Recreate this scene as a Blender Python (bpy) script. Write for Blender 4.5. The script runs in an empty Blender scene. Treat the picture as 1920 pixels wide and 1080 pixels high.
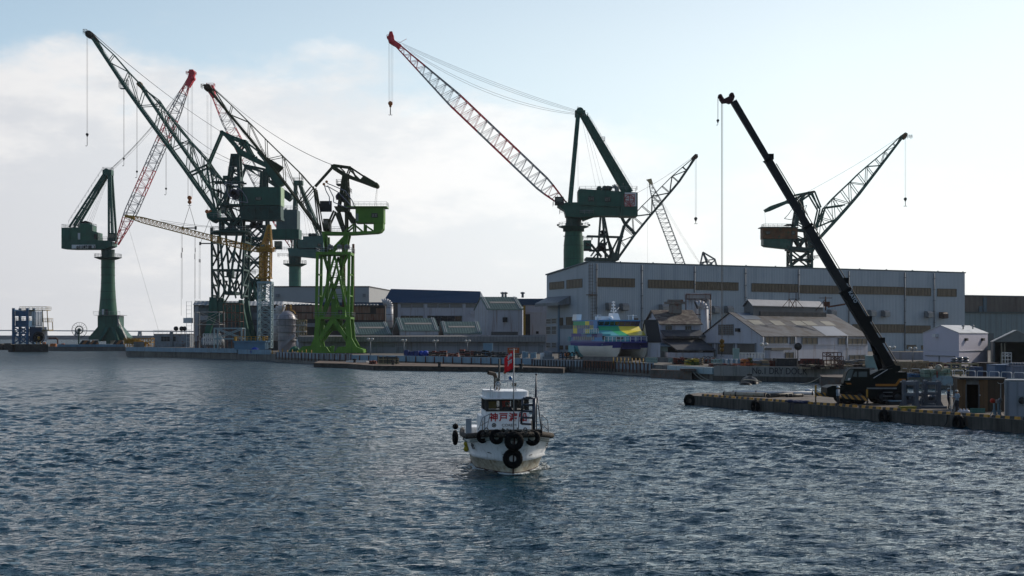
import bpy, math, random
import numpy as np
from mathutils import Vector, Matrix, noise as mnoise
R = math.radians
rnd = random.Random(7)
scene = bpy.context.scene
col = scene.collection
# ---------------------------------------------------------------- camera
cam_d = bpy.data.cameras.new('camera'); cam = bpy.data.objects.new('camera', cam_d); col.objects.link(cam)
cam_d.sensor_width = 36; cam_d.lens = 50.0; cam_d.shift_y = 89/1920.
cam_d.clip_start = 0.5; cam_d.clip_end = 30000
cam.location = (0, 0, 7.0); cam.rotation_euler = (R(90), 0, 0)
scene.camera = cam
scene.render.resolution_x = 1920; scene.render.resolution_y = 1080
# ---------------------------------------------------------------- light
SUN_AZ, SUN_EL = 53.0, 31.0           # degrees to the right of the view, above the horizon
scene.view_settings.view_transform = 'Standard'
scene.view_settings.look = 'None'; scene.view_settings.gamma = 1; scene.view_settings.exposure = 0.2
w = bpy.data.worlds.new('World'); scene.world = w; w.use_nodes = True
nt = w.node_tree; N = nt.nodes; L = nt.links
for n in list(N): N.remove(n)
out = N.new('ShaderNodeOutputWorld'); bg = N.new('ShaderNodeBackground')
sky = N.new('ShaderNodeTexSky'); sky.sky_type = 'NISHITA'; sky.sun_disc = False
sky.sun_elevation = R(SUN_EL); sky.sun_rotation = R(SUN_AZ)
sky.air_density = 1.0; sky.dust_density = 1.6; sky.ozone_density = 1.5; sky.altitude = 10
tc = N.new('ShaderNodeTexCoord'); sep = N.new('ShaderNodeSeparateXYZ'); L.new(tc.outputs['Generated'], sep.inputs[0])
def wmath(op, a, b=None, clamp=False):
    m = N.new('ShaderNodeMath'); m.operation = op; m.use_clamp = clamp
    for i, v in enumerate((a, b)):
        if v is None: continue
        if hasattr(v, 'links') or hasattr(v, 'is_linked'): L.new(v, m.inputs[i])
        else: m.inputs[i].default_value = v
    return m.outputs[0]
def wmap(v, a, b, c, d, smooth=True):
    m = N.new('ShaderNodeMapRange'); L.new(v, m.inputs['Value'])
    if smooth: m.interpolation_type = 'SMOOTHSTEP'
    for k, x in (('From Min', a), ('From Max', b), ('To Min', c), ('To Max', d)): m.inputs[k].default_value = x
    return m.outputs['Result']
def wnoise(scale, detail, rough, mscale=(1, 1, 1), loc=(0, 0, 0)):
    mp = N.new('ShaderNodeMapping'); mp.inputs['Scale'].default_value = mscale; mp.inputs['Location'].default_value = loc
    L.new(tc.outputs['Generated'], mp.inputs['Vector'])
    n = N.new('ShaderNodeTexNoise'); n.inputs['Scale'].default_value = scale; n.inputs['Detail'].default_value = detail
    n.inputs['Roughness'].default_value = rough; L.new(mp.outputs[0], n.inputs['Vector']); return n.outputs['Fac']
big = wnoise(7.5, 9, 0.62, (1, 1, 2.2), (0.35, 0.1, 0.0))
# cloud bank: solid below about 10.5 degrees on the left, thinning to the right and upwards
edge = wmap(sep.outputs['X'], -0.10, 0.30, 0.190, 0.10, False)
h = wmath('SUBTRACT', edge, sep.outputs['Z'])
h2 = wmath('ADD', wmath('MULTIPLY', h, 11.0), wmath('MULTIPLY', wmath('SUBTRACT', big, 0.5), 2.0))
bank = wmap(h2, -0.15, 0.42, 0.0, 1.0)
fade = wmap(sep.outputs['X'], -0.12, 0.30, 1.0, 0.4)
bank = wmath('MULTIPLY', bank, fade)
far = wmap(sep.outputs['Z'], 0.10, 0.26, 0.0, 1.0)
inner = wnoise(9.0, 9, 0.62, (1, 1, 2.6), (1.7, 0.4, 0.2))
# veil of thin high haze over everything seen low in the sky
veil = wmap(sep.outputs['Z'], 0.08, 0.42, 0.9, 0.0)
hz = N.new('ShaderNodeMix'); hz.data_type = 'RGBA'; 
mul = N.new('ShaderNodeVectorMath'); mul.operation = 'MULTIPLY'; L.new(sky.outputs[0], mul.inputs[0]); mul.inputs[1].default_value = (1, 1, 1)
side = wmap(sep.outputs['X'], -0.36, 0.2, 0.0, 1.0, False)
vc = N.new('ShaderNodeMix'); vc.data_type = 'RGBA'; L.new(side, vc.inputs['Factor'])
VEIL_L, VEIL_R = (4.6, 6.2, 7.5, 1), (8.8, 9.9, 10.1, 1)
vc.inputs[6].default_value = VEIL_L; vc.inputs[7].default_value = VEIL_R
low = N.new('ShaderNodeMix'); low.data_type = 'RGBA'; L.new(wmap(sep.outputs['Z'], 0.0, 0.13, 1.0, 0.0), low.inputs['Factor'])
L.new(vc.outputs[2], low.inputs[6])
lowc = N.new('ShaderNodeMix'); lowc.data_type = 'RGBA'; L.new(side, lowc.inputs['Factor'])
lowc.inputs[6].default_value = (6.1, 6.1, 6.15, 1); lowc.inputs[7].default_value = (10.0, 10.0, 9.6, 1)
L.new(lowc.outputs[2], low.inputs[7])
L.new(veil, hz.inputs['Factor']); L.new(mul.outputs[0], hz.inputs[6]); L.new(low.outputs[2], hz.inputs[7])
cc = N.new('ShaderNodeMix'); cc.data_type = 'RGBA'
L.new(wmap(wmath('ADD', inner, wmath('MULTIPLY', h, -0.9)), 0.36, 0.60, 0.0, 1.0), cc.inputs['Factor'])
for slot, ca, cb in ((6, (6.2, 6.25, 6.5, 1), (8.8, 9.1, 9.2, 1)), (7, (7.7, 7.55, 7.5, 1), (10.2, 10.1, 9.9, 1))):
    cs = N.new('ShaderNodeMix'); cs.data_type = 'RGBA'; L.new(side, cs.inputs['Factor']); cs.inputs[6].default_value = ca; cs.inputs[7].default_value = cb; L.new(cs.outputs[2], cc.inputs[slot])
cmix = N.new('ShaderNodeMix'); cmix.data_type = 'RGBA'
L.new(wmath('MULTIPLY', bank, 0.92), cmix.inputs['Factor']); L.new(hz.outputs[2], cmix.inputs[6]); L.new(cc.outputs[2], cmix.inputs[7])
# clouds and veil exist only in the part of the sky ahead; behind the camera the clear sky stays
ahead = wmap(sep.outputs['Y'], -0.1, 0.6, 0.0, 1.0)
fin = N.new('ShaderNodeMix'); fin.data_type = 'RGBA'
L.new(ahead, fin.inputs['Factor']); L.new(mul.outputs[0], fin.inputs[6]); L.new(cmix.outputs[2], fin.inputs[7])
L.new(fin.outputs[2], bg.inputs['Color']); bg.inputs['Strength'].default_value = 0.1
L.new(bg.outputs[0], out.inputs['Surface'])
sl = bpy.data.lights.new('sun', 'SUN'); so = bpy.data.objects.new('sun', sl); col.objects.link(so)
sl.energy = 2.6; sl.angle = R(0.6); sl.color = (1.0, 0.91, 0.78)
sdir = Vector((math.sin(R(SUN_AZ))*math.cos(R(SUN_EL)), math.cos(R(SUN_AZ))*math.cos(R(SUN_EL)), math.sin(R(SUN_EL))))
so.rotation_euler = sdir.to_track_quat('Z', 'Y').to_euler()

# ---------------------------------------------------------------- helpers
F, H0, HC = 2666.67, 629.0, 7.0
Z = Vector((0, 0, 1))
def P(px, py, D): return Vector(((px-960)/F*D, D, HC-(py-H0)/F*D))
def XY(px, D, z=0.0): return Vector(((px-960)/F*D, D, z))
def lerp(a, b, t): return a+(b-a)*t
class Pl:
    """a vertical plane through a point D metres off at picture column px0, turned by ang"""
    def __init__(s, D, px0=960, ang=0.0):
        s.o = XY(px0, D); s.d = Vector((math.cos(R(ang)), math.sin(R(ang)), 0)); s.n = Vector((-s.d.y, s.d.x, 0))
    def __call__(s, px, py, off=0.0):
        k = (px-960)/F
        t = (k*s.o.y-s.o.x)/(s.d.x-k*s.d.y)
        q = s.o+s.d*t
        q.z = HC-(py-H0)/F*q.y
        return q+s.n*off
    def m(s, npx): return npx*s.o.y/F
def srgb(r, g, b):
    f = lambda c: (c/255/12.92) if c/255 <= 0.04045 else ((c/255+0.055)/1.055)**2.4
    return (f(r), f(g), f(b))
class MB:
    def __init__(s): s.v = []; s.f = []; s.mi = []; s.cur = 0; s.smooth = set()
    def face(s, idx, sm=False):
        if sm: s.smooth.add(len(s.f))
        s.f.append(tuple(idx)); s.mi.append(s.cur)
    def add(s, pts): n = len(s.v); s.v += [Vector(p) for p in pts]; return n
    def poly(s, pts): n = s.add(pts); s.face(range(n, n+len(pts)))
    def hexa(s, a):        # 8 points: bottom loop 4, top loop 4
        n = s.add(a)
        for q in ((0, 3, 2, 1), (4, 5, 6, 7), (0, 1, 5, 4), (1, 2, 6, 5), (2, 3, 7, 6), (3, 0, 4, 7)): s.face([n+i for i in q])
    def box(s, c, sz, rz=0.0, M=None):
        c = Vector(c); x, y, z = sz[0]/2, sz[1]/2, sz[2]/2
        m = M if M is not None else Matrix.Rotation(rz, 3, 'Z')
        pts = [(-x, -y, -z), (x, -y, -z), (x, y, -z), (-x, y, -z), (-x, -y, z), (x, -y, z), (x, y, z), (-x, y, z)]
        s.hexa([c+m@Vector(p) for p in pts])
    def bb(s, x0, x1, y0, y1, z0, z1): s.box(((x0+x1)/2, (y0+y1)/2, (z0+z1)/2), (x1-x0, y1-y0, z1-z0))
    def beam(s, a, b, w, h=None, up=None):
        a = Vector(a); b = Vector(b); h = h or w; d = b-a
        if d.length < 1e-6: return
        d.normalize(); u = Vector(up) if up is not None else Z
        if abs(d.dot(u)) > 0.98: u = Vector((0, 1, 0)) if abs(d.y) < 0.9 else Vector((1, 0, 0))
        x = d.cross(u).normalized(); y = x.cross(d).normalized()
        pts = [p+x*i*w/2+y*j*h/2 for p in (a, b) for i, j in ((-1, -1), (1, -1), (1, 1), (-1, 1))]
        s.hexa(pts)
    def tube(s, a, b, r, r2=None, n=6, cap=True, sm=True):
        a = Vector(a); b = Vector(b); r2 = r if r2 is None else r2; d = b-a
        if d.length < 1e-6: return
        d.normalize(); u = Z if abs(d.z) < 0.9 else Vector((1, 0, 0))
        x = d.cross(u).normalized(); y = d.cross(x)
        k = s.add([p+(x*math.cos(t)+y*math.sin(t))*rr for p, rr in ((a, r), (b, r2)) for t in [2*math.pi*i/n for i in range(n)]])
        for i in range(n): s.face((k+i, k+(i+1) % n, k+n+(i+1) % n, k+n+i), sm)
        if cap: s.face([k+i for i in range(n)][::-1]); s.face([k+n+i for i in range(n)])
    def path(s, pts, r, n=4):
        for a, b in zip(pts[:-1], pts[1:]): s.tube(a, b, r, n=n, cap=False)
    def rope(s, a, b, r=0.05, sag=0.0, seg=8, n=3):
        a = Vector(a); b = Vector(b)
        if sag == 0: s.tube(a, b, r, n=n, cap=False); return
        s.path([lerp(a, b, i/seg)-Z*sag*4*(i/seg)*(1-i/seg) for i in range(seg+1)], r, n)
    def lathe(s, c, prof, n=20, ax='Z', sm=True):
        c = Vector(c); k0 = None
        for r, z in prof:
            pts = []
            for i in range(n):
                t = 2*math.pi*i/n; p = (r*math.cos(t), r*math.sin(t), z)
                if ax == 'Y': p = (p[0], p[2], p[1])
                if ax == 'X': p = (p[2], p[0], p[1])
                pts.append(c+Vector(p))
            k = s.add(pts)
            if k0 is not None:
                for i in range(n): s.face((k0+i, k0+(i+1) % n, k+(i+1) % n, k+i), sm)
            k0 = k
    def prism(s, pts, vec):
        pts = [Vector(p) for p in pts]; vec = Vector(vec); n = len(pts); k = s.add(pts+[p+vec for p in pts])
        s.face(range(k, k+n)); s.face([k+n+i for i in range(n)][::-1])
        for i in range(n): s.face((k+i, k+n+i, k+n+(i+1) % n, k+(i+1) % n))
    def torus(s, c, ax, Rr, r, n=20, m=8, knob=0.0):
        c = Vector(c); ax = Vector(ax).normalized(); u = Z if abs(ax.z) < 0.9 else Vector((1, 0, 0))
        x = ax.cross(u).normalized(); y = ax.cross(x); k = len(s.v)
        for i in range(n):
            t = 2*math.pi*i/n; d = x*math.cos(t)+y*math.sin(t)
            kk = 1+knob*(i % 2)
            for j in range(m):
                q = 2*math.pi*j/m; rad = Rr+r*math.cos(q)*(kk if math.cos(q) > 0.3 else 1)
                s.v.append(c+d*rad+ax*r*0.95*math.sin(q))
        for i in range(n):
            for j in range(m):
                s.face((k+i*m+j, k+((i+1) % n)*m+j, k+((i+1) % n)*m+(j+1) % m, k+i*m+(j+1) % m), knob == 0)
    def ball(s, c, r, n=10, m=6, sc=(1, 1, 1)):
        c = Vector(c); k = len(s.v)
        for j in range(m+1):
            ph = math.pi*j/m
            for i in range(n):
                t = 2*math.pi*i/n
                s.v.append(c+Vector((r*sc[0]*math.sin(ph)*math.cos(t), r*sc[1]*math.sin(ph)*math.sin(t), r*sc[2]*math.cos(ph))))
        for j in range(m):
            for i in range(n): s.face((k+j*n+i, k+j*n+(i+1) % n, k+(j+1)*n+(i+1) % n, k+(j+1)*n+i), True)
    def rail(s, pts, h=1.1, step=2.0, r=0.045, mid=True):
        for a, b in zip(pts[:-1], pts[1:]):
            a = Vector(a); b = Vector(b); n = max(1, int((b-a).length/step+0.5))
            for i in range(n+1): p = lerp(a, b, i/n); s.beam(p, p+Z*h, r*1.6)
            s.beam(a+Z*h, b+Z*h, r*2)
            if mid: s.beam(a+Z*h*0.52, b+Z*h*0.52, r*1.6)
    def clusters(s, gap=1.0):
        par = list(range(len(s.v)))
        def fd(i):
            while par[i] != i: par[i] = par[par[i]]; i = par[i]
            return i
        for f in s.f:
            for i in f[1:]: par[fd(i)] = fd(f[0])
        bb = {}
        for i, p in enumerate(s.v):
            r = fd(i); b = bb.setdefault(r, [p.x, p.y, p.z, p.x, p.y, p.z])
            for k in range(3): b[k] = min(b[k], p[k]); b[k+3] = max(b[k+3], p[k])
        cl = [([r], b) for r, b in bb.items()]; ch = True
        while ch and len(cl) > 1:
            ch = False; out = []
            for c in cl:
                for o in out:
                    if all(c[1][k]-gap <= o[1][k+3] and o[1][k]-gap <= c[1][k+3] for k in range(3)):
                        o[0].extend(c[0]); 
                        for k in range(3): o[1][k] = min(o[1][k], c[1][k]); o[1][k+3] = max(o[1][k+3], c[1][k+3])
                        ch = True; break
                else: out.append(c)
            cl = out
        m = {r: k for k, c in enumerate(cl) for r in c[0]}
        return len(cl), [m[fd(f[0])] for f in s.f]
    def build(s, name, mats, parent=None, local=False, label=None):
        if parent is not None and name in ('railing', 'portal_leg', 'king_post', 'service_platform', 'walkway', 'curtain', 'spout', 'warning_ball', 'wall_band', 'side_locker', 'base_panel', 'pipework', 'forward_window', 'panel', 'post', 'radar', 'extra_sheave', 'blue_panel', 'window', 'antenna', 'fender_post', 'boom_collar', 'luffing_rope', 'window_frame', 'wheel_set'):
            n, fc = s.clusters()
            if 1 < n <= 40:
                first = None
                for k in range(n):
                    q = MB(); mp = {}
                    for j, f in enumerate(s.f):
                        if fc[j] != k: continue
                        for i in f:
                            if i not in mp: mp[i] = len(q.v); q.v.append(s.v[i])
                        if j in s.smooth: q.smooth.add(len(q.f))
                        q.f.append(tuple(mp[i] for i in f)); q.mi.append(s.mi[j])
                    o = q.build1(name, mats, parent, local, label); first = first or o
                return first
        return s.build1(name, mats, parent, local, label)
    def build1(s, name, mats, parent=None, local=False, label=None):
        if not isinstance(mats, (list, tuple)): mats = [mats]
        off = Vector((0, 0, 0))
        if parent is not None and not local:
            q = parent
            while q.parent is not None: q = q.parent
            off = Vector(q.location)
            if q.type != 'EMPTY' and q is not parent: pass
        me = bpy.data.meshes.new(name)
        vv = s.v if local or parent is None else [p-off for p in s.v]
        me.from_pydata([tuple(p) for p in vv], [], s.f)
        for m in mats: me.materials.append(m)
        me.polygons.foreach_set('material_index', s.mi)
        if s.smooth: me.polygons.foreach_set('use_smooth', [i in s.smooth for i in range(len(s.f))])
        me.update()
        o = bpy.data.objects.new(name, me); col.objects.link(o)
        if parent is not None: o.parent = parent
        if label: o['label'] = label
        return o
def tag(o, label=None, cat=None, group=None, kind=None):
    if label: o['label'] = label
    if cat: o['category'] = cat
    if group: o['group'] = group
    if kind: o['kind'] = kind
    return o
def thing(name, loc, label, cat, group=None, rz=0.0):
    o = bpy.data.objects.new(name, None); col.objects.link(o); o.location = loc; o.rotation_euler = (0, 0, rz)
    o.empty_display_size = 0.5
    return tag(o, label, cat, group)
def solo(mb, name, mats, label, cat, group=None, loc=None):
    """a thing that is a single mesh, with its origin at its base"""
    if loc is None:
        n = len(mb.v); loc = Vector((sum(p.x for p in mb.v)/n, sum(p.y for p in mb.v)/n, min(p.z for p in mb.v)))
    loc = Vector(loc); mb.v = [p-loc for p in mb.v]
    o = mb.build(name, mats); o.location = loc
    return tag(o, label, cat, group)
def struct(mb, name, mats):
    o = mb.build(name, mats); o['kind'] = 'structure'; return o
def copytree(o, loc, rz=None, label=None, parent=None):
    c = o.copy(); col.objects.link(c)
    if parent is not None: c.parent = parent
    else:
        c.location = loc
        if rz is not None: c.rotation_euler = (0, 0, rz)
        if label: c['label'] = label
    for ch in list(o.children): copytree(ch, None, parent=c)
    return c
# ---------------------------------------------------------------- materials
MATS = {}
def mat(name, c, rough=0.6, metal=0.0, var=0.25, sc=0.35, c2=None, amt=0.0, streak=False, bump=0.0, bsc=8.0, spec=0.35, corr=None):
    """painted / weathered surface: c varied by noise, patches or streaks of c2, optional bump, optional corrugation (dir, period, depth)"""
    if name in MATS: return MATS[name]
    m = bpy.data.materials.new(name); m.use_nodes = True; nt = m.node_tree; n = nt.nodes; l = nt.links
    b = n['Principled BSDF']; b.inputs['Roughness'].default_value = rough; b.inputs['Metallic'].default_value = metal
    b.inputs['Specular IOR Level'].default_value = spec
    t = n.new('ShaderNodeTexCoord'); o = t.outputs['Object']
    no = n.new('ShaderNodeTexNoise'); no.inputs['Scale'].default_value = sc; no.inputs['Detail'].default_value = 6; no.inputs['Roughness'].default_value = 0.65
    l.new(o, no.inputs['Vector'])
    mx = n.new('ShaderNodeMix'); mx.data_type = 'RGBA'; mr = n.new('ShaderNodeMapRange'); mr.inputs['From Min'].default_value = 0.3; mr.inputs['From Max'].default_value = 0.7
    l.new(no.outputs['Fac'], mr.inputs['Value']); l.new(mr.outputs[0], mx.inputs['Factor'])
    mx.inputs[6].default_value = tuple(x*(1-var) for x in c)+(1,); mx.inputs[7].default_value = tuple(min(1, x*(1+var*0.6)) for x in c)+(1,)
    colr = mx.outputs[2]
    if c2 is not None and amt > 0:
        mp = n.new('ShaderNodeMapping'); mp.inputs['Scale'].default_value = (3.0, 3.0, 0.22) if streak else (1, 1, 1); l.new(o, mp.inputs['Vector'])
        n2 = n.new('ShaderNodeTexNoise'); n2.inputs['Scale'].default_value = sc*(2.0 if streak else 3.0); n2.inputs['Detail'].default_value = 8; n2.inputs['Roughness'].default_value = 0.7
        l.new(mp.outputs[0], n2.inputs['Vector'])
        m2 = n.new('ShaderNodeMapRange'); m2.inputs['From Min'].default_value = 0.58-amt*0.3; m2.inputs['From Max'].default_value = (0.80 if streak else 0.72)-amt*0.25
        l.new(n2.outputs['Fac'], m2.inputs['Value'])
        x2 = n.new('ShaderNodeMix'); x2.data_type = 'RGBA'; l.new(m2.outputs[0], x2.inputs['Factor']); l.new(colr, x2.inputs[6]); x2.inputs[7].default_value = tuple(c2)+(1,)
        colr = x2.outputs[2]
    hgt = None
    if corr:
        d, per, dep = corr
        vm = n.new('ShaderNodeVectorMath'); vm.operation = 'DOT_PRODUCT'; l.new(o, vm.inputs[0]); vm.inputs[1].default_value = Vector(d).normalized()*(2*math.pi/per)
        sn = n.new('ShaderNodeMath'); sn.operation = 'SINE'; l.new(vm.outputs['Value'], sn.inputs[0])
        cx = n.new('ShaderNodeMix'); cx.data_type = 'RGBA'; cx.blend_type = 'MULTIPLY'
        m3 = n.new('ShaderNodeMapRange'); m3.inputs['From Min'].default_value = 0.55; m3.inputs['From Max'].default_value = 1.0; m3.inputs['To Min'].default_value = 0.0; m3.inputs['To Max'].default_value = 0.6
        l.new(sn.outputs[0], m3.inputs['Value']); l.new(m3.outputs[0], cx.inputs['Factor']); l.new(colr, cx.inputs[6]); cx.inputs[7].default_value = (0.6, 0.6, 0.62, 1)
        colr = cx.outputs[2]
        bp = n.new('ShaderNodeBump'); bp.inputs['Strength'].default_value = dep; bp.inputs['Distance'].default_value = 0.1; l.new(sn.outputs[0], bp.inputs['Height']); l.new(bp.outputs[0], b.inputs['Normal'])
    elif bump > 0:
        nb = n.new('ShaderNodeTexNoise'); nb.inputs['Scale'].default_value = bsc; nb.inputs['Detail'].default_value = 4; l.new(o, nb.inputs['Vector'])
        bp = n.new('ShaderNodeBump'); bp.inputs['Strength'].default_value = bump; bp.inputs['Distance'].default_value = 0.05; l.new(nb.outputs['Fac'], bp.inputs['Height']); l.new(bp.outputs[0], b.inputs['Normal'])
    l.new(colr, b.inputs['Base Color'])
    MATS[name] = m; return m
RUST = (0.16, 0.06, 0.028); DARK = (0.02, 0.02, 0.022)
M_green = mat('crane_green_paint', (0.013, 0.082, 0.058), 0.5, var=0.3, sc=0.25, c2=(0.01, 0.035, 0.025), amt=0.25, streak=True)
M_greenlt = mat('column_green_paint', (0.014, 0.10, 0.058), 0.45, var=0.25, sc=0.2, c2=(0.01, 0.05, 0.03), amt=0.3, streak=True)
M_dkgreen = mat('dark_green_paint', (0.009, 0.052, 0.042), 0.55, var=0.35, sc=0.3, c2=(0.008, 0.012, 0.01), amt=0.25)
M_olive = mat('olive_paint', (0.024, 0.035, 0.007), 0.6, var=0.35, sc=0.3, c2=(0.02, 0.015, 0.006), amt=0.3)
M_lime = mat('lime_green_paint', (0.085, 0.215, 0.017), 0.55, var=0.25, sc=0.2, c2=(0.03, 0.10, 0.01), amt=0.2, streak=True)
M_teal = mat('teal_grey_paint', (0.03, 0.10, 0.09), 0.5, var=0.25, c2=(0.03, 0.06, 0.055), amt=0.2, streak=True)
M_red = mat('red_paint', (0.62, 0.035, 0.055), 0.5, var=0.2)
M_white = mat('white_paint', (0.55, 0.56, 0.57), 0.5, var=0.12, c2=(0.3, 0.27, 0.22), amt=0.1)
M_cable = mat('steel_cable', (0.045, 0.045, 0.05), 0.55, 0.3, var=0.2)
M_black = mat('black_rubber', (0.006, 0.006, 0.0065), 0.8, spec=.12, var=0.3, sc=2, bump=0.2)
M_dark = mat('dark_machinery', (0.022, 0.023, 0.024), 0.6, var=0.5, sc=0.8)
M_yellow = mat('yellow_paint', (0.42, 0.22, 0.02), 0.5, var=0.2, sc=0.6, c2=(0.2, 0.1, 0.02), amt=0.2)
M_orange = mat('orange_paint', (0.42, 0.13, 0.03), 0.5, var=0.2, sc=0.6)
M_steel = mat('galvanised_steel', (0.22, 0.23, 0.24), 0.45, 0.4, var=0.3, sc=1.0)
M_grey = mat('grey_paint', (0.17, 0.19, 0.21), 0.55, var=0.2, sc=0.4, c2=(0.09, 0.07, 0.055), amt=0.2, streak=True)
M_ltblue = mat('pale_blue_paint', (0.16, 0.27, 0.36), 0.55, var=0.15, sc=0.3, c2=(0.10, 0.06, 0.04), amt=0.2, streak=True)
M_ltblue2 = mat('rust_streaked_pale_blue', (0.24, 0.34, 0.42), 0.6, var=0.15, sc=0.4, c2=(0.09, 0.04, 0.025), amt=0.62, streak=True)
M_blue = mat('gantry_blue_paint', (0.035, 0.11, 0.22), 0.5, var=0.25, c2=(0.03, 0.06, 0.10), amt=0.3)
M_rust = mat('rusty_steel', (0.13, 0.05, 0.028), 0.8, var=0.5, sc=0.6, c2=(0.03, 0.02, 0.018), amt=0.4)
M_conc = mat('weathered_concrete', (0.17, 0.165, 0.155), 0.9, var=0.3, sc=0.25, c2=(0.06, 0.052, 0.045), amt=0.35, streak=True, bump=0.3, bsc=3)
M_deck = mat('quay_deck_concrete', (0.13, 0.12, 0.105), 0.9, var=0.35, sc=0.12, c2=(0.09, 0.075, 0.06), amt=0.4, bump=0.2, bsc=5)
M_brown = mat('brown_deck', (0.16, 0.115, 0.085), 0.95, var=0.4, sc=0.15, c2=(0.05, 0.04, 0.033), amt=0.4)
M_glass = mat('dark_glass', (0.012, 0.016, 0.02), 0.08, var=0.3, spec=0.6)
M_tan = mat('tan_window_panels', (0.13, 0.10, 0.062), 0.5, var=0.25, sc=0.5, c2=(0.06, 0.05, 0.04), amt=0.3, streak=True, corr=((1, 0.3, 0), 1.1, 0.1))
M_wht2 = mat('off_white_wall', (0.40, 0.41, 0.46), 0.75, var=0.12, sc=0.2, c2=(0.2, 0.13, 0.09), amt=0.16, streak=True)
M_navy = mat('navy_metal_roof', (0.010, 0.045, 0.10), 0.5, var=0.15, sc=0.15)
M_roofgn = mat('sage_metal_roof', (0.11, 0.17, 0.155), 0.55, var=0.12, sc=0.3, c2=(0.07, 0.10, 0.095), amt=0.2)
# ================================================================ water
def water():
    ys = [26.0]
    while ys[-1] < 900:
        y = ys[-1]; ys.append(y+max(0.13, y*y/60000.0))
    ys = np.array(ys); na = 940
    tt = np.linspace(-0.72, 0.72, na)
    X = ys[:, None]*tt[None, :]; Y = np.repeat(ys[:, None], na, 1)
    rs = np.random.RandomState(3)
    dx = np.zeros_like(X); dy = np.zeros_like(X); zz = np.zeros_like(X)
    space = np.maximum(np.gradient(ys)[:, None], ys[:, None]*(tt[1]-tt[0]))
    for i in range(150):
        lam = 0.34*(4.2/0.34)**(rs.rand()**1.3)
        th = R(-18)+rs.randn()*0.55           # wind from the right, a little towards the camera
        k = 2*math.pi/lam; kx, ky = k*math.sin(th), -k*math.cos(th)
        a = 0.0044*lam**0.66*(0.5+rs.rand())
        w = np.clip((lam/space-1.7)/1.3, 0, 1)
        ph = kx*X+ky*Y+rs.rand()*6.283
        zz += a*w*np.cos(ph); dx -= 0.8*a*w*kx/k*np.sin(ph); dy -= 0.8*a*w*ky/k*np.sin(ph)
    # gusts: patches of calmer and rougher water
    g = np.zeros_like(X)
    for i in range(14):
        lam = 14*(6.0)**rs.rand(); th = R(-80)+rs.randn()*0.8
        g += np.cos(2*math.pi/lam*(0.45*X*math.sin(th)-Y*math.cos(th))+rs.rand()*6.28)
    g = np.clip(1+0.07*g, 0.75, 1.25)
    for cx, cy, rx, ry, k_ in ((-5.5, 92, 7, 22, .7), (-9, 150, 16, 12, .45), (-62, 150, 26, 7, .55), (-4, 80, 3, 12, .5)):
        g = g*(1-k_*np.exp(-((X-cx)/rx)**2-((Y-cy)/ry)**2))
    X = X+dx*g; Y = Y+dy*g; zz = zz*g
    # the wake the launch pushes ahead and trails to its left
    bx, by = 0.1, 71.0
    for s in (-1, 1):
        lx = X-(bx+s*1.2); ly = Y-(by+1)
        u = lx*s; crest = u-0.42*ly
        zz += 0.13*np.exp(-(crest/0.55)**2)*np.exp(-np.clip(ly, 0, 99)/9.0)*(ly > -1.0)*(0.7+0.3*np.sin(ly*2.1))
    nr = len(ys)
    co = np.stack([X, Y, zz], -1).reshape(-1, 3).astype(np.float32)
    i = np.arange(nr-1)[:, None]*na+np.arange(na-1)[None, :]
    f = np.stack([i, i+1, i+na+1, i+na], -1).reshape(-1, 4)
    v0 = len(co)
    me = bpy.data.meshes.new('water'); me.vertices.add(v0); me.vertices.foreach_set('co', co.ravel())
    me.loops.add(f.size); me.loops.foreach_set('vertex_index', f.ravel().astype(np.int32))
    me.polygons.add(len(f)); me.polygons.foreach_set('loop_start', (np.arange(len(f))*4).astype(np.int32))
    me.polygons.foreach_set('use_smooth', np.ones(len(f), bool)); me.update(calc_edges=True); me.validate()
    o = bpy.data.objects.new('water', me); col.objects.link(o); o['kind'] = 'structure'
    m = bpy.data.materials.new('harbour_water'); m.use_nodes = True; n = m.node_tree.nodes; l = m.node_tree.links
    b = n['Principled BSDF']; b.inputs['Base Color'].default_value = (0.006, 0.038, 0.055, 1); b.inputs['Roughness'].default_value = 0.055
    b.inputs['IOR'].default_value = 1.333; b.inputs['Specular IOR Level'].default_value = 0.5
    geo = n.new('ShaderNodeNewGeometry')
    def bn(scale, msc, dist, st, prev=None, det=3):
        mp = n.new('ShaderNodeMapping'); mp.inputs['Scale'].default_value = msc; mp.inputs['Rotation'].default_value = (0, 0, R(12)); l.new(geo.outputs['Position'], mp.inputs['Vector'])
        t = n.new('ShaderNodeTexNoise'); t.inputs['Scale'].default_value = scale; t.inputs['Detail'].default_value = det; t.inputs['Roughness'].default_value = 0.6; l.new(mp.outputs[0], t.inputs['Vector'])
        q = n.new('ShaderNodeBump'); q.inputs['Strength'].default_value = st; q.inputs['Distance'].default_value = dist; l.new(t.outputs['Fac'], q.inputs['Height'])
        if prev: l.new(prev.outputs[0], q.inputs['Normal'])
        return q
    b1 = bn(2.8, (.75, 1.8, 1), 0.16, 1.0); b2 = bn(0.7, (.8, 1.7, 1), 0.36, 1.0, b1); b3 = bn(0.30, (1, 1.2, 1), 6.0, 1.0, b2, 5)
    cd = n.new('ShaderNodeVectorMath'); cd.operation = 'LENGTH'; l.new(geo.outputs['Position'], cd.inputs[0])
    fr = n.new('ShaderNodeMapRange'); l.new(cd.outputs['Value'], fr.inputs['Value']); fr.inputs['From Min'].default_value = 150; fr.inputs['From Max'].default_value = 450
    rg = n.new('ShaderNodeMapRange'); l.new(cd.outputs['Value'], rg.inputs['Value']); rg.inputs['From Min'].default_value = 120; rg.inputs['From Max'].default_value = 420; rg.inputs['To Min'].default_value = .055; rg.inputs['To Max'].default_value = .4; l.new(rg.outputs[0], b.inputs['Roughness'])
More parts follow.
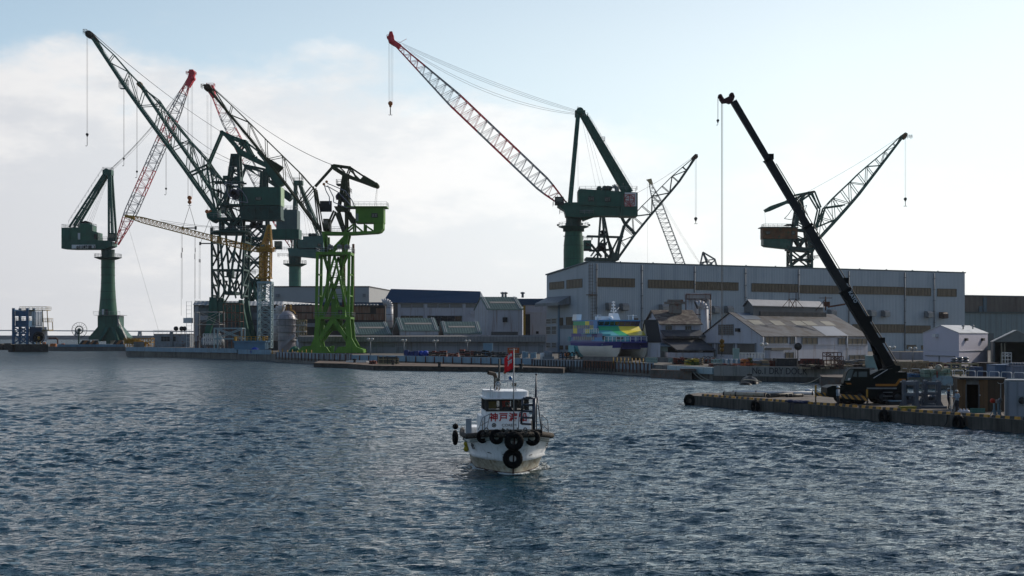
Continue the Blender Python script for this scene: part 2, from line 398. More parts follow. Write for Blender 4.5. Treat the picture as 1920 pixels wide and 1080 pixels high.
    l.new(fr.outputs[0], b3.inputs['Strength']); l.new(b3.outputs[0], b.inputs['Normal'])
    me.materials.append(m)
    # the open sheet of sea all round, beneath and beyond the waved part
    s = MB(); x = 9000; a = 900*0.70
    s.poly([(-x, -300, -0.1), (x, -300, -0.1), (x, 27, -0.1), (-x, 27, -0.1)])
    s.poly([(-x, 27, -0.1), (-27*.7, 27, -0.1), (-a, 899, -0.1), (-x, 899, -0.1)]); s.poly([(27*.7, 27, -0.1), (x, 27, -0.1), (x, 899, -0.1), (a, 899, -0.1)])
    s.poly([(-x, 899, -0.05), (x, 899, -0.05), (x, 12000, -0.05), (-x, 12000, -0.05)])
    struct(s, 'open_sea', m)
    return m
M_water = water()
# ================================================================ land
ZD = 2.0
front = [(80, 640), (235, 640), (238, 467), (330, 450), (446, 415), (448, 408), (508, 397), (520, 372), (600, 345), (660, 333), (800, 313), (1000, 283), (1130, 262), (1225, 243), (1262, 238), (1340, 222), (1640, 209)]
pts = [XY(x, D, -3) for x, D in front]
land = MB()
right = [XY(1655, 207, -3), XY(2300, 190, -3), Vector((900, 190, -3)), Vector((900, 1500, -3)), XY(410, 1500, -3), XY(410, 800, -3), XY(80, 780, -3)]
land.cur = 1; land.prism((pts+right)[::-1], (0, 0, ZD+3))
# top faces concrete deck, side faces quay wall
o = struct(land, 'yard_ground', [M_deck, M_conc])
o.data.polygons[0].material_index = 1; o.data.polygons[1].material_index = 0
low = MB(); q = [XY(1645, 207.5, -3), XY(1690, 196, -3), XY(1745, 188, -3), XY(1925, 172, -3), XY(2300, 150, -3), Vector((120, 189, -3)), XY(1655, 206, -3)]
low.prism(q[::-1], (0, 0, 1.45+3)); o = struct(low, 'lower_quay', [M_deck, M_conc])
for p in o.data.polygons:
    p.material_index = 0 if p.normal.z > 0.5 else 1
# low brown apron in front of the yard wall
ap = MB(); q = [XY(588, 313, -3), XY(650, 306, -3), XY(700, 286, -3), XY(860, 276, -3), XY(1000, 270, -3), XY(1056, 262, -3), XY(1062, 272, -3), XY(1004, 282.5, -3), XY(800, 312.5, -3), XY(660, 332.5, -3), XY(600, 344.5, -3)]
ap.prism(q[::-1], (0, 0, 3.95)); M_wet = mat('wet_dark_concrete', (0.05, 0.045, 0.04), 0.8, var=0.4, sc=0.4, c2=(0.015, 0.014, 0.012), amt=0.4, bump=0.4, bsc=2)
o = struct(ap, 'low_pier', [M_brown, M_wet])
for p in o.data.polygons: p.material_index = 0 if p.normal.z > 0.5 else 1
# near quay
NQ = 0.95
nq = MB(); q = [Vector((17.6, 144.5, -3)), Vector((18.3, 143, -3)), Vector((37.2, 99.6, -3)), Vector((62, 41, -3)), Vector((130, 60, -3)), Vector((130, 135, -3)), Vector((56, 143, -3)), Vector((19.5, 150, -3))]
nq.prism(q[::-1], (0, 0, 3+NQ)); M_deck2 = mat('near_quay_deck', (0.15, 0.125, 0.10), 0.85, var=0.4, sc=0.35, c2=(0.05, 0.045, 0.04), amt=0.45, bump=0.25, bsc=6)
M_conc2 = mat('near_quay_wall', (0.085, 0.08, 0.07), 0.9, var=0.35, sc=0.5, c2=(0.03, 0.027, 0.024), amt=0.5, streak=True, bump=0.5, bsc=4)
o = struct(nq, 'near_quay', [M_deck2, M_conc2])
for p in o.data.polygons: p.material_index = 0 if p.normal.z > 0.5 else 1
# far shore: breakwater and long bridge across the bay
s = MB(); s.prism([(-2300, 2450, -1), (-1400, 2400, -1), (-350, 2350, -1), (-350, 2360, 8.5), (-1400, 2410, 9.5), (-2300, 2460, 10.0)], (0, 40, 0)) if False else None
s.hexa([(-2400, 2500, -1), (-330, 2420, -1), (-330, 2470, -1), (-2400, 2550, -1), (-2400, 2505, 8.5), (-330, 2425, 6.5), (-330, 2465, 6.5), (-2400, 2545, 8.5)])
solo(s, 'breakwater', mat('far_breakwater', (0.12, 0.13, 0.14), 0.9), 'long low grey breakwater lying on the horizon at the left', 'breakwater')
br = thing('long_bridge', (-900, 3000, 0), 'pale grey viaduct on many piers crossing the far horizon at the left', 'bridge')
M_far = mat('far_bridge_concrete', (0.30, 0.32, 0.35), 0.9)
s = MB(); s.beam((-1300, 3040, 19), (-300, 2960, 13), 14, 2.2); s.build('deck', M_far, br)
for i in range(15):
    x = -1260+i*68; y = 3037-(x+1300)*0.08; z = 18-(x+1300)*0.006
    s = MB(); s.beam((x-4, y, -2), (x-1.5, y, z), 2.4, 8); s.beam((x+4, y, -2), (x+1.5, y, z), 2.4, 8); s.build('pier', M_far, br)
# ================================================================ buildings
def onwall(p, q, px, py=None):
    p = Vector(p); q = Vector(q); d = q-p; k = (px-960)/F
    t = (k*p.y-p.x)/(d.x-k*d.y); r = p+d*t; r.z = (HC-(py-H0)/F*r.y) if py is not None else 0
    return r
def wallrect(mb, p, q, x0, x1, y0, y1, out=0.08, yr=None):
    """block standing proud of the wall p-q, covering picture columns x0-x1 and rows y0-y1 (rows read at x0)"""
    p = Vector(p); q = Vector(q); d = (q-p); d.z = 0; d.normalize(); n = Vector((d.y, -d.x, 0))
    if n.y > 0 and abs(n.y) > 0.05: n = -n
    a = onwall(p, q, x0, y0); b = onwall(p, q, x1, y0); z1 = a.z; z0 = onwall(p, q, x0, y1).z
    A = Vector((a.x, a.y, 0)); B = Vector((b.x, b.y, 0))
    if (B-A).dot(d) < 0: A, B = B, A
    pts = [A-n*0.05, B-n*0.05, B+n*out, A+n*out]
    mb.hexa([Vector((v.x, v.y, z0)) for v in pts]+[Vector((v.x, v.y, z1)) for v in pts])
    return A, B, z0, z1, n
def window(parent, p, q, x0, x1, y0, y1, nx=4, ny=1, pane=None, frame=None, name='window', out=0.08, label=None):
    s = MB(); A, B, z0, z1, n = wallrect(s, p, q, x0, x1, y0, y1, out)
    s.cur = 1; t = 0.14
    for i in range(nx+1):
        c = lerp(A, B, i/nx)+n*(out+0.03); s.beam(Vector((c.x, c.y, z0)), Vector((c.x, c.y, z1)), t*(1.0 if i in (0, nx) else 0.6), 0.08)
    for j in range(ny+1):
        z = lerp(z0, z1, j/ny); a = A+n*(out+0.05); b = B+n*(out+0.05)
        s.beam(Vector((a.x, a.y, z)), Vector((b.x, b.y, z)), 0.08, t*(1.0 if j in (0, ny) else 0.6))
    return s.build(name, [pane or M_glass, frame or M_grey], parent, label=label)
def walls(c, z0, zt, gable=None, th=0.0):
    """c: 4 corners p0..p3 (front p0-p1). zt: eave height. gable: None / 'front' (gable over p0-p1 and p3-p2) / 'side' (over p1-p2 and p0-p3); value zr"""
    s = MB(); P4 = [Vector((v.x, v.y, 0)) for v in c]
    lo = [v+Z*z0 for v in P4]; hi = [v+Z*zt for v in P4]
    s.hexa(lo+hi)
    if gable:
        kind, zr = gable
        if kind == 'front': pr = [(0, 1), (3, 2)]
        else: pr = [(1, 2), (0, 3)]
        a = [hi[pr[0][0]], hi[pr[0][1]], (P4[pr[0][0]]+P4[pr[0][1]])/2+Z*zr]
        b = [hi[pr[1][0]], hi[pr[1][1]], (P4[pr[1][0]]+P4[pr[1][1]])/2+Z*zr]
        n = s.add(a+b); s.face((n, n+1, n+2)); s.face((n+3, n+5, n+4)); s.face((n+1, n+4, n+5, n+2)); s.face((n, n+2, n+5, n+3))
    return s
def roofslabs(c, zt, gable, over=0.6, th=0.25, rise=0.02, mb=None):
    s = mb or MB(); P4 = [Vector((v.x, v.y, 0)) for v in c]; kind, zr = gable
    if kind == 'front': e0 = (P4[0], P4[3]); e1 = (P4[1], P4[2]); r = ((P4[0]+P4[1])/2, (P4[3]+P4[2])/2)
    else: e0 = (P4[0], P4[1]); e1 = (P4[3], P4[2]); r = ((P4[0]+P4[3])/2, (P4[1]+P4[2])/2)
    along = (r[1]-r[0]).normalized()
    r = (r[0]-along*over, r[1]+along*over)
    for e in (e0, e1):
        e = (e[0]-along*over, e[1]+along*over)
        for_ = (e[0]-r[0]); w = for_.length; outv = for_.normalized(); sl = (zt-zr)/w
        a = e[0]+outv*over; b = e[1]+outv*over; ze = zt+sl*over
        lo = [Vector((a.x, a.y, ze+rise)), Vector((b.x, b.y, ze+rise)), Vector((r[1].x, r[1].y, zr+rise)), Vector((r[0].x, r[0].y, zr+rise))]
        s.hexa(lo+[p+Z*th for p in lo])
    return s
def cbox(parent, name, m, c, z0, z1, grow=0.0):
    cen = sum(c, Vector((0, 0, 0)))/4; s = MB()
    q = [Vector((v.x+(v.x-cen.x)*grow, v.y+(v.y-cen.y)*grow, 0)) for v in c]
    s.hexa([v+Z*z0 for v in q]+[v+Z*z1 for v in q]); return s.build(name, m, parent)
def hz(D, py): return HC-(py-H0)/F*D
# ---- the great blue-white assembly hall
p1 = XY(1103, 400); p0 = XY(1025, 430); p2 = XY(1809, 470)
bk = p2+(p0-p1)
hall = thing('assembly_hall', (p1.x, p1.y, ZD), 'huge pale blue corrugated assembly hall with long bands of tan windows', 'building')
ud = (p2-p1).normalized(); vd = (p0-p1).normalized()
M_hall = mat('hall_corrugated_sheet', (0.32, 0.38, 0.43), 0.55, var=0.10, sc=0.06, c2=(0.20, 0.26, 0.31), amt=0.25, streak=True, corr=(ud, 0.62, 0.25))
M_hall2 = mat('hall_end_sheet', (0.36, 0.41, 0.46), 0.55, var=0.08, sc=0.06, c2=(0.25, 0.30, 0.34), amt=0.2, streak=True, corr=(vd, 0.8, 0.1))
zt = hz(400, 492); s = MB()
# solid with a low gable over the end wall, open step at the bottom right
e = (p0+p1)/2
c4 = [Vector(p1), Vector(p2), Vector(bk), Vector(p0)]
lo = [v+Z*ZD for v in c4]; hi = [v+Z*zt for v in c4]; hi[2] = bk+Z*(zt-2.4); hi[3] = p0+Z*(zt-2.4)
s.hexa(lo+hi); o = s.build('wall', [M_hall, M_hall2], hall)
for p in o.data.polygons:
    if abs(p.normal.dot(ud)) > 0.6: p.material_index = 1
s = MB(); cen = sum(c4, Vector((0, 0, 0)))/4; g = 1.006
q = [cen+(v-cen)*g for v in hi]; q = [Vector((cen.x+(h_.x-cen.x)*1.006, cen.y+(h_.y-cen.y)*1.006, h_.z+0.05)) for h_ in hi]
s.hexa(q+[v+Z*0.35 for v in q])
for i in range(14): p = lerp(hi[0], hi[1], i/13)+Z*0.4; s.box(p+vd*1.0, (0.35, 0.35, 0.5))
s.build('roof', mat('hall_roof_edge', (0.09, 0.13, 0.15), 0.6), hall)
for a, b, y0, y1, nx in ((1120, 1190, 521, 537, 12), (1215, 1301, 524.6, 539.6, 14), (1303, 1384, 528.2, 543, 14), (1409, 1496, 531.3, 546.6, 14), (1498, 1592, 534.5, 549.6, 15), (1599, 1695, 536.4, 551, 15), (1697, 1745, 539.5, 554, 8), (1757, 1793, 541.3, 555.5, 4),
                          (1120, 1145, 597, 610, 4), (1186, 1196, 597, 610, 2), (1598, 1696, 608, 623.5, 15), (1697, 1744, 610.5, 624.5, 8), (1700, 1717, 647, 654.5, 2), (1727, 1738, 648, 655, 1)):
    window(hall, p1, p2, a, b, y0, y1, nx, 1, M_tan, mat('window_band_frame', (0.10, 0.085, 0.065), 0.6), name='window')
for a, b, y0, y1 in ((1031, 1058, 530, 543), (1063, 1092, 525.5, 541), (1050, 1056, 596, 610), (1062, 1090, 595, 609), (1050, 1056, 648, 655), (1061, 1078, 648, 655)):
    window(hall, p0, p1, a, b, y0, y1, 5, 1, M_tan, mat('window_band_frame', (0.1, 0.1, 0.1)), name='window')
for a, b, y0, y1 in ((1024.6, 1033, 598, 607.5), (1035, 1043.5, 597, 607), (1024.6, 1033, 612, 627), (1035, 1043.5, 611.5, 627), (1024.6, 1033, 642, 652), (1035, 1043.5, 642, 652)):
    window(hall, p0, p1, a, b, y0, y1, 4, 2, M_tan, M_white, name='window')
window(hall, p0, p1, 1050, 1090, 610, 616, 24, 1, M_grey, M_steel, name='louvre')
# drain pipes with brackets, canopy, ladder, wall vents
for x in (1118, 1203, 1302, 1397, 1497, 1591, 1696, 1751):
    s = MB(); a = onwall(p1, p2, x, 500); n = Vector((ud.y, -ud.x, 0)); a += n*0.2
    s.tube(Vector((a.x, a.y, ZD)), Vector((a.x, a.y, zt-0.3)), 0.16, n=6)
    for k in range(7): s.box((a.x, a.y, ZD+2+k*3.6), (0.6, 0.6, 0.25))
    s.build('drain_pipe', M_grey, hall)
s = MB(); n = Vector((ud.y, -ud.x, 0))
for x, ya, yb in ((1106, 494, 552), (1110.5, 548, 662)):
    a = onwall(p1, p2, x, ya)+n*0.7; b = onwall(p1, p2, x, yb)
    for dx in (-0.45, 0.45): s.beam(Vector((a.x, a.y, b.z))+ud*dx, a+ud*dx, 0.12)
    k = 0
    while b.z+k*0.9 < a.z: q = Vector((a.x, a.y, b.z+k*0.9)); s.beam(q-ud*0.5, q+ud*0.5, 0.08); s.beam(q-ud*.5, q-ud*.5-n*.6, 0.07); s.beam(q+ud*.5+n*.5, q-ud*.5+n*.5, 0.06); k += 1
s.box(onwall(p1, p2, 1106, 553)+n*0.7, (2.6, 1.4, 0.25), math.atan2(ud.y, ud.x))
s.build('ladder', mat('rusty_ladder', (0.12, 0.09, 0.07), 0.7), hall)
s = MB(); n0 = Vector((-(p0-p1).y, (p0-p1).x, 0)).normalized(); n0 = n0 if n0.x < 0 else -n0
a = onwall(p0, p1, 1026, 560); b = onwall(p0, p1, 1070, 556); zc = hz(425, 569)
s.hexa([Vector((a.x, a.y, zc-.3)), Vector((b.x, b.y, zc-.3)), Vector((b.x, b.y, zc-.3))+n0*4-Z*.6, Vector((a.x, a.y, zc-.3))+n0*4-Z*.6, Vector((a.x, a.y, zc+2)), Vector((b.x, b.y, zc+2)), Vector((b.x, b.y, zc))+n0*4, Vector((a.x, a.y, zc))+n0*4])
s.build('canopy', M_grey, hall)
s = MB(); wallrect(s, p0, p1, 1047, 1050, 569, 660, 0.25); s.build('column_trim', mat('hall_trim', (0.12, 0.19, 0.27), 0.5), hall)
def vent(x, y, m=None):
    s = MB(); a = onwall(p1, p2, x, y); u = ud
    for r in (0,):
        pr = [(0, 1.1), (1.4, 1.1), (2.1, 0.5), (2.1, -0.9), (0, -0.9)]
        s.prism([a+n*p_+Z*z_-u*1.05 for p_, z_ in pr], u*2.1)
        s.cur = 1; s.box(a+n*1.3-Z*0.98, (1.5, 1.3, 0.1), math.atan2(u.y, u.x))
    s.build('wall_vent', [m or M_steel, M_dark], hall)
for x, y in ((1141, 575), (1167, 576), (1241, 578), (1338, 581), (1363, 580.5), (1556, 587), (1630.5, 587.5), (1656, 588.5), (1737, 590)): vent(x, y)
vent(1765, 591.5, mat('rust_brown_vent', (0.06, 0.04, 0.035), 0.7))
s = MB(); wallrect(s, p1, p2, 1600, 1697, 664, 690, 0.25); wallrect(s, p1, p2, 1702, 1760, 664, 690, 0.25); s.build('base_panel', M_grey, hall)
s = MB(); wallrect(s, p1, p2, 1598, 1762, 663, 664.3, 0.9); s.build('ledge', M_steel, hall)
# ---- annex to the right
a0 = XY(1806, 476); a1 = XY(2200, 520); bb_ = [a0, a1, a1+Vector((0, 40, 0)), a0+Vector((0, 40, 0))]
ann = thing('side_hall', (a0.x, a0.y, ZD), 'grey brown two-storey workshop hall running off the right edge behind the white block', 'building')
za = hz(476, 587); zb = hz(476, 555)
M_ann = mat('annex_lower_sheet', (0.13, 0.19, 0.21), 0.6, var=0.15, sc=0.1, c2=(0.09, 0.12, 0.13), amt=0.3, streak=True, corr=((1, .1, 0), 2.2, 0.1))
cbox(ann, 'lower_wall', M_ann, bb_, ZD, za); q = [v+Vector((0, 1.2, 0)) for v in bb_]
cbox(ann, 'upper_wall', mat('annex_upper_concrete', (0.12, 0.11, 0.10), 0.85, var=0.3, sc=0.12, c2=(0.06, 0.05, 0.045), amt=0.4, streak=True), q, za+0.5, zb)
cbox(ann, 'gutter', mat('annex_gutter', (0.02, 0.045, 0.05), 0.5), [v+Vector((0, -0.4, 0)) for v in bb_], za, za+0.5)
cbox(ann, 'roof', mat('annex_roof', (0.03, 0.06, 0.09), 0.5), [v-Vector((0, 0.4, 0)) for v in q], zb, zb+0.4)
for x0, x1 in ((1843, 1849),):
    s = MB(); wallrect(s, q[0], q[1], x0, x1, 558, 586, 0.3); wallrect(s, q[0], q[1], x0-8, x0-2, 574, 586, 0.25); s.build('blue_panel', mat('annex_blue', (0.04, 0.09, 0.13), 0.5), ann)
s = MB(); wallrect(s, bb_[0], bb_[1], 1809, 1862, 625, 680, 0.3); s.build('shutter', mat('annex_shutter', (0.06, 0.085, 0.10), 0.6), ann)
# ---- white block with sunlit side
w0 = XY(1731, 250); w1 = XY(1798, 236); w2 = XY(1852, 247); w3 = w0+(w2-w1)
wb = thing('white_store', (w1.x, w1.y, ZD), 'plain white gabled store with one sunlit side at the right of the yard', 'building')
zt_ = hz(236, 625); M_wb = mat('lilac_white_wall', (0.48, 0.46, 0.53), 0.8, var=0.06, sc=0.2, bump=0.15, bsc=0.6)
walls([w0, w1, w2, w3], ZD, zt_, ('front', zt_+1.3)).build('wall', M_wb, wb)
roofslabs([w0, w1, w2, w3], zt_, ('front', zt_+1.3), 0.15, 0.12).build('roof', mat('white_store_roof', (0.45, 0.46, 0.47), 0.5), wb)
s = MB(); wallrect(s, w0, w1, 1754, 1759.5, 626, 632, 0.6); s.build('air_outlet', M_white, wb)
for x in (1810, 1841):
    s = MB(); wallrect(s, w1, w2, x-1.5, x+1.5, 634, 639, 0.4); s.build('wall_lamp', M_dark, wb)
s = MB(); wallrect(s, w1, w2, 1799, 1852, 657.5, 658.6, 0.12); wallrect(s, w0, w1, 1731.5, 1797, 656, 656.6, 0.05); s.build('wall_band', M_white, wb)
s = MB(); wallrect(s, w0, w1, 1761, 1762, 667, 680, 0.15); wallrect(s, w0, w1, 1736, 1791, 665.5, 667, 0.2); s.build('sliding_door_rail', M_steel, wb)
for x in (1806, 1824):
    s = MB(); a = XY(x, 244, zt_+0.75); s.tube(a, a+Z*0.5, 0.12); s.lathe(a, [(0, 0.75), (0.3, 0.6), (0.3, 0.45), (0.1, 0.45)], 8); s.build('roof_vent', M_steel, wb)
# ---- open fronted shed at the right edge
o0 = XY(1863, 240); o1 = XY(1952, 232); od = Vector((5, 16, 0))
sh = thing('open_shed', (o0.x, o0.y, ZD), 'open-fronted grey gabled shed at the right edge of the yard', 'building')
zt_ = hz(240, 641); zr = hz(236, 620)
for a, b in ((o0, o0+od), (o1, o1+od), (o0+od, o1+od)):
    s = MB(); s.prism([a+Z*ZD, b+Z*ZD, b+Z*zt_, a+Z*zt_], (b-a).normalized().cross(Z)*0.2); s.build('wall', mat('shed_wall', (0.10, 0.12, 0.13), 0.7), sh)
s = MB(); s.prism([o0+Z*zt_, o1+Z*zt_, (o0+o1)/2+Z*zr], (0, 0.2, 0)); s.build('gable_panel', mat('shed_gable', (0.16, 0.17, 0.16), 0.7), sh)
roofslabs([o0, o1, o1+od, o0+od], zt_, ('front', zr), 0.2, 0.12).build('roof', mat('shed_roof', (0.30, 0.30, 0.29), 0.6), sh)
for x in (1876, 1882):
    s = MB(); a = XY(x, 238); b = a+Vector((0.45, 0, 0))
    s.prism([a+Z*ZD, a+Vector((.2, .2, ZD)), a+Vector((.4, 0, ZD)), a+Vector((.3, .1, zt_-.2)), a+Vector((0.1, 0, zt_-.2))], (0, .12, 0)); s.build('curtain', mat('cream_curtain', (0.30, 0.27, 0.20), 0.9), sh)
# ---- old white warehouse with roof monitor
v0 = XY(1314, 300); v1 = XY(1430, 268); v2 = XY(1627, 292); v3 = v0+(v2-v1)
wh = thing('gabled_warehouse', (v1.x, v1.y, ZD), 'old white warehouse with patched grey roof, louvred monitor and rust stains', 'building')
ze = hz(268, 631); zr = hz(290, 588)
walls([v0, v1, v2, v3], ZD, ze, ('front', zr)).build('wall', M_wht2, wh)
M_rf = mat('patched_grey_roof', (0.085, 0.09, 0.10), 0.8, var=0.3, sc=0.15, c2=(0.035, 0.028, 0.026), amt=0.42, corr=((v1-v0).normalized(), 0.9, 0.1))
roofslabs([v0, v1, v2, v3], ze, ('front', zr), 0.35, 0.15).build('roof', M_rf, wh)
al = (v2-v1); rm0 = (v0+v1)/2; sd = (v1-v0).normalized(); rs_ = (v1-v0).length/2; slope = (zr-ze)/rs_
def onroof(t, u, up=0.0):  # t along ridge 0..1, u 0 ridge .. 1 eave on the near side
    q = rm0+al*t+sd*(rs_*u); return Vector((q.x, q.y, zr-(zr-ze)*u+up))
def roofpatch(t0, t1, u0, u1, m, nm='roof_patch'):
    s = MB(); s.hexa([onroof(t0, u0, .16), onroof(t1, u0, .16), onroof(t1, u1, .16), onroof(t0, u1, .16), onroof(t0, u0, .22), onroof(t1, u0, .22), onroof(t1, u1, .22), onroof(t0, u1, .22)]); return s.build(nm, m, wh)
M_sky1 = mat('yellowed_skylight', (0.20, 0.195, 0.165), 0.7, var=0.25); M_pt = mat('new_roof_sheet', (0.20, 0.22, 0.25), 0.5, var=0.1)
for t0 in (0.06, 0.25, 0.45, 0.56, 0.74): roofpatch(t0, t0+0.10, 0.36, 0.56, M_sky1, 'skylight')
roofpatch(0.58, 0.80, 0.60, 1.01, M_pt); roofpatch(0.05, 0.2, 0.02, 0.3, mat('blue_grey_sheet', (0.10, 0.13, 0.17), 0.5))
m0 = rm0+al*0.17; m1 = rm0+al*0.86; hw = sd*2.3; zm0 = zr-1.0; zm1 = zr+1.6
walls([m0-hw, m0+hw, m1+hw, m1-hw], zm0, zm1, ('front', zm1+1.1)).build('monitor', mat('monitor_boards', (0.10, 0.11, 0.12), 0.7), wh)
roofslabs([m0-hw, m0+hw, m1+hw, m1-hw], zm1, ('front', zm1+1.1), 0.4, 0.14).build('monitor_roof', mat('monitor_roof_sheet', (0.22, 0.23, 0.25), 0.5), wh)
s = MB(); window(wh, m0+hw, m1+hw, 1424, 1548, 584, 594.5, 14, 6, M_dark, mat('louvre_blade', (0.05, 0.06, 0.075), 0.6), name='louvre')
for a, b, y0, y1 in ((1434, 1476, 631, 644), (1481, 1489, 632, 645), (1503, 1532, 633, 645.5), (1571, 1585, 634, 646), (1589, 1625, 634.5, 647), (1592, 1622, 666, 674), (1472, 1487, 661, 672)):
    window(wh, v1, v2, a, b, y0, y1, max(2, int((b-a)/8)), 1, M_tan, M_grey)
for a, b, y0, y1, nx, ny in ((1348, 1376, 609, 628, 6, 5),): window(wh, v0, v1, a, b, y0, y1, nx, ny, mat('old_louvre', (0.12, 0.10, 0.085), 0.8), M_grey, name='louvre')
for a, b in ((1319, 1336), (1346, 1375), (1384, 1416)):
    s = MB(); wallrect(s, v0, v1, a, b, 644, 664, 0.1); s.build('door', mat('brown_shutter', (0.085, 0.075, 0.065), 0.7, var=0.3), wh)
s = MB(); wallrect(s, v0, v1, 1382.5, 1388, 615.5, 622, 0.5); s.build('air_unit', M_dark, wh)
s = MB(); wallrect(s, v0, v1, 1316, 1417, 642.5, 643.6, 0.3)
for x in (1337, 1343, 1377, 1383, 1417): wallrect(s, v0, v1, x, x+1.2, 643, 668, 0.2)
s.build('door_frame', M_grey, wh)
for x in (1430.5, 1491, 1588):
    s = MB(); a = onwall(v1, v2, x, 640)+Vector((0, -0.3, 0)); s.tube(Vector((a.x, a.y, ZD)), Vector((a.x, a.y, ze)), 0.1); s.build('drain_pipe', M_white, wh)
s = MB(); wallrect(s, v1, v2, 1432, 1470, 652, 656.5, 1.8); s.build('porch_roof', mat('porch_roof', (0.15, 0.14, 0.12), 0.8), wh)
s = MB(); wallrect(s, v1, v2, 1432, 1457, 657, 672, 1.5); s.build('porch', M_wht2, wh)
s = MB(); wallrect(s, v1, v2, 1434, 1627, 646.3, 647.2, 0.15); s.build('wall_band', M_wht2, wh)
def mast(nm, lab, px, D, ytop, ybase, kind):
    o = thing(nm, P(px, ybase, D), lab, 'mast'); s = MB(); a = P(px, ybase, D); b = P(px, ytop, D); h = b.z-a.z
    if kind == 0:
        for dx in (-0.7, 0.7): s.beam(a+Vector((dx, 0, 0)), b+Vector((dx*1.0, 0, 0)), 0.12)
        for k in (0.35, 0.55, 1.0): s.beam(a+Vector((-.7, 0, h*k)), a+Vector((.7, 0, h*k)), 0.1)
        s.build('frame', M_rust, o); s = MB()
        for dx in (-2.2, 2.2): s.beam(a+Vector((dx, 0, -.2)), a+Vector((dx*.3, 0, h*.55)), 0.1); s.beam(a+Vector((0, dx, -.2)), a+Vector((dx*.3, 0, h*.55)), 0.1)
        s.build('brace', M_rust, o)
    else:
        s.tube(a, b, 0.14); s.box(b-Z*.3, (2.6, .12, .12)); s.build('frame', M_rust, o); s = MB()
        s.box(a+Vector((.2, 0, h*.45)), (1.2, .8, 1.0)); s.beam(a+Vector((.5, 0, h*.25)), a+Vector((4.0, 0, h*.45)), .35); s.beam(a+Vector((-2, 0, 0)), b-Z*.5, .1); s.build('machine', M_rust, o)
mast('lattice_aerial_frame', 'square rusty aerial frame on the long warehouse roof ridge', 1486, 283, 548, 576, 0)
mast('roof_derrick', 'rusty mast with crossbar and machine above the right end of the warehouse ridge', 1548, 290, 556, 582, 1)
# ---- old steep-roofed house
h0 = XY(1210, 318); h1 = XY(1240, 300); h2 = XY(1312, 300); h3 = h0+(h2-h1)
oh = thing('steep_roofed_house', (h1.x, h1.y, ZD), 'old white house with steep peeling brown roof and lean-to roofs below', 'building')
ze = hz(300, 608); zr = hz(309, 583)
walls([h0, h1, h2, h3], ZD, ze, ('front', zr)).build('wall', M_wht2, oh)
M_peel = mat('peeling_brown_roof', (0.055, 0.038, 0.034), 0.85, var=0.4, sc=0.25, c2=(0.17, 0.15, 0.12), amt=0.45)
roofslabs([h0, h1, h2, h3], ze, ('front', zr), 0.5, 0.2).build('roof', M_peel, oh)
M_slate = mat('slate_grey_roof', (0.065, 0.07, 0.08), 0.8, var=0.3, sc=0.3, c2=(0.11, 0.10, 0.09), amt=0.25)
def leanto(p, q, x0, x1, y0, y1, dep, nm='lean_to_roof', dxl=0):
    a = onwall(p, q, x0, y0); b = onwall(p, q, x1, y0); n_ = Vector((0.25, -1, 0)).normalized()*dep; z1 = hz(300-dep, y1); s = MB()
    c = a+n_; d = b+n_+Vector((dxl, 0, 0)); c.z = d.z = z1; b.z = a.z
    s.hexa([a, b, d, c, a+Z*.25, b+Z*.25, d+Z*.25, c+Z*.25]); s.build(nm, M_slate, oh)
leanto(h1, h2, 1238, 1313, 621, 632, 3.0); leanto(h1, h2, 1241, 1316, 637, 658, 9.0, dxl=2.5)
s = MB(); a = onwall(h1, h2, 1243, 660); 
s.bb(a.x, a.x+9.5, a.y-8.6, a.y-0.4, ZD, hz(291, 659)-.25); s.build('extension', M_wht2, oh)
for x0, x1 in ((1248, 1260), (1285, 1296)): window(oh, h1, h2, x0, x1, 611, 619, 3, 1, M_glass, M_grey)
window(oh, h0, h1, 1219, 1221, 590, 596, 1, 1, M_dark, M_grey)
s = MB(); a = XY(1266, 307, zr-.6); s.box(a+Z*1.0, (2.6, 2, 2.0)); s.box(a+Z*2.3, (4.6, 2.6, .5)); s.box(a+Z*2.8, (3.2, 2, .4)); s.build('roof_ventilator', mat('ventilator', (0.20, 0.18, 0.16), 0.8, c2=RUST, amt=0.3), oh)
# lower dark gable left of it, seen behind the ferry's bow
g0 = XY(1203, 300); g1 = XY(1216, 290); g2 = XY(1238, 287); g3 = g0+(g2-g1)
lg = thing('small_black_roofed_house', (g1.x, g1.y, ZD), 'small white house with steep black roof squeezed between the ferry bow and the old house', 'building')
walls([g0, g1, g2, g3], ZD, hz(290, 640), ('front', hz(300, 602))).build('wall', M_wht2, lg)
roofslabs([g0, g1, g2, g3], hz(290, 640), ('front', hz(300, 602)), 0.3, 0.2).build('roof', mat('black_slate', (.02,.02,.022), .8), lg)
s = MB(); a = XY(1229, 298); b = XY(1252, 296)
h5 = thing('aqua_shed', a+Z*ZD, 'small pale aqua shed with flat sloping roof beside the ferry bow', 'building')
s.hexa([a+Z*ZD, b+Z*ZD, b+Vector((0, 5, ZD)), a+Vector((0, 5, ZD)), a+Z*4.6, b+Z*4.6, b+Vector((0, 5, 5.2)), a+Vector((0, 5, 5.2))]); s.build('wall', mat('aqua_wall', (0.16, 0.24, 0.23), 0.7), h5)
s = MB(); s.hexa([a+Vector((-.8, -.6, 4.65)), b+Vector((.5, -.6, 4.65)), b+Vector((.5, 5.5, 5.4)), a+Vector((-.8, 5.5, 5.4)), a+Vector((-.8, -.6, 4.85)), b+Vector((.5, -.6, 4.85)), b+Vector((.5, 5.5, 5.6)), a+Vector((-.8, 5.5, 5.6))]); s.build('roof', mat('aqua_roof', (0.10, 0.17, 0.22), 0.6), h5)
for i in range(3):
    window(h5, a, b, 1231+i*7, 1236+i*7, 659, 668, 2, 1, mat('aqua_door', (0.2, 0.28, 0.27), 0.7), M_grey, name='door')
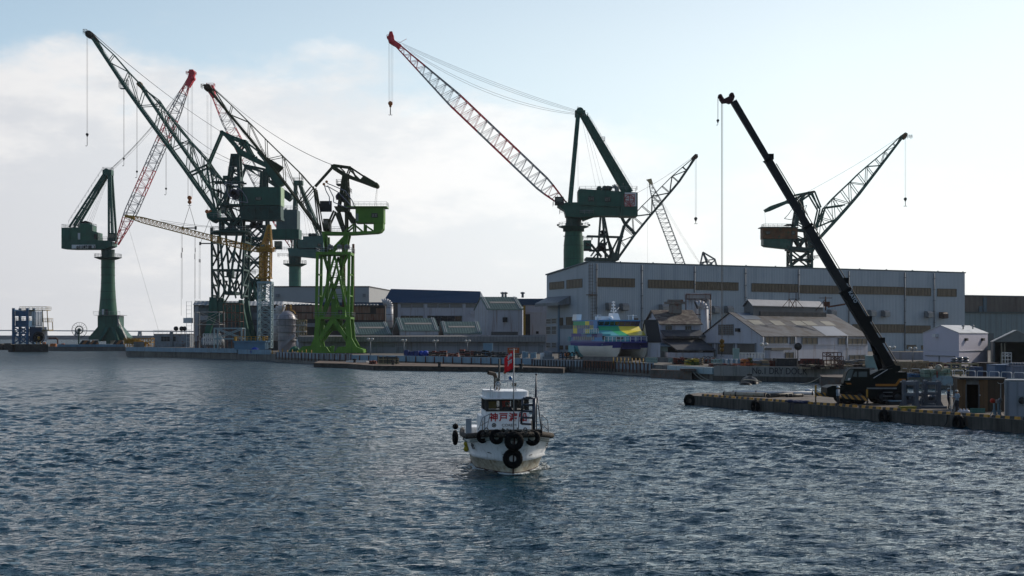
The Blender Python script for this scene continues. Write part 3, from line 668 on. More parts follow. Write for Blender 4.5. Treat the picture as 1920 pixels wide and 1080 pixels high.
# ---- dust collectors between the houses and the hall
dc = thing('dust_collector', XY(1309, 385, ZD), 'tall rust-streaked white dust collector with four silos against the hall wall', 'silo')
M_silo = mat('silo_paint', (0.42, 0.43, 0.46), 0.6, var=0.12, sc=0.3, c2=(0.17, 0.07, 0.04), amt=0.3, streak=True)
for px in (1291, 1302):
    s = MB(); c = XY(px, 385); s.lathe((c.x, c.y, 0), [(0, hz(385, 561)), (1.1, hz(385, 562)), (1.1, hz(385, 598)), (.5, hz(385, 606)), (.5, ZD)], 14); s.build('silo', M_silo, dc)
for px in (1316, 1326):
    s = MB(); c = XY(px, 387); s.lathe((c.x, c.y, 0), [(0, hz(385, 561)), (1.1, hz(385, 562)), (1.1, hz(385, 598)), (.5, hz(385, 606)), (.5, ZD)], 14); s.build('silo', M_silo, dc)
s = MB()
for px in (1286, 1332):
    for dy in (-2, 3): c = XY(px, 385+dy); s.beam((c.x, c.y, ZD), (c.x, c.y, hz(385, 553)), 0.25)
for y in (553, 561, 590, 600): a = XY(1285, 383, hz(385, y)); b = XY(1333, 383, hz(385, y)); s.beam(a, b, 0.2)
s.build('frame', M_rust, dc); s = MB(); s.rail([XY(1285, 383, hz(385, 561)), XY(1333, 383, hz(385, 561)), XY(1333, 389, hz(385, 561))], 1.6, 1.6, 0.06); s.bb(XY(1286, 384).x, XY(1332, 384).x, 383.5, 388, hz(385, 559), hz(385, 550)); s.build('top_deck', M_silo, dc)
dp = thing('elbow_duct', XY(1321, 352, ZD), 'white vertical duct with hooked open elbow in front of the dust collector', 'duct')
s = MB(); c = XY(1321, 352); r = .95; s.tube((c.x, c.y, ZD), (c.x, c.y, hz(352, 580)), r, n=14); q = [Vector((c.x, c.y, hz(352, 580)))+Vector((-1.3+1.3*math.cos(t), 0, 1.3*math.sin(t)+0)) for t in [R(25*i) for i in range(6)]]
for a, b in zip(q[:-1], q[1:]): s.tube(a, b, r, n=14)
s.build('pipe', M_silo, dp); s = MB(); s.tube(q[-1], q[-1]+(q[-1]-q[-2])*.25, r*1.15, n=14); s.build('mouth', M_dark, dp)
# ---- background blocks, centre left
def flatblock(nm, lab, x0, x1, y0, D, m, mroof=None, x2=None, D2=None, dep=40, cap=0.5, cat='building'):
    a = XY(x0, D); b = XY(x1, D); 
    c = XY(x2, D2) if x2 else b+Vector((0, dep, 0)); d = a+(c-b)
    o = thing(nm, (a.x, a.y, ZD), lab, cat); z = hz(D, y0); cbox(o, 'wall', m, [a, b, c, d], ZD, z)
    if mroof: cbox(o, 'roof', mroof, [a, b, c, d], z+.02, z+cap, 0.01)
    return o, a, b, z
M_far1 = mat('far_white_block', (0.33, 0.34, 0.35), 0.7, var=0.06)
fb, a, b, z = flatblock('far_white_block', 'long flat white block standing farthest behind the lime green crane', 505, 692, 538.5, 640, M_far1, M_dark, 735, 700)
for x in (521, 683.5):
    s = MB(); wallrect(s, a, b, x-3, x+3, 551, 557, 1.5); s.build('wall_vent', M_grey, fb)
nb, a, b, z = flatblock('navy_roofed_shed', 'low shed with long dark blue roof before the far white block', 519, 742, 569, 600, M_navy, M_navy, dep=24)
# blue-roofed hall 720-900
q0 = XY(718, 500); q1 = XY(901, 506); q2 = XY(905, 580); q3 = XY(732, 560)
bh = thing('blue_roofed_hall', (q0.x, q0.y, ZD), 'white hall with deep dark blue fascia and roof in the centre', 'building')
cbox(bh, 'wall', M_wht2, [q0, q1, q2, q3], ZD, hz(500, 567))
s = MB(); zA = hz(500, 567)-.1; zB = hz(505, 542); o_ = Vector((0, -1.0, 0))
e0 = XY(718, 500); e1 = XY(900.5, 506); s.hexa([e0+o_+Z*zA, e1+o_+Z*zA, q2+Z*zA, q3+Z*zA, lerp(e0, e1, .075)+Vector((0, 2.5, 0))+Z*zB, e1+Vector((0, 2.5, 0))+Z*(zB-.7), q2+Z*zB, q3+Z*zB]); s.build('roof', M_navy, bh)
for x in (746, 796, 868): 
    s = MB(); wallrect(s, q0, q1, x, x+5, 569, 610, 0.35); s.build('pilaster', M_wht2, bh)
for a, b in ((751, 793), (800, 866)): window(bh, q0, q1, a, b, 592, 612, 5, 2, M_glass, M_grey)
for a, b in ((751, 771), (773, 793), (801, 820), (822, 842), (844, 866), (873, 893)): window(bh, q0, q1, a, b, 570, 576.5, 1, 1, mat('clerestory', (0.2, 0.19, 0.18), 0.7), M_grey)
s = MB(); wallrect(s, q0, q1, 881, 887.5, 583, 589.5, 1.0); wallrect(s, q0, q1, 881.5, 885, 590, 593, .7); s.build('wall_unit', M_wht2, bh)
s = MB(); wallrect(s, q0, q1, 721, 745, 567.5, 634, .4); s.build('steel_end', mat('end_bay', (0.10, 0.095, 0.09), 0.8, c2=RUST, amt=.3, streak=True), bh)
# rusty old workshop 505-720
q0 = XY(509, 480); q1 = XY(722, 487); dp_ = Vector((0, 40, 0))
ow = thing('rusty_workshop', (q0.x, q0.y, ZD), 'long old workshop with two rust-stained panel bands behind the lime green crane', 'building')
M_rb = mat('rust_stained_panels', (0.22, 0.17, 0.13), 0.85, var=0.3, sc=0.25, c2=(0.12, 0.045, 0.025), amt=0.65, streak=True)
cbox(ow, 'wall', mat('workshop_dark_wall', (0.045, 0.042, 0.04), 0.8, var=.3), [q0, q1, q1+dp_, q0+dp_], ZD, hz(480, 572.5))
for (x0, x1, y0, y1) in ((517, 591, 573.5, 585), (592, 694, 574.5, 586.5), (705, 720, 578, 588), (517, 591, 587.5, 598), (592, 720, 588.5, 600)):
    s = MB(); wallrect(s, q0, q1, x0, x1, y0, y1, .5); s.build('wall_panel', M_rb, ow)
s = MB(); wallrect(s, q0, q1, 560, 722, 606, 613, 1.5); s.build('pipe_duct', M_grey, ow)
for x in (519, 541, 561, 577, 664, 681, 700): 
    s = MB(); c = XY(x, 484, hz(482, 572.5)); 
    for k in range(3): s.ball(c+Vector((k*1.1-1.1, 0, .15)), .62, 8, 5, (1, 1, .7))
    s.build('roof_ventilator', M_steel, ow)
cbox(ow, 'roof', M_dark, [q0+Vector((0, -.6, 0)), q1+Vector((0, -.6, 0)), q1+dp_, q0+dp_], hz(480, 572.5), hz(480, 571.5))
def hookduct(px, D, y0, y1, lab, flip=1, r=1.2):
    o = thing('elbow_duct', XY(px, D, ZD), lab, 'duct'); s = MB(); c = XY(px, D); z1 = hz(D, y0)-2*r
    s.tube((c.x, c.y, hz(D, y1)), (c.x, c.y, z1), r, n=16)
    q = [Vector((c.x+flip*(r*1.25-r*1.25*math.cos(t)), c.y, z1+r*1.25*math.sin(t))) for t in [R(20*i) for i in range(7)]]
    for a, b in zip(q[:-1], q[1:]): s.tube(a, b, r, n=16)
    s.build('pipe', mat('duct_sheet', (0.36, 0.37, 0.40), 0.5, .1, var=.1), o); s = MB()
    k = hz(D, y1)
    while k < z1: s.lathe((c.x, c.y, k), [(r*1.03, 0), (r*1.03, .12)], 16); k += 2.2
    s.build('joint_ring', M_rust, o)
hookduct(519, 440, 572, 640, 'hooked silver vent duct rising beside the dome topped tank', 1, 1.25)
hookduct(730.5, 470, 561, 615, 'hooked silver vent duct against the end of the blue-roofed hall', -1, 1.2)
# ---- green-roofed sheds
def sage(lab, x0, x1, xl, yr, ye, yb, D, tall=False, nm='green_roofed_shed'):
    """gable towards the left: x0..x1 long front eave, xl rear-left corner column; yr ridge row, ye eave row"""
    a = XY(x0, D); b = XY(x1, D+2); d = XY(xl, D+12); c = b+(d-a)
    o = thing(nm, (a.x, a.y, ZD), lab, 'building'); ze_ = hz(D, ye); zr_ = hz(D+6, yr)
    walls([a, b, c, d], ZD, ze_, ('side', zr_)).build('wall', M_wht2, o)
    roofslabs([a, b, c, d], ze_, ('side', zr_), 0.3, 0.15).build('roof', M_roofgn, o)
    # standing seams, skylight strip and edge ladders on the near slope
    m0 = (a+d)/2; m1 = (b+c)/2; 
    def rp(t, u, up): q = lerp(lerp(m0, m1, t), lerp(a, b, t), u); return Vector((q.x, q.y, lerp(zr_, ze_, u)+up))
    s = MB()
    for i in range(1, 14): s.beam(rp(i/14, 0, .2), rp(i/14, 1.03, .2), .10, .1)
    s.build('roof_seam', mat('roof_seam', (0.05, 0.085, 0.08), .5), o)
    s = MB(); s.hexa([rp(.16, .55, .19), rp(.88, .55, .19), rp(.88, .42, .19), rp(.16, .42, .19), rp(.16, .55, .26), rp(.88, .55, .26), rp(.88, .42, .26), rp(.16, .42, .26)]); s.build('skylight', mat('skylight_strip', (0.30, 0.28, 0.25), .6, sc=3), o)
    s = MB()
    for t in (0.02, 0.93):
        for dt in (0, .05): s.beam(rp(t+dt, 0, .3), rp(t+dt, 1, .3), .1)
        for k in range(9): s.beam(rp(t, k/9, .3), rp(t+.05, k/9, .3), .08)
    s.build('roof_ladder', M_white, o)
    return o, a, b, d
gw, a, b, d = sage('tall white gable building with sage green roof and small dark wall vent', 914, 980, 890, 557.5, 580, 637, 430)
s = MB(); wallrect(s, a, b, 921, 971, 622, 634, .1); s.build('shutter', mat('grey_shutter', (0.10, 0.10, 0.10), .7), gw)
s = MB(); wallrect(s, a, b, 942.5, 951, 595, 604, .5); s.build('wall_vent', M_dark, gw)
s = MB(); wallrect(s, a, b, 981, 985, 573, 637, .3); s.build('yellow_ladder', M_yellow, gw)
for lab, x0, x1, xl, yr, ye in (('sage-roofed shed nearest the lime green crane', 667, 733, 650, 605, 627), ('tallest of the small sage-roofed sheds, with open gable and yellow ladder', 751, 822, 736, 597, 620), ('small shed with darker green roof beside the tall gable building', 833, 902, 822, 604, 625)):
    o, a, b, d = sage(lab, x0, x1, xl, yr, ye, 634, 412)
    s = MB(); ze_ = hz(416, ye); s.prism([lerp(a, d, .12)+Z*ZD+Vector((-.15, -.1, 0)), lerp(a, d, .88)+Z*ZD+Vector((-.15, -.1, 0)), lerp(a, d, .88)+Z*(ze_)+Vector((-.15, -.1, 0)), lerp(a, d, .5)+Z*(ze_+2.6)+Vector((-.15, -.1, 0)), lerp(a, d, .12)+Z*ze_+Vector((-.15, -.1, 0))], (.1, 0, 0)); s.build('opening', M_dark, o)
# right neighbour of the tall gable building: blue strip roof, arch door
q0 = XY(982, 440); q1 = XY(1030, 440); q2 = q1+Vector((0, 30, 0)); q3 = q0+Vector((0, 30, 0))
rb = thing('pump_house', (q0.x, q0.y, ZD), 'white building with blue roof band and arched door beside the assembly hall', 'building')
cbox(rb, 'wall', M_wht2, [q0, q1, q2, q3], ZD, hz(440, 572)); cbox(rb, 'roof', M_navy, [q0+Vector((-2, -.5, 0)), q1+Vector((0, -.5, 0)), q2, q3], hz(440, 572), hz(440, 560))
s = MB(); wallrect(s, q0, q1, 982, 994, 589, 636, .1); s.build('opening', M_dark, rb)
s = MB(); wallrect(s, q0, q1, 983, 1022, 583, 586, .4); wallrect(s, q0, q1, 994, 996, 586, 636, .3); s.build('beam_trim', M_wht2, rb)
s = MB(); wallrect(s, q0, q1, 1005, 1010, 621, 626, .2); s.build('window', M_dark, rb)
c = onwall(q0, q1, 1014, 636); s = MB(); s.prism([Vector((c.x+1.4*math.cos(R(t)), c.y-.1, c.z-.6+1.8*math.sin(R(t)))) for t in range(0, 181, 20)], (0, -.1, 0)); s.build('arched_door', M_dark, rb)
for px in (942.5, 948, 980):
    s = MB(); c = XY(px, 470, hz(470, 558)); s.tube(c, c+Z*1.2, .4, n=8); s.lathe(c, [(0, 1.9), (.75, 1.7), (.75, 1.35), (.4, 1.2)], 8)
    solo(s, 'roof_cowl', M_steel, {942.5: 'left one of the paired steel roof cowls above the tall sage-roofed building', 948: 'right one of the paired steel roof cowls above the tall sage-roofed building', 980: 'lone steel roof cowl above the blue band roof of the pump house'}[px], 'vent', 'roof cowls behind the centre sheds')
# ---- long low shed along the quay
q0 = XY(560, 408); q1 = XY(1023, 398); q2 = XY(1023, 409); q3 = XY(560, 419)
ls = thing('long_quay_shed', (q0.x, q0.y, ZD), 'very long low grey shed running behind the quay from the lime crane to the hall', 'building')
M_ls = mat('shed_grey_wall', (0.24, 0.25, 0.28), .8, var=.12, sc=.15, c2=(.13, .11, .1), amt=.25, streak=True)
cbox(ls, 'wall', M_ls, [q0, q1, q2, q3], ZD, hz(400, 641))
s = MB(); zA = hz(400, 641); zB = hz(402, 631); f0 = q0+Vector((0, -1.6, 0)); f1 = q1+Vector((0, -1.6, 0))
s.hexa([f0+Z*zA, f1+Z*zA, q2+Z*zA, q3+Z*zA, f0+Vector((0, .5, zB)), f1+Vector((0, .5, zB)), q2+Z*(zB+.4), q3+Z*(zB+.4)]); s.build('roof', mat('long_shed_roof', (0.17, 0.165, 0.16), .85, var=.15, corr=((1, 0, 0), .9, .2)), ls)
x = 668
while x < 1018:
    s = MB(); wallrect(s, q0, q1, x, x+1.5, 642, 664, .25); s.build('post', M_grey, ls); x += 38
for (a, b, y0, y1) in ((745, 756, 651, 663), (700, 741, 644, 651), (1012, 1019, 648, 660)): 
    s = MB(); wallrect(s, q0, q1, a, b, y0, y1, .1); s.build('panel', M_grey, ls)
s = MB(); wallrect(s, q0, q1, 668, 1018, 646.5, 647.2, .5); s.build('pipe', M_grey, ls)
# ---- left warehouse behind the dark green cranes
q0 = XY(363, 500); q1 = XY(530, 512); dd = Vector((8, 40, 0))
lw = thing('grey_panel_warehouse', (q0.x, q0.y, ZD), 'grey panelled warehouse with ribbed roof edge behind the dark green crane legs', 'building')
cbox(lw, 'wall', mat('panelled_wall', (0.15, 0.16, 0.18), .8, var=.35, sc=.12, c2=(.09, .075, .065), amt=.4), [q0, q1, q1+dd, q0+dd], ZD, hz(500, 572))
s = MB(); n_ = Vector((0, -1, 0)); zA = hz(500, 572); zB = hz(500, 563.5)
s.hexa([q0+n_+Z*zA, q1+n_+Z*zA, q1+dd+Z*zA, q0+dd+Z*zA, q0+Vector((0, 2, zB)), q1+Vector((0, 2, zB)), q1+dd+Z*zB, q0+dd+Z*zB]); s.build('roof', mat('ribbed_roof', (0.34, 0.37, 0.40), .5, corr=((1, 0, 0), 1.3, .6)), lw)
for (a, b, y0, y1) in ((365, 372, 574, 640), (373, 402, 578, 588), (373, 395, 592, 600), (374, 400, 604, 612), (425, 445, 590, 606), (470, 484, 586, 600), (372, 392, 618, 630), (470, 485, 610, 622)):
    s = MB(); wallrect(s, q0, q1, a, b, y0, y1, .15); s.build('wall_panel', rnd.choice([M_grey, M_wht2, mat('brown_panel', (.10, .085, .075), .8)]), lw)
s = MB(); a = q0+Vector((-2.4, -.5, 0)); 
for dx in (0, 1.8): s.beam(a+Vector((dx, 0, ZD)), a+Vector((dx, 0, hz(500, 565))), .12)
k = ZD
while k < hz(500, 566): s.beam(a+Z*k, a+Vector((1.8, 0, k)), .08); k += 1.4
s.box(a+Vector((.6, 0, hz(500, 601))), (3, 2, 1.8)); s.build('ladder_tower', M_white, lw)
# ---- shed by the sea at left
q0 = XY(288, 610); q1 = XY(356, 606); dd = Vector((0, 14, 0))
ss = thing('seaside_equipment_shed', (q0.x, q0.y, ZD), 'low grey shed with rooftop railing standing alone left of the warehouse', 'building')
cbox(ss, 'wall', mat('seaside_wall', (0.20, 0.23, 0.26), .7, var=.25, c2=RUST, amt=.15), [q0, q1, q1+dd, q0+dd], ZD, hz(610, 627))
cbox(ss, 'roof', M_dark, [q0, q1, q1+dd, q0+dd], hz(610, 627)+.02, hz(610, 625.8), .01)
s = MB(); s.rail([q0+Z*(hz(610, 625.8)), q1+Z*(hz(610, 625.8))], 1.5, 2.2, .07); s.build('railing', M_white, ss)
for x0, x1, y0, y1 in ((302, 330, 631, 640),): window(ss, q0, q1, x0, x1, y0, y1, 5, 2, M_dark, M_steel)
s = MB(); wallrect(s, q0, q1, 320, 325, 622, 652, .5); wallrect(s, q0, q1, 333, 345, 644, 650, 2); s.build('pipework', M_grey, ss)
for i, x in enumerate((330.5, 341, 346.5)):
    s = MB(); c = XY(x, 607, hz(610, 625.8)); s.tube(c, c+Z*1.6, .1); s.lathe(c+Vector((0, -.4, 2.2)), [(0, -.3), (1.0, -.3), (1.0, .3), (0, .3)], 12, 'Y'); s.build('siren', M_dark, ss)
# ================================================================ cranes
def res(pts, n):
    """n+1 points evenly spaced along the polyline"""
    d = [0]
    for a, b in zip(pts[:-1], pts[1:]): d.append(d[-1]+math.hypot(b[0]-a[0], b[1]-a[1]))
    o = []
    for i in range(n+1):
        s = d[-1]*i/n; k = 0
        while k < len(pts)-2 and d[k+1] < s: k += 1
        t = (s-d[k])/max(1e-9, d[k+1]-d[k]); o.append((lerp(pts[k][0], pts[k+1][0], t), lerp(pts[k][1], pts[k+1][1], t)))
    return o
def truss(mb, pl, low, up, w0, w1, n, r, rb, ru=None, bands=None, walk=False):
    """two side frames between picture polylines low and up (tip first), half width w0 at the tip to w1 at the foot"""
    A = res(low, n); B = res(up, n); ru = ru or r
    for s in (-1, 1):
        a = [pl(*A[i], s*lerp(w0, w1, i/n)) for i in range(n+1)]; b = [pl(*B[i], s*lerp(w0, w1, i/n)) for i in range(n+1)]
        for i in range(n):
            if bands: mb.cur = bands(i/n)
            mb.beam(a[i], a[i+1], r); mb.beam(b[i], b[i+1], ru)
            mb.beam(a[i], b[i], rb); mb.beam(*((a[i], b[i+1]) if i % 2 else (b[i], a[i+1])), rb)
        mb.beam(a[n], b[n], rb)
        if walk and s == -1:
            mb.rail([p+Z*(r*.6) for p in a], 1.2, 3.0, .035)
    for i in range(n+1):
        if bands: mb.cur = bands(min(i/n, .999))
        h = lerp(w0, w1, i/n)
        for Q in (A, B):
            mb.beam(pl(*Q[i], -h), pl(*Q[i], h), rb)
            if i < n:
                h2 = lerp(w0, w1, (i+1)/n); mb.beam(pl(*Q[i], -h if i % 2 else h), pl(*Q[i+1], h2 if i % 2 else -h2), rb*.8)
def boomlat(mb, pl, tip, foot, wt, wm, n, r, rb, bands, dpx, taper=0.14, taperf=0.14, ends=(0.25, 0.35)):
    """square lattice boom from tip to foot (picture px); wm half width across in metres, dpx half depth in picture px"""
    tx, ty = tip; fx, fy = foot; L_ = math.hypot(fx-tx, fy-ty); nx, ny = -(fy-ty)/L_, (fx-tx)/L_
    def sc(t): 
        if t < taper: return lerp(ends[0], 1, t/taper)
        if t > 1-taperf: return lerp(ends[1], 1, (1-t)/taperf)
        return 1
    def q(t, s, e): k = sc(t); return pl(lerp(tx, fx, t)+nx*dpx*k*s, lerp(ty, fy, t)+ny*dpx*k*s, e*wm*k)
    for i in range(n):
        t0, t1 = i/n, (i+1)/n; mb.cur = bands((t0+t1)/2)
        for s in (-1, 1):
            for e in (-1, 1): mb.beam(q(t0, s, e), q(t1, s, e), r)
        for s in (-1, 1):
            mb.beam(q(t0, s, -1), q(t0, s, 1), rb); mb.beam(q(t0, s, -1 if i % 2 else 1), q(t1, s, 1 if i % 2 else -1), rb)
            mb.beam(q(t0, -1, s), q(t0, 1, s), rb*.8)
            tm = (t0+t1)/2; mb.beam(q(t0, -1, s), q(tm, 1, s), rb); mb.beam(q(tm, 1, s), q(t1, -1, s), rb)
def tower(mb, pl, top, bot, wt, wb, levels, r, rb, xb=True, diamond=False):
    """top=(xl,xr,y) bot=(xl,xr,y): four legs, horizontals and bracing"""
    def q(t, s, e): return pl(lerp(top[0 if s < 0 else 1], bot[0 if s < 0 else 1], t), lerp(top[2], bot[2], t), e*lerp(wt, wb, t))
    L_ = [i/levels for i in range(levels+1)] if isinstance(levels, int) else levels
    C4 = ((-1, -1), (1, -1), (1, 1), (-1, 1))
    for a, b in zip(L_[:-1], L_[1:]):
        for s, e in C4: mb.beam(q(a, s, e), q(b, s, e), r)
        for k in range(4):
            c, d = C4[k], C4[(k+1) % 4]
            mb.beam(q(a, *c), q(a, *d), rb)
            if xb: mb.beam(q(a, *c), q(b, *d), rb); mb.beam(q(a, *d), q(b, *c), rb)
            elif diamond:
                m = (q((a+b)/2, *c), q((a+b)/2, *d)); t_ = (q(a, *c)+q(a, *d))/2; u_ = (q(b, *c)+q(b, *d))/2
                for mm in m: mb.beam(t_, mm, rb); mb.beam(mm, u_, rb)
    for k in range(4): mb.beam(q(L_[-1], *C4[k]), q(L_[-1], *C4[(k+1) % 4]), rb)
def boxp(mb, pl, x0, x1, y0, y1, o0, o1):
    a = [pl(x0, y1, o0), pl(x1, y1, o0), pl(x1, y1, o1), pl(x0, y1, o1)]; zt = pl(x0, y0, 0).z; zb = pl(x0, y1, 0).z
    mb.hexa([Vector((p.x, p.y, zb)) for p in a]+[Vector((p.x, p.y, zt)) for p in a])
def prismp(mb, pl, pts, o0, o1):
    mb.prism([pl(x, y, o0) for x, y in pts], pl.n*(o1-o0))
def winp(parent, pl, x0, x1, y0, y1, off, name='window', m=None, nx=2):
    s = MB(); boxp(s, pl, x0, x1, y0, y1, off-.12, off+.05); s.cur = 1; n_ = -pl.n*.14
    for i in range(nx+1): x = lerp(x0, x1, i/nx); s.beam(pl(x, y0, off)+n_, pl(x, y1, off)+n_, .16, .1)
    for y in (y0, y1): s.beam(pl(x0, y, off)+n_, pl(x1, y, off)+n_, .1, .16)
    return s.build(name, [m or M_glass, M_dark], parent)
def hook(parent_lab, pl, px, y_top, y_blk, y_hook, sheave_px, m, off=0.0, ropes=((0, 0),), r=0.05, cat='hook', drum=True, nm='hook_block'):
    """block with sheaves and hook, hanging in its ropes: a thing of its own"""
    mp = pl.m(1); b = pl(px, y_blk, off); o = thing(nm, b, parent_lab, cat); s = MB(); R_ = sheave_px*mp/2
    s.lathe(b+Vector((0, 0, 0)), [(0, -R_*.55), (R_, -R_*.55), (R_*.92, -R_*.2), (R_*.92, R_*.2), (R_, R_*.55), (0, R_*.55)], 14, 'Y')
    s.box(b-Z*R_*.9, (R_*1.0, R_*.9, R_*1.3)); s.build('sheave_block', m, o)
    hz_ = pl(px, y_hook, off); hs = max(R_*.55, 2.2*mp); s = MB(); s.tube(b-Z*R_*1.2, Vector((b.x, b.y, hz_.z+hs)), R_*.22, n=6)
    c = Vector((b.x, b.y, hz_.z+hs*.6)); 
    for sg in (-1, 1):
        pp = [c+Vector((sg*hs*(1-math.cos(t))*.75, 0, -hs*.9*math.sin(t)+hs*.35)) for t in [R(30*i) for i in range(6)]]
        s.path(pp, hs*.22, 5)
        if 'jib' in nm: break
    s.build('hook', M_dark, o)
    s = MB()
    for dx, do in ropes: s.tube(pl(px+dx, y_top, off+do), b+Vector((dx*mp*.9, do, R_*.3)), r, n=3, cap=False)
    s.build('hoist_rope', M_cable, o)
    return o
def cabinp(parent, pl, x0, x1, y0, y1, o0, o1, m, name='operator_cab'):
    s = MB(); boxp(s, pl, x0, x1, y0, y1, o0, o1); o = s.build(name, m, parent)
    s = MB(); boxp(s, pl, lerp(x0, x1, .12), lerp(x0, x1, .88), lerp(y0, y1, .15), lerp(y0, y1, .6), o0-.08, o0); s.build('window', M_glass, o); return o
def deckrail(mb, pl, x0, x1, y, o0, o1, h=1.2, step=2.0, r=.045):
    a = [pl(x0, y, o0), pl(x1, y, o0), pl(x1, y, o1), pl(x0, y, o1)]; z = a[0].z; a = [Vector((p.x, p.y, z)) for p in a]; mb.rail(a+[a[0]], h, step, r)
def zigrail(mb, pl, a, b, off, r=.1, n=12):  # inclined ladder
    for i in range(n): p = lerp(Vector(a), Vector(b), i/n)
# ---------------- column cranes with red and white lattice booms
def redwhite(k):
    return lambda t: 0 if any(a <= t < b for a, b in k) else 1
M_silverw = mat('white_boom_paint', (0.26, 0.26, 0.27), .5, var=.15)
# crane A (far left)
pl = Pl(700, 205, 0)
A = thing('column_crane', P(203, 642, 700), 'green column crane at the far left with red and white boom and white lettered panel', 'crane')
s = MB(); c = XY(202.5, 700); mp = .2625
zz_ = lambda y: hz(700, y)
s.lathe((c.x, c.y, 0), [(17*mp, zz_(592)), (17*mp, zz_(588)), (14.5*mp, zz_(560)), (13*mp, zz_(535)), (12.6*mp, zz_(520)), (12.6*mp, zz_(487))], 32); o = s.build('column', M_greenlt, A)
s = MB()
for y in (502, 516, 531, 547, 562, 577): s.lathe((c.x, c.y, 0), [(13.2*mp+(max(0, y-535)/20)**1.1*mp*1.2, zz_(y)-.12), (13.2*mp+(max(0, y-535)/20)**1.1*mp*1.2, zz_(y)+.12)], 32)
s.build('weld_band', M_dkgreen, o); s = MB(); s.box((c.x-1.2, c.y-4.4, zz_(585)), (1.0, .5, 2.6)); s.build('ladder_door', M_white, o); s = MB(); s.box((c.x+.6, c.y-4.4, zz_(585)), (1.2, .5, 2.6)); s.build('doorway', M_dark, o)
s = MB(); s.lathe((c.x, c.y, 0), [(0, zz_(487)), (15*mp, zz_(487)), (25*mp, zz_(483.5)), (25*mp, zz_(482.5)), (0, zz_(482.5))], 28); s.lathe((c.x, c.y, 0), [(13*mp, zz_(483)), (12*mp, zz_(480)), (12.5*mp, zz_(468))], 28)
s.rail([Vector((c.x+24.5*mp*math.cos(t), c.y+24.5*mp*math.sin(t), zz_(482.5))) for t in [R(20*i) for i in range(19)]], 1.6, 2.2, .06); s.build('slewing_ring', M_dkgreen, A)
s = MB(); a_ = [(-20, 592), (20, 592), (20, 613), (36.5, 632), (36.5, 637), (20, 637), (14, 636), (14, 638), (4, 638), (4, 645), (-4, 645), (-4, 638), (-14, 638), (-14, 636), (-20, 637), (-36.5, 637), (-36.5, 632), (-20, 613)]
s.prism([P(203+x, y, 695.5) for x, y in a_], (0, 9, 0)); s.hexa([P(183, 640, 692)+Vector(v) for v in ((0, 0, 0), (1.2, 0, 0), (1.2, 16, 0), (0, 16, 0), (3, 3, 7), (5, 3, 7), (5, 13, 7), (3, 13, 7))]); s.hexa([P(223, 640, 692)+Vector(v) for v in ((-1.2, 0, 0), (0, 0, 0), (0, 16, 0), (-1.2, 16, 0), (-5, 3, 7), (-3, 3, 7), (-3, 13, 7), (-5, 13, 7))])
s.build('travelling_base', M_green, A)
s = MB(); s.rail([P(175, 590, 694)+Z*0, P(225, 590, 694), P(225, 590, 706)], 1.6, 2.4, .06); s.bb(P(176, 0, 694).x, P(226, 0, 694).x, 694, 706, zz_(591.5), zz_(590.8)); a_ = P(222, 604, 694); b_ = P(238, 638, 692); s.beam(a_, b_, .4); s.rail([b_, a_], 1.4, 2.5, .06); s.beam(P(221, 592, 693.5), P(221, 612, 693.5), .5, .1)
s.build('walkway', M_steel, A)
for x0, x1 in ((146, 168), (165, 183), (209, 232)):
    pts_ = [P(x0+2, 646, 692), P(x1, 646, 692), P(x1-2, 638, 692), P(x0+8, 638, 692)]
    M_haz = bpy.data.materials.get('hazard_stripes')
    if not M_haz:
        m = bpy.data.materials.new('hazard_stripes'); m.use_nodes = True; n = m.node_tree.nodes; l = m.node_tree.links; b = n['Principled BSDF']; b.inputs['Roughness'].default_value = .6
        t = n.new('ShaderNodeTexCoord'); vm = n.new('ShaderNodeVectorMath'); vm.operation = 'DOT_PRODUCT'; l.new(t.outputs['Object'], vm.inputs[0]); vm.inputs[1].default_value = Vector((1, 0, -.8)).normalized()*(2*math.pi/2.6)
        sn = n.new('ShaderNodeMath'); sn.operation = 'SINE'; l.new(vm.outputs['Value'], sn.inputs[0]); g = n.new('ShaderNodeMath'); g.operation = 'GREATER_THAN'; l.new(sn.outputs[0], g.inputs[0]); g.inputs[1].default_value = 0
        mx = n.new('ShaderNodeMix'); mx.data_type = 'RGBA'; l.new(g.outputs[0], mx.inputs['Factor']); mx.inputs[6].default_value = (.015, .015, .015, 1); mx.inputs[7].default_value = (.24, .095, .025, 1); l.new(mx.outputs[2], b.inputs['Base Color']); M_haz = m
    s = MB(); s.prism(pts_, (0, 2.5, 0)); s.build('bogie_cover', M_haz, A)
s = MB()
prismp(s, pl, [(120.5, 428), (136, 428), (136, 452), (208, 452), (215, 455), (215, 462), (200, 468), (140, 468), (120.5, 467)], -4.5, 4.5); s.build('counterweight_frame', M_green, A)
s = MB(); prismp(s, pl, [(120.5, 428.5), (153, 427), (155, 420), (170, 420), (177, 424), (177, 434), (188, 437), (188, 452), (135, 452), (135, 428.5)], -4, 4); o = s.build('machinery_house', M_greenlt, A)
s = MB(); boxp(s, pl, 151, 155, 438, 450, -4.3, -4); s.build('door', M_white, o); s = MB(); boxp(s, pl, 181, 186, 440, 449, -4.5, -4); s.build('doorway', M_dark, o)
s = MB(); deckrail(s, pl, 121, 136, 428, -4.4, 4.4, 1.6, 2.4, .06); deckrail(s, pl, 148, 177, 426, -3.9, 3.9, 1.6, 2.4, .06); deckrail(s, pl, 188, 215, 452, -4.4, 4.4, 1.8, 2.4, .06); s.build('railing', M_steel, A)
s = MB()
for x, r_ in ((157, 1.2), (162, 1.5), (167, 1.1)): s.lathe(pl(x, 420, 0), [(0, -2), (r_, -2), (r_, 2), (0, 2)], 12, 'Y')
s.build('winch_drum', M_dark, A)
cabinp(A, pl, 207, 222, 438, 453, -4.8, -1.5, M_dkgreen)
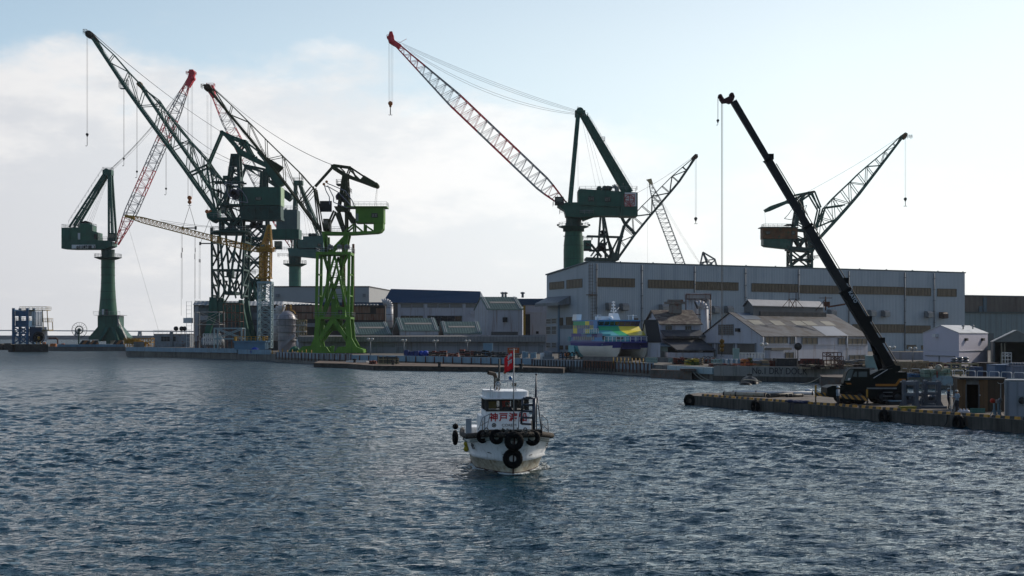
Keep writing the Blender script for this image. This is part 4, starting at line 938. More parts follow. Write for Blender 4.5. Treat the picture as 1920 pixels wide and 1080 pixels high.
s = MB(); boxp(s, pl, 140, 184, 460, 467, -4.75, -4.5); SA = s.build('name_panel', mat('sign_white', (0.62, 0.62, 0.62), .5, var=.06), A)
s = MB()
for sg in (-1, 1):
    for x0, x1 in ((208, 205.5), (214, 208.5)): s.beam(pl(x0, 440, 3.5*sg), pl(x1, 324, 1.5*sg), .95)
    for x0, y0, x1, y1 in ((134, 427, 196, 327), (142, 424, 200, 330)): s.beam(pl(x0, y0, 3.5*sg), pl(x1, y1, 1.4*sg), .95)
    for t in (.15, .35, .55, .75): s.beam(lerp(pl(134, 427, 3.5*sg), pl(196, 327, 1.4*sg), t), lerp(pl(142, 424, 3.5*sg), pl(200, 330, 1.4*sg), t), .5)
for t in (.2, .45, .7): s.beam(lerp(pl(134, 427, -3.5), pl(196, 327, -1.4), t), lerp(pl(134, 427, 3.5), pl(196, 327, 1.4), t), .5); s.beam(lerp(pl(208, 440, -3.5), pl(206, 324, -1.5), t), lerp(pl(208, 440, 3.5), pl(206, 324, 1.5), t), .5)
boxp(s, pl, 194.5, 211, 319, 329, -2.2, 2.2); s.lathe(pl(201, 322, 0), [(0, -2), (1.4, -2), (1.4, 2), (0, 2)], 12, 'Y'); s.build('gantry_frame', M_green, A)
s = MB(); s.rail([pl(133, 420, -3.8), pl(193, 323, -2)], 1.4, 3, .05); deckrail(s, pl, 194, 211, 319, -2, 2, 1.2, 2, .05); s.build('railing', M_steel, A)
bm = MB(); boomlat(bm, pl, (357, 145), (219, 458), 1, 2.4, 20, .38, .19, redwhite([(0, .12), (.27, .40), (.55, .72), (.83, 1.01)]), 9.5, .22, .18, (.3, .3)); bm.build('boom', [M_red, M_silverw], A)
s = MB(); prismp(s, pl, [(349, 160), (357, 131), (363, 131), (366, 137), (363, 152), (356, 164)], -1.4, 1.4); s.beam(pl(352, 135, 0), pl(366, 141, 0), .7); deckrail(s, pl, 350, 367, 140, -1.8, 1.8, 1.4, 1.6, .08); boxp(s, pl, 355, 361, 131, 140, -1, 1)
s.lathe(pl(361, 147, 0), [(0, -1.6), (1.3, -1.6), (1.3, 1.6), (0, 1.6)], 12, 'Y'); s.build('boom_head', M_red, A)
s = MB()
for i, (dy, sg) in enumerate(((0, 3.2), (2.5, 2.6), (5, 2.4), (7, 3.0), (-2, 2.4))): s.rope(pl(202, 322+dy*.5, -1+.5*i), pl(352, 150+dy, -1+.5*i), .06, sg, 10)
for dx in (0, 8, 14, 20): s.rope(pl(200+dx*.2, 330, .4), pl(158+dx*.6, 424, .4), .05)
s.build('pendant_rope', M_cable, A)
s = MB(); s.rope(pl(238, 425, 3), pl(295, 622, 3), .05, .3); s.build('guy_rope', M_cable, A)
hb = hook('orange hook block carrying two slings and a spreader bar between the left cranes', pl, 355.5, 150, 371, 386, 8, M_orange, 0, ((-4, 0), (-3, .6), (3, 0), (5, .6)), .055, 'hook block')
s = MB(); s.lathe(pl(355.5, 379, 0), [(0, -.6), (.9, -.6), (.9, .6), (0, .6)], 10, 'Y'); s.build('lower_sheave', M_orange, hb)
def spreader(lab, pl, xh, yh, x0, x1, yb, ropes, D, r=.07):
    o = thing('spreader_bar', pl((x0+x1)/2, yb, 0), lab, 'spreader bar'); s = MB(); s.tube(pl(x0, yb, 0), pl(x1, yb, 0), .32, n=8)
    for x in (x0, x1): s.box(pl(x, yb, 0), (.9, .9, 1.6))
    s.build('bar', M_dark, o); s = MB()
    for x in (x0, x1): s.tube(pl(xh, yh, 0), pl(x, yb, 0), r*1.5, n=4)
    s.build('sling', M_cable, o)
    for x, y1 in ropes:
        s = MB(); s.tube(pl(x, yb, 0), pl(x-.3, y1, 0), r, n=3); s.tube(pl(x, lerp(yb, y1, .28), 0), pl(x, lerp(yb, y1, .34), 0), r*3, n=5); s.build('hanging_rope', M_cable, o)
spreader('short spreader bar with two long hanging ropes left of the dark green cranes', pl, 355.5, 387, 342.5, 367, 427.5, ((342, 560), (340, 592), (366, 560), (365.5, 600)), 700)
# crane E (behind, centre left column)
pl = Pl(740, 555, 0)
E = thing('column_crane', P(553, 571, 740), 'teal column crane half hidden behind the lime green crane, red and white boom leaning left', 'crane')
c = XY(553, 740); mp = .2775; ze_ = lambda y: hz(740, y)
s = MB(); s.lathe((c.x, c.y, 0), [(14.5*mp, ZD), (13*mp, ze_(570)), (11.4*mp, ze_(545)), (11.2*mp, ze_(498))], 32); o = s.build('column', mat('teal_column_paint', (0.03, 0.135, 0.10), .5, var=.2, c2=(.02, .06, .05), amt=.2, streak=True), E)
s = MB()
for y in (512, 527, 541, 556): s.lathe((c.x, c.y, 0), [(11.8*mp+max(0, y-545)*mp*.07, ze_(y)-.12), (11.8*mp+max(0, y-545)*mp*.07, ze_(y)+.12)], 32)
s.build('weld_band', M_teal, o)
s = MB(); s.lathe((c.x, c.y, 0), [(0, ze_(500)), (13*mp, ze_(500)), (22*mp, ze_(495.5)), (22*mp, ze_(494.5)), (0, ze_(494.5))], 28); s.lathe((c.x, c.y, 0), [(11*mp, ze_(495)), (12*mp, ze_(480)), (12*mp, ze_(468))], 28); s.rail([Vector((c.x+21.5*mp*math.cos(t), c.y+21.5*mp*math.sin(t), ze_(494.5))) for t in [R(20*i) for i in range(19)]], 1.6, 2.2, .06); s.build('slewing_ring', M_dkgreen, E)
s = MB(); prismp(s, pl, [(541, 466), (545, 480), (566, 482), (598, 485), (612, 485), (612, 466)], -4, 4); s.build('slewing_frame', M_teal, E)
s = MB(); prismp(s, pl, [(561, 451), (570, 450), (570, 444), (601, 444), (601, 442), (608, 446), (608, 468), (561, 468)], -4, 4); s.build('machinery_house', M_teal, E)
winp(E, pl, 598, 604, 458, 463, -4); 
s = MB()
for x in (582, 588, 593): s.lathe(pl(x, 441, 0), [(0, -1.5), (1, -1.5), (1, 1.5), (0, 1.5)], 10, 'Y')
s.build('winch_drum', M_dkgreen, E)
s = MB(); deckrail(s, pl, 568, 606, 444, -4, 4, 1.5, 2.4, .06); deckrail(s, pl, 516, 545, 470, -4, 4, 1.7, 2.4, .06); deckrail(s, pl, 522, 540, 482, -3, 3, 1.7, 2.4, .06); s.build('railing', M_steel, E)
cabinp(E, pl, 517, 530, 453, 468, -4.5, -1, M_dkgreen)
s = MB()
for sg in (-1, 1):
    s.beam(pl(556, 466, 3.5*sg), pl(555, 345, 1.4*sg), 1.1); s.beam(pl(549, 466, 3.5*sg), pl(553, 345, 1.4*sg), .7); s.beam(pl(606, 446, 3.5*sg), pl(563, 345, 1.4*sg), 1.0); s.beam(pl(598, 446, 3.5*sg), pl(560, 345, 1.4*sg), .6)
boxp(s, pl, 551, 568, 339, 347, -2.2, 2.2); deckrail(s, pl, 551, 568, 338, -2, 2, 1.3, 2, .05); s.build('gantry_frame', M_green, E)
bm = MB(); boomlat(bm, pl, (397, 172), (546, 462), 1, 2.5, 20, .30, .17, redwhite([(0, .14), (.27, .43), (.75, 1.01)]), 9, .2, .16, (.3, .3)); bm.build('boom', [M_red, M_silverw], E)
s = MB(); prismp(s, pl, [(390, 162), (400, 160), (403, 168), (404, 182), (398, 184), (390, 172)], -1.5, 1.5); deckrail(s, pl, 388, 402, 162, -1.8, 1.8, 1.4, 1.6, .08); s.build('boom_head', M_red, E)
s = MB()
for i in range(5): s.rope(pl(560, 343+i*.8, -1+.5*i), pl(404, 174+2*i, -1+.5*i), .05, 2.5+i*.5, 10)
for x in (575, 582, 588): s.rope(pl(563, 346, 0), pl(x, 441, 0), .05)
s.build('pendant_rope', M_cable, E)
hb = hook('double orange hook block with spreader just left of the dark green tower', pl, 392.5, 178, 397, 411, 5.5, M_orange, 0, ((-4.5, 0), (-3, .6), (2, 0), (4, .6)), .055, 'hook block')
s = MB(); s.lathe(pl(389, 397, 0)-Vector((0, 1, 0)), [(0, -.6), (1., -.6), (1., .6), (0, .6)], 10, 'Y'); s.lathe(pl(396, 397, 0)-Vector((0, 1, 0)), [(0, -.6), (1., -.6), (1., .6), (0, .6)], 10, 'Y'); s.build('side_sheave', M_orange, hb)
spreader('longer spreader bar with ropes hanging across the dark green portal', pl, 392.5, 412, 375.5, 408, 456.5, ((375.5, 562), (373.5, 560), (408, 560)), 740)
# crane G (centre right, big)
pl = Pl(480, 1075, 0); mp = .18
Gc = thing('column_crane', P(1075, 493, 480), 'big green column crane rising behind the assembly hall, square emblem panel on its tail', 'crane')
c = XY(1075.5, 482); zg = lambda y: hz(482, y)
s = MB(); s.lathe((c.x, c.y, 0), [(19*mp, ZD), (19*mp, zg(470)), (18.3*mp, zg(455)), (16.2*mp, zg(436)), (15.5*mp, zg(430))], 36); o = s.build('column', M_greenlt, Gc)
s = MB()
for y in (443, 460.5, 486): s.lathe((c.x, c.y, 0), [(19.2*mp, zg(y)-.08), (19.2*mp, zg(y)+.08)], 36)
s.build('weld_band', M_dkgreen, o)
s = MB(); s.lathe((c.x, c.y, 0), [(0, zg(434)), (20*mp, zg(434)), (20*mp, zg(428.5)), (28.5*mp, zg(426)), (28.5*mp, zg(424.5)), (0, zg(424.5))], 32); s.lathe((c.x, c.y, 0), [(14.5*mp, zg(425)), (14.5*mp, zg(405))], 32); s.rail([Vector((c.x+28*mp*math.cos(t), c.y+28*mp*math.sin(t), zg(424.5))) for t in [R(20*i) for i in range(19)]], 1.2, 1.6, .04)
for k in range(6): s.ball((c.x+29.5*mp*math.cos(R(60*k)), c.y+29.5*mp*math.sin(R(60*k)), zg(422)), .4, 8, 5)
s.build('slewing_ring', M_dkgreen, Gc)
s = MB(); prismp(s, pl, [(1045, 386), (1045, 388), (1058, 396), (1060, 407), (1083, 409), (1123, 406), (1193, 407), (1193, 363), (1162, 363), (1162, 388), (1095, 386), (1083, 381), (1062, 381)], -3.5, 3.5); s.build('slewing_frame', M_green, Gc)
s = MB(); prismp(s, pl, [(1120, 405), (1093, 415), (1090, 412), (1088, 406)], -1.2, 1.2); s.build('strut', M_green, Gc)
s = MB(); prismp(s, pl, [(1083, 358), (1088, 356.5), (1193.5, 363), (1193.5, 390), (1162, 390), (1083, 386)], -4.2, 4.2); o = s.build('machinery_house', M_green, Gc)
s = MB(); boxp(s, pl, 1162, 1193.7, 364, 407, -4.35, 4.35); s.build('counterweight', M_green, Gc)
winp(o, pl, 1102, 1112, 371, 379, -4.25, nx=3); winp(o, pl, 1133, 1143, 372, 380, -4.25, nx=3)
s = MB(); deckrail(s, pl, 1086, 1193, 358.5, -4, 4, 1.25, 1.9, .04); deckrail(s, pl, 1037, 1062, 386, -3.4, 3.4, 1.3, 1.6, .045); deckrail(s, pl, 1049, 1066, 402, -3, 0, 1.3, 1.6, .045); deckrail(s, pl, 1086, 1112, 403, -4.5, -3.6, 1.2, 1.6, .045); s.build('railing', M_steel, Gc)
s = MB()
for x, r_ in ((1123, .8), (1133, .9), (1139, .9), (1143, .8)): s.lathe(pl(x, 354, 0), [(0, -2), (r_, -2), (r_, 2), (0, 2)], 12, 'Y'); s.beam(pl(x, 358, 0), pl(x-1, 351, 0), .9)
s.build('winch_drum', M_dkgreen, Gc)
s = MB(); q_ = [pl(1153+3.5*math.cos(R(t)), 353-3*math.sin(R(t)), -1) for t in range(0, 181, 30)]; s.path([pl(1156.5, 359, -1)]+q_, .8, 10); s.build('exhaust_duct', M_steel, Gc)
cabinp(Gc, pl, 1040, 1056, 371, 386, -4.2, -1.2, M_dark)
s = MB()
for sg in (-1, 1):
    s.beam(pl(1068.5, 384, 3.4*sg), pl(1084, 214, 1.2*sg), 1.35); s.beam(pl(1181, 362, 3.4*sg), pl(1094, 213, 1.2*sg), 1.0); s.beam(pl(1171, 361, 3.4*sg), pl(1090, 216, 1.2*sg), .9)
for t in (.12, .3, .5, .7, .88): s.beam(lerp(pl(1068.5, 384, -3.4), pl(1084, 214, -1.2), t), lerp(pl(1068.5, 384, 3.4), pl(1084, 214, 1.2), t), .7); s.beam(lerp(pl(1181, 362, -3.4), pl(1094, 213, -1.2), t), lerp(pl(1181, 362, 3.4), pl(1094, 213, 1.2), t), .6)
boxp(s, pl, 1078, 1097, 208, 219, -1.8, 1.8); s.lathe(pl(1087, 210, 0), [(0, -2.1), (1.3, -2.1), (1.3, 2.1), (0, 2.1)], 14, 'Y'); s.build('gantry_frame', M_green, Gc)
s = MB(); deckrail(s, pl, 1080, 1102, 220, -2, 2, 1.2, 1.2, .045); s.rail([pl(1104, 225, -3), pl(1184, 358, -4)], 1.1, 2.4, .035); boxp(s, pl, 1126, 1133, 266, 267, -3.6, -2.6); deckrail(s, pl, 1126, 1133, 266, -3.6, -2.6, 1.2, 1.2, .05); s.beam(pl(1082, 207, 0), pl(1083, 200, 0), .1); s.beam(pl(1083, 200, 0), pl(1088, 203, 0), .1); s.build('railing', M_steel, Gc)
s = MB(); s.beam(pl(1100, 219, -3.2), pl(1184, 361, -4.2), .45); s.build('stair', M_green, Gc)
bm = MB(); boomlat(bm, pl, (742, 82), (1066, 391), 1, 1.9, 26, .32, .13, redwhite([(0, .14), (.34, .49), (.57, .70), (.88, 1.01)]), 13.5, .34, .14, (.24, .25)); bm.build('boom', [M_red, M_silverw], Gc)
s = MB(); prismp(s, pl, [(727, 72), (731, 60), (736, 60), (740, 76), (753, 85), (748, 91), (735, 84), (729, 80)], -1.1, 1.1); s.lathe(pl(735, 77, 0), [(0, -1.4), (1.0, -1.4), (1.0, 1.4), (0, 1.4)], 12, 'Y'); deckrail(s, pl, 726, 738, 73, -1.5, 1.5, 1.1, 1.2, .05); s.beam(pl(727, 69, 0), pl(737, 66, 0), .35); s.beam(pl(746, 83, -1), pl(763, 74, -1), .1); s.build('boom_head', M_red, Gc)
s = MB()
for i, (x, y, sg) in enumerate(((745, 78, 1.2), (755, 84, 1.4), (757, 87, 1.6), (765, 92, 3.6), (770, 97, 3.9))): s.rope(pl(1081, 208+i*1.5, -1+.5*i), pl(x, y, -1+.5*i), .05, sg, 14)
for x0, x1 in ((1093, 1118), (1097, 1127), (1100, 1135), (1086, 1084)): s.rope(pl(x0-3, 217, 0), pl(x1, 354, 0), .035)
s.build('pendant_rope', M_cable, Gc)
hook('orange hook block with double hook under the tip of the longest red and white boom', pl, 732, 82, 194, 216, 8.5, M_orange, 0, ((-3, -.4), (-1, -.4), (1.5, .4), (4.5, .4)), .035, 'hook block')
s = MB(); boxp(s, pl, 1169.5, 1191, 363.5, 389, -4.6, -4.35); SG = s.build('emblem_panel', mat('sign_white', (1, 1, 1)), Gc)
# ---------------- level luffing lattice cranes
def bracket(mb, pl, pts, r, off): 
    for s in (-1, 1): mb.path
def frame2(mb, pl, segs, off, r):
    """segments drawn on both side frames"""
    for (x0, y0, x1, y1) in segs:
        for s in (-1, 1): mb.beam(pl(x0, y0, s*off), pl(x1, y1, s*off), r)
def ties(mb, pl, pts, off, r):
    for x, y in pts: mb.beam(pl(x, y, -off), pl(x, y, off), r)
# crane C, lime green with olive top
pl = Pl(397, 630, 0); mp = .149
C = thing('luffing_crane', P(628, 661, 397), 'lime green portal crane with olive jib, rocking counterweight and bright green machine house', 'crane')
s = MB(); truss(s, pl, [(396, 172), (432, 216), (479, 272), (520, 324), (562, 380), (600, 432)], [(402, 168), (447, 209), (493, 256), (543, 305), (590, 351), (592, 358)], .7, 2.6, 6, .6, .17, .24)
frame2(s, pl, [(590, 351, 600, 436), (585, 352, 562, 380), (592, 355, 605, 432)], 2.4, .3); s.build('jib', M_olive, C)
s = MB(); prismp(s, pl, [(504, 297), (531, 313), (520, 325), (513, 320)], -1.6, -1.3); prismp(s, pl, [(504, 297), (531, 313), (520, 325), (513, 320)], 1.3, 1.6); s.build('stiffening_plate', M_olive, C)
s = MB(); prismp(s, pl, [(381, 160), (392, 158), (400, 168), (399, 177), (390, 172)], -.9, .9); s.lathe(pl(390, 165, 0), [(0, -1.1), (1.0, -1.1), (1.0, 1.1), (0, 1.1)], 12, 'Y'); deckrail(s, pl, 378, 384, 166, -1, 1, 1.1, 1.0, .05); s.build('jib_head', mat('rusty_olive', (.07, .035, .015), .7, var=.4), C)
s = MB(); prismp(s, pl, [(622, 311), (628, 309), (657, 313), (655, 316), (629, 312.5), (648, 325), (681, 340), (679, 343), (645, 331), (623, 317)], -2.0, -1.4); prismp(s, pl, [(622, 311), (628, 309), (657, 313), (655, 316), (629, 312.5), (648, 325), (681, 340), (679, 343), (645, 331), (623, 317)], 1.4, 2.0)
frame2(s, pl, [(657, 314, 684, 332), (657, 314, 652, 327), (636, 313, 646, 322), (660, 318, 668, 334), (656, 319, 676, 338)], 1.7, .35); ties(s, pl, [(623, 313), (657, 314), (648, 328), (640, 312), (668, 336)], 1.7, .4)
prismp(s, pl, [(684, 330), (704, 342), (709, 346), (708, 352), (700, 351), (674, 341)], -2.2, 2.2); s.lathe(pl(706, 348, 0), [(0, -2.4), (.7, -2.4), (.7, 2.4), (0, 2.4)], 10, 'Y'); s.build('rocking_lever', M_olive, C)
s = MB(); 
for o_ in (-1, 1): s.beam(pl(623, 314, o_), pl(591, 350, o_), .4)
s.build('connecting_strut', M_olive, C)
s = MB(); 
for x0, x1, yy in ((645, 636, 388), (648, 648, 388), (651, 655, 388)): frame2(s, pl, [(x0, 330, x1, yy)], 1.9, .55)
for y in (340, 350, 362, 375): ties(s, pl, [(lerp(645, 636, (y-330)/58), y), (lerp(651, 655, (y-330)/58), y)], 1.9, .3); frame2(s, pl, [(lerp(645, 636, (y-330)/58), y, lerp(651, 655, (y-318)/58), y+10)], 1.9, .3)
prismp(s, pl, [(628, 388), (655, 388), (655, 397), (632, 396)], -2.4, 2.4)
for a in ((628, 396, 612, 432), (635, 396, 647, 436), (630, 398, 645, 436), (650, 397, 650, 436), (655, 397, 665, 420), (648, 397, 662, 420), (655, 400, 668, 416)): frame2(s, pl, [a], 2.3, .5)
s.build('upper_tower', M_olive, C)
s = MB(); prismp(s, pl, [(609, 412), (620, 412), (620, 434), (609, 434)], -2, 2); cabinp(C, pl, 609, 619, 412, 430, -3.6, -2, M_olive); s.build('winch_housing', M_olive, C)
s = MB(); s.beam(pl(600, 387, 0), pl(622, 387, 0), .8, 3); deckrail(s, pl, 632, 641, 346, -2.2, 2.2, 1.2, 1.2, .04); boxp(s, pl, 632, 641, 346, 348, -2.2, 2.2); deckrail(s, pl, 652, 658, 362, -2, 2, 1.2, 1.2, .04); s.build('service_platform', M_dark, C)
s = MB(); boxp(s, pl, 668.5, 721, 390.5, 419, -2.8, 2.8); H_ = s.build('machinery_house', M_lime, C); s = MB(); boxp(s, pl, 652, 727, 388.6, 390.3, -3.6, 3.6); s.build('roof', M_lime, H_)
winp(H_, pl, 699, 709.5, 402, 409, -2.85); s = MB(); deckrail(s, pl, 664, 727, 388.6, -3.5, 3.5, 1.2, 1.6, .035); s.build('railing', M_white, H_)
s = MB(); boxp(s, pl, 669.5, 674, 402, 416, -2.9, -2.8); s.build('door', mat('door_pale', (.2, .22, .2), .6), H_)
s = MB(); prismp(s, pl, [(606, 435), (655, 436), (702, 434), (702, 419), (720, 419), (720, 430), (715, 436), (709, 438), (660, 441), (606, 441)], -2.6, 2.6)
for a in ((665, 421, 648, 436), (665, 420, 665, 437), (685, 420, 685, 436), (668, 424, 682, 436), (687, 424, 700, 433)): frame2(s, pl, [a], 2.4, .45)
s.build('slewing_platform', M_lime, C)
s = MB(); deckrail(s, pl, 620, 648, 435, -3.4, 3.4, 1.2, 1.6, .035); s.build('railing', M_steel, C)
s = MB(); frame2(s, pl, [(609, 441, 615, 478), (654, 441, 646, 478), (652, 441, 620, 474), (614, 444, 614, 478)], 2.3, .75); frame2(s, pl, [(647, 441, 649, 478)], 2.3, .5); ties(s, pl, [(612, 458), (650, 458)], 2.3, .5); s.build('king_post', M_lime, C)
s = MB(); boxp(s, pl, 596.5, 661, 474, 479, -4.6, 4.6); 
s.build('portal_top', M_lime, C); s = MB(); deckrail(s, pl, 596, 662, 474, -4.6, 4.6, 1.2, 1.6, .04); 
for x in (623, 640, 654): s.box(pl(x, 465, -4), (1.4, 1, 1)); s.ball(pl(x, 463, -4.8), .5, 8, 5)
s.build('railing', M_steel, C)
s = MB()
frame2(s, pl, [(599, 479, 597, 596), (658, 479, 656, 596)], 4.3, .75)
frame2(s, pl, [(631, 480, 600, 594), (631, 480, 656, 594)], 4.3, .55)
frame2(s, pl, [(608, 480, 640, 594), (650, 480, 606, 594), (640, 480, 645, 560), (618, 480, 612, 560)], 1.6, .5)
for y in (515, 555): ties(s, pl, [(598, y), (657, y)], 4.3, .4)
for y in (500, 520, 540, 560): boxp(s, pl, 619, 645, y, y+.8, -1.5, 1.5); deckrail(s, pl, 619, 645, y, -1.5, 1.5, 1.2, 1.6, .04)
s.build('portal_frame', M_lime, C)
s = MB(); boxp(s, pl, 622, 631, 560, 605, -1.3, 1.3); s.build('lift_shaft', M_lime, C)
s = MB(); boxp(s, pl, 631, 650, 576, 595, -3.2, 1.2); H2 = s.build('electrical_cabin', M_lime, C); winp(H2, pl, 637.5, 643.5, 582, 588.5, -3.25, nx=1)
s = MB(); boxp(s, pl, 594, 661, 594.5, 598.5, -4.9, 4.9); s.build('portal_deck', M_lime, C); s = MB(); deckrail(s, pl, 592, 663, 594.5, -4.8, 4.8, 1.2, 1.6, .04); s.build('railing', M_steel, C)
s = MB()
for sg in (-1, 1):
    o0, o1 = 4.4*sg-.5, 4.4*sg+.5
    prismp(s, pl, [(596, 598), (605, 598), (602, 634), (606, 654), (588, 654), (586, 650), (593, 634)], o0, o1); prismp(s, pl, [(652, 598), (660, 598), (663, 634), (672, 650), (670, 654), (652, 654), (652, 634)], o0, o1)
    prismp(s, pl, [(624, 598), (634, 598), (636, 602), (655, 632), (652, 640), (629, 606), (605, 640), (602, 632)], o0, o1)
frame2(s, pl, [(604, 600, 622, 622), (654, 600, 636, 622), (618, 604, 600, 640)], 1.5, .5); boxp(s, pl, 618, 642, 600, 620, -1.3, 1.3)
s.build('portal_leg', M_lime, C)
s = MB()
for sg in (-1, 1): prismp(s, pl, [(558, 660), (567, 654), (572, 649), (590, 648), (606, 650), (616, 650), (622, 659), (627, 661), (632, 659), (638, 650), (655, 649), (673, 650), (684, 655), (685, 661), (632, 661.5), (600, 661.5)], 4.4*sg-.6, 4.4*sg+.6)
prismp(s, pl, [(560, 661), (574, 650), (582, 650), (582, 661)], -4.6, 4.6); prismp(s, pl, [(672, 652), (684, 655), (685, 661), (672, 661)], -4.6, 4.6); prismp(s, pl, [(625, 648), (631, 648), (630, 662), (626, 662)], -5.4, -4.9)
s.build('travelling_base', M_lime, C)
s = MB()
for x in list(range(564, 620, 7))+list(range(634, 686, 7)):
    for sg in (-1, 1): s.lathe(pl(x, 662.5, 4.4*sg), [(0, -.4), (.42, -.4), (.42, .4), (0, .4)], 10, 'Y')
s.build('rail_wheel', M_dark, C)
s = MB(); 
for o_ in (-.8, .8): s.rope(pl(625, 310, o_), pl(402, 166, o_), .045, 2.2, 14)
s.rope(pl(594, 432, 0), pl(400, 175, 0), .035)
for o_ in (-.3, .6): s.rope(pl(707, 350, o_), pl(703+o_*4, 389, o_), .04)
s.build('luffing_rope', M_cable, C)
def hoseloop(mb, pl, pts, off, r=.14): mb.path([pl(x, y, off) for x, y in pts], r, 6)
s = MB(); hoseloop(s, pl, [(616, 346), (624, 349), (650, 360), (662, 377), (668, 391), (652, 391), (628, 381), (628, 372), (617, 350)], -3); hoseloop(s, pl, [(611, 350), (614, 360), (620, 371), (621, 385)], -3); hoseloop(s, pl, [(611, 350), (620, 353), (636, 362), (652, 378), (660, 388)], -2.4); s.build('cable_festoon', mat('grey_cable', (.22, .22, .27), .5), C)
s = MB(); s.ball(pl(615, 343, -3), .4); s.ball(pl(610, 347.5, -3), .4); s.build('warning_ball', M_orange, C)
def machine(parent, pl, px, py, off, seed, k=1.0, m=None):
    r_ = random.Random(seed); s = MB()
    for i in range(9): s.lathe(pl(px+r_.uniform(-6, 6)*k, py+r_.uniform(-6, 6)*k, off), [(0, -.5), (r_.uniform(.4, .9)*k, -.5), (r_.uniform(.4, .9)*k, .5), (0, .5)], 10, 'Y')
    for i in range(6): a = pl(px+r_.uniform(-8, 8)*k, py+r_.uniform(-7, 7)*k, off); s.box(a, (r_.uniform(.5, 1.4), .8, r_.uniform(.4, 1)))
    s.build('winch_machinery', m or mat('mauve_grey_machinery', (.09, .08, .10), .6, var=.5, sc=1), parent)
machine(C, pl, 641, 371, -1, 4)
s = MB(); s.tube(pl(640, 450, 5), pl(641, 580, 5), .5, n=8); s.tube(pl(658, 455, 6), pl(658, 594, 6), .35, n=8); s.build('vertical_pipe', M_rust, C)
# crane B, large dark green, left
def bigluffer(pl, nm_lab, dx, dy, cen, m, hasleg, D, jibshift=(0, 0)):
    pass
pl = Pl(500, 440, 0); mp = .1875
B = thing('luffing_crane', P(436, 650, 500), 'tallest dark green lattice crane with long jib and windowed machine house', 'crane')
s = MB(); truss(s, pl, [(176, 74), (240, 170), (300, 252), (355, 327), (404, 397), (410, 405)], [(182, 74), (200, 87), (256, 152), (305, 199), (358, 266), (389, 299), (410, 332)], .7, 3.2, 8, 1.0, .24, .32, walk=True)
frame2(s, pl, [(389, 311, 404, 330), (356, 327, 391, 311), (391, 311, 397, 352), (410, 332, 428, 345), (397, 352, 408, 397)], 3, .6); ties(s, pl, [(391, 311), (404, 330), (397, 352)], 3, .6); s.build('jib', M_green, B)
s = MB(); prismp(s, pl, [(160, 62), (166, 58.5), (172, 60), (184, 74), (182, 80), (176, 78), (168, 71)], -1, 1); s.lathe(pl(168, 65, 0), [(0, -1.3), (1.25, -1.3), (1.25, 1.3), (0, 1.3)], 14, 'Y'); s.build('jib_head', mat('brown_head', (.045, .035, .025), .6, var=.4), B); s = MB(); deckrail(s, pl, 158, 164, 65, -1.4, 1.4, 1.6, 1.2, .07); s.build('railing', M_steel, B)
s = MB(); prismp(s, pl, [(390, 402), (410, 395), (412, 412), (402, 418), (392, 410)], -3.2, 3.2); s.build('jib_foot', M_green, B)
L1 = [(415, 248), (418, 245), (450, 279), (504, 308), (548, 368), (540, 372), (498, 316), (446, 288), (420, 256)]
s = MB()
for o_ in (-2.4, 2.0): prismp(s, pl, [(414, 247), (420, 246), (432, 257), (452, 280), (504, 308), (530, 340), (524, 343), (500, 315), (448, 290), (444, 281)], o_, o_+.5)
for a in ((416, 247, 440, 258), (416, 251, 440, 262), (440, 258, 461, 266), (440, 262, 455, 268), (461, 266, 500, 296), (461, 266, 450, 282), (461, 266, 478, 298), (457, 270, 473, 297), (480, 292, 476, 297), (485, 287, 500, 305), (500, 296, 522, 332)): frame2(s, pl, [a], 2.2, .6)
ties(s, pl, [(416, 249), (440, 260), (461, 267), (449, 283), (478, 297), (504, 309)], 2.2, .6); prismp(s, pl, [(454, 262), (464, 264), (464, 274), (456, 276), (449, 272)], -2.2, 2.2)
prismp(s, pl, [(500, 300), (522, 322), (535, 345), (524, 350), (500, 322)], -2.6, 2.6); s.build('rocking_lever', M_green, B)
s = MB()
for o_ in (-1.2, 1.2): s.beam(pl(416, 250, o_), pl(390, 311, o_), .7)
s.build('connecting_strut', M_green, B)
s = MB(); prismp(s, pl, [(438, 290), (448, 290), (449, 312), (436, 312)], -2.2, 2.2)
frame2(s, pl, [(438, 290, 427, 365), (448, 290, 452, 365), (427, 365, 420, 400), (452, 365, 455, 400)], 2.2, 1.0)
for y in (320, 335, 350, 365, 385): ties(s, pl, [(lerp(438, 427, (y-290)/75), y), (lerp(448, 452, (y-290)/75), y)], 2.2, .5); frame2(s, pl, [(lerp(438, 427, (y-290)/75), y, lerp(448, 452, (y-278)/75), y+12), (lerp(438, 427, (y-290)/75), y, lerp(448, 452, (y-290)/75), y)], 2.2, .45)
frame2(s, pl, [(400, 342, 460, 343), (400, 355, 425, 365), (425, 365, 405, 398), (412, 355, 412, 370), (424, 375, 450, 430), (455, 400, 432, 434), (420, 396, 440, 420), (415, 410, 470, 414), (426, 385, 470, 385)], 2.2, .6)
boxp(s, pl, 438, 450, 290, 296, -3, 3); boxp(s, pl, 421, 431, 331, 338, -3, -.5); boxp(s, pl, 442, 453, 332, 340, -3, 1); s.build('upper_tower', M_dkgreen, B)
s = MB(); deckrail(s, pl, 431, 444, 323, -3, 3, 1.6, 1.6, .05); deckrail(s, pl, 420, 455, 350, -3, 3, 1.4, 1.6, .05); deckrail(s, pl, 398, 420, 410, -4, 4, 1.4, 1.6, .05); s.build('railing', M_steel, B)
s = MB(); boxp(s, pl, 459, 529.5, 352.5, 386, -3.6, 3.6); H_ = s.build('machinery_house', M_green, B); winp(H_, pl, 483, 493.5, 371.5, 377, -3.7, nx=1)
s = MB(); boxp(s, pl, 528.2, 530, 352, 387, -3.7, 3.7); s.build('house_end_strip', mat('pale_cream_green', (.30, .42, .25), .5), H_)  # paler strip over the right end of the machine house
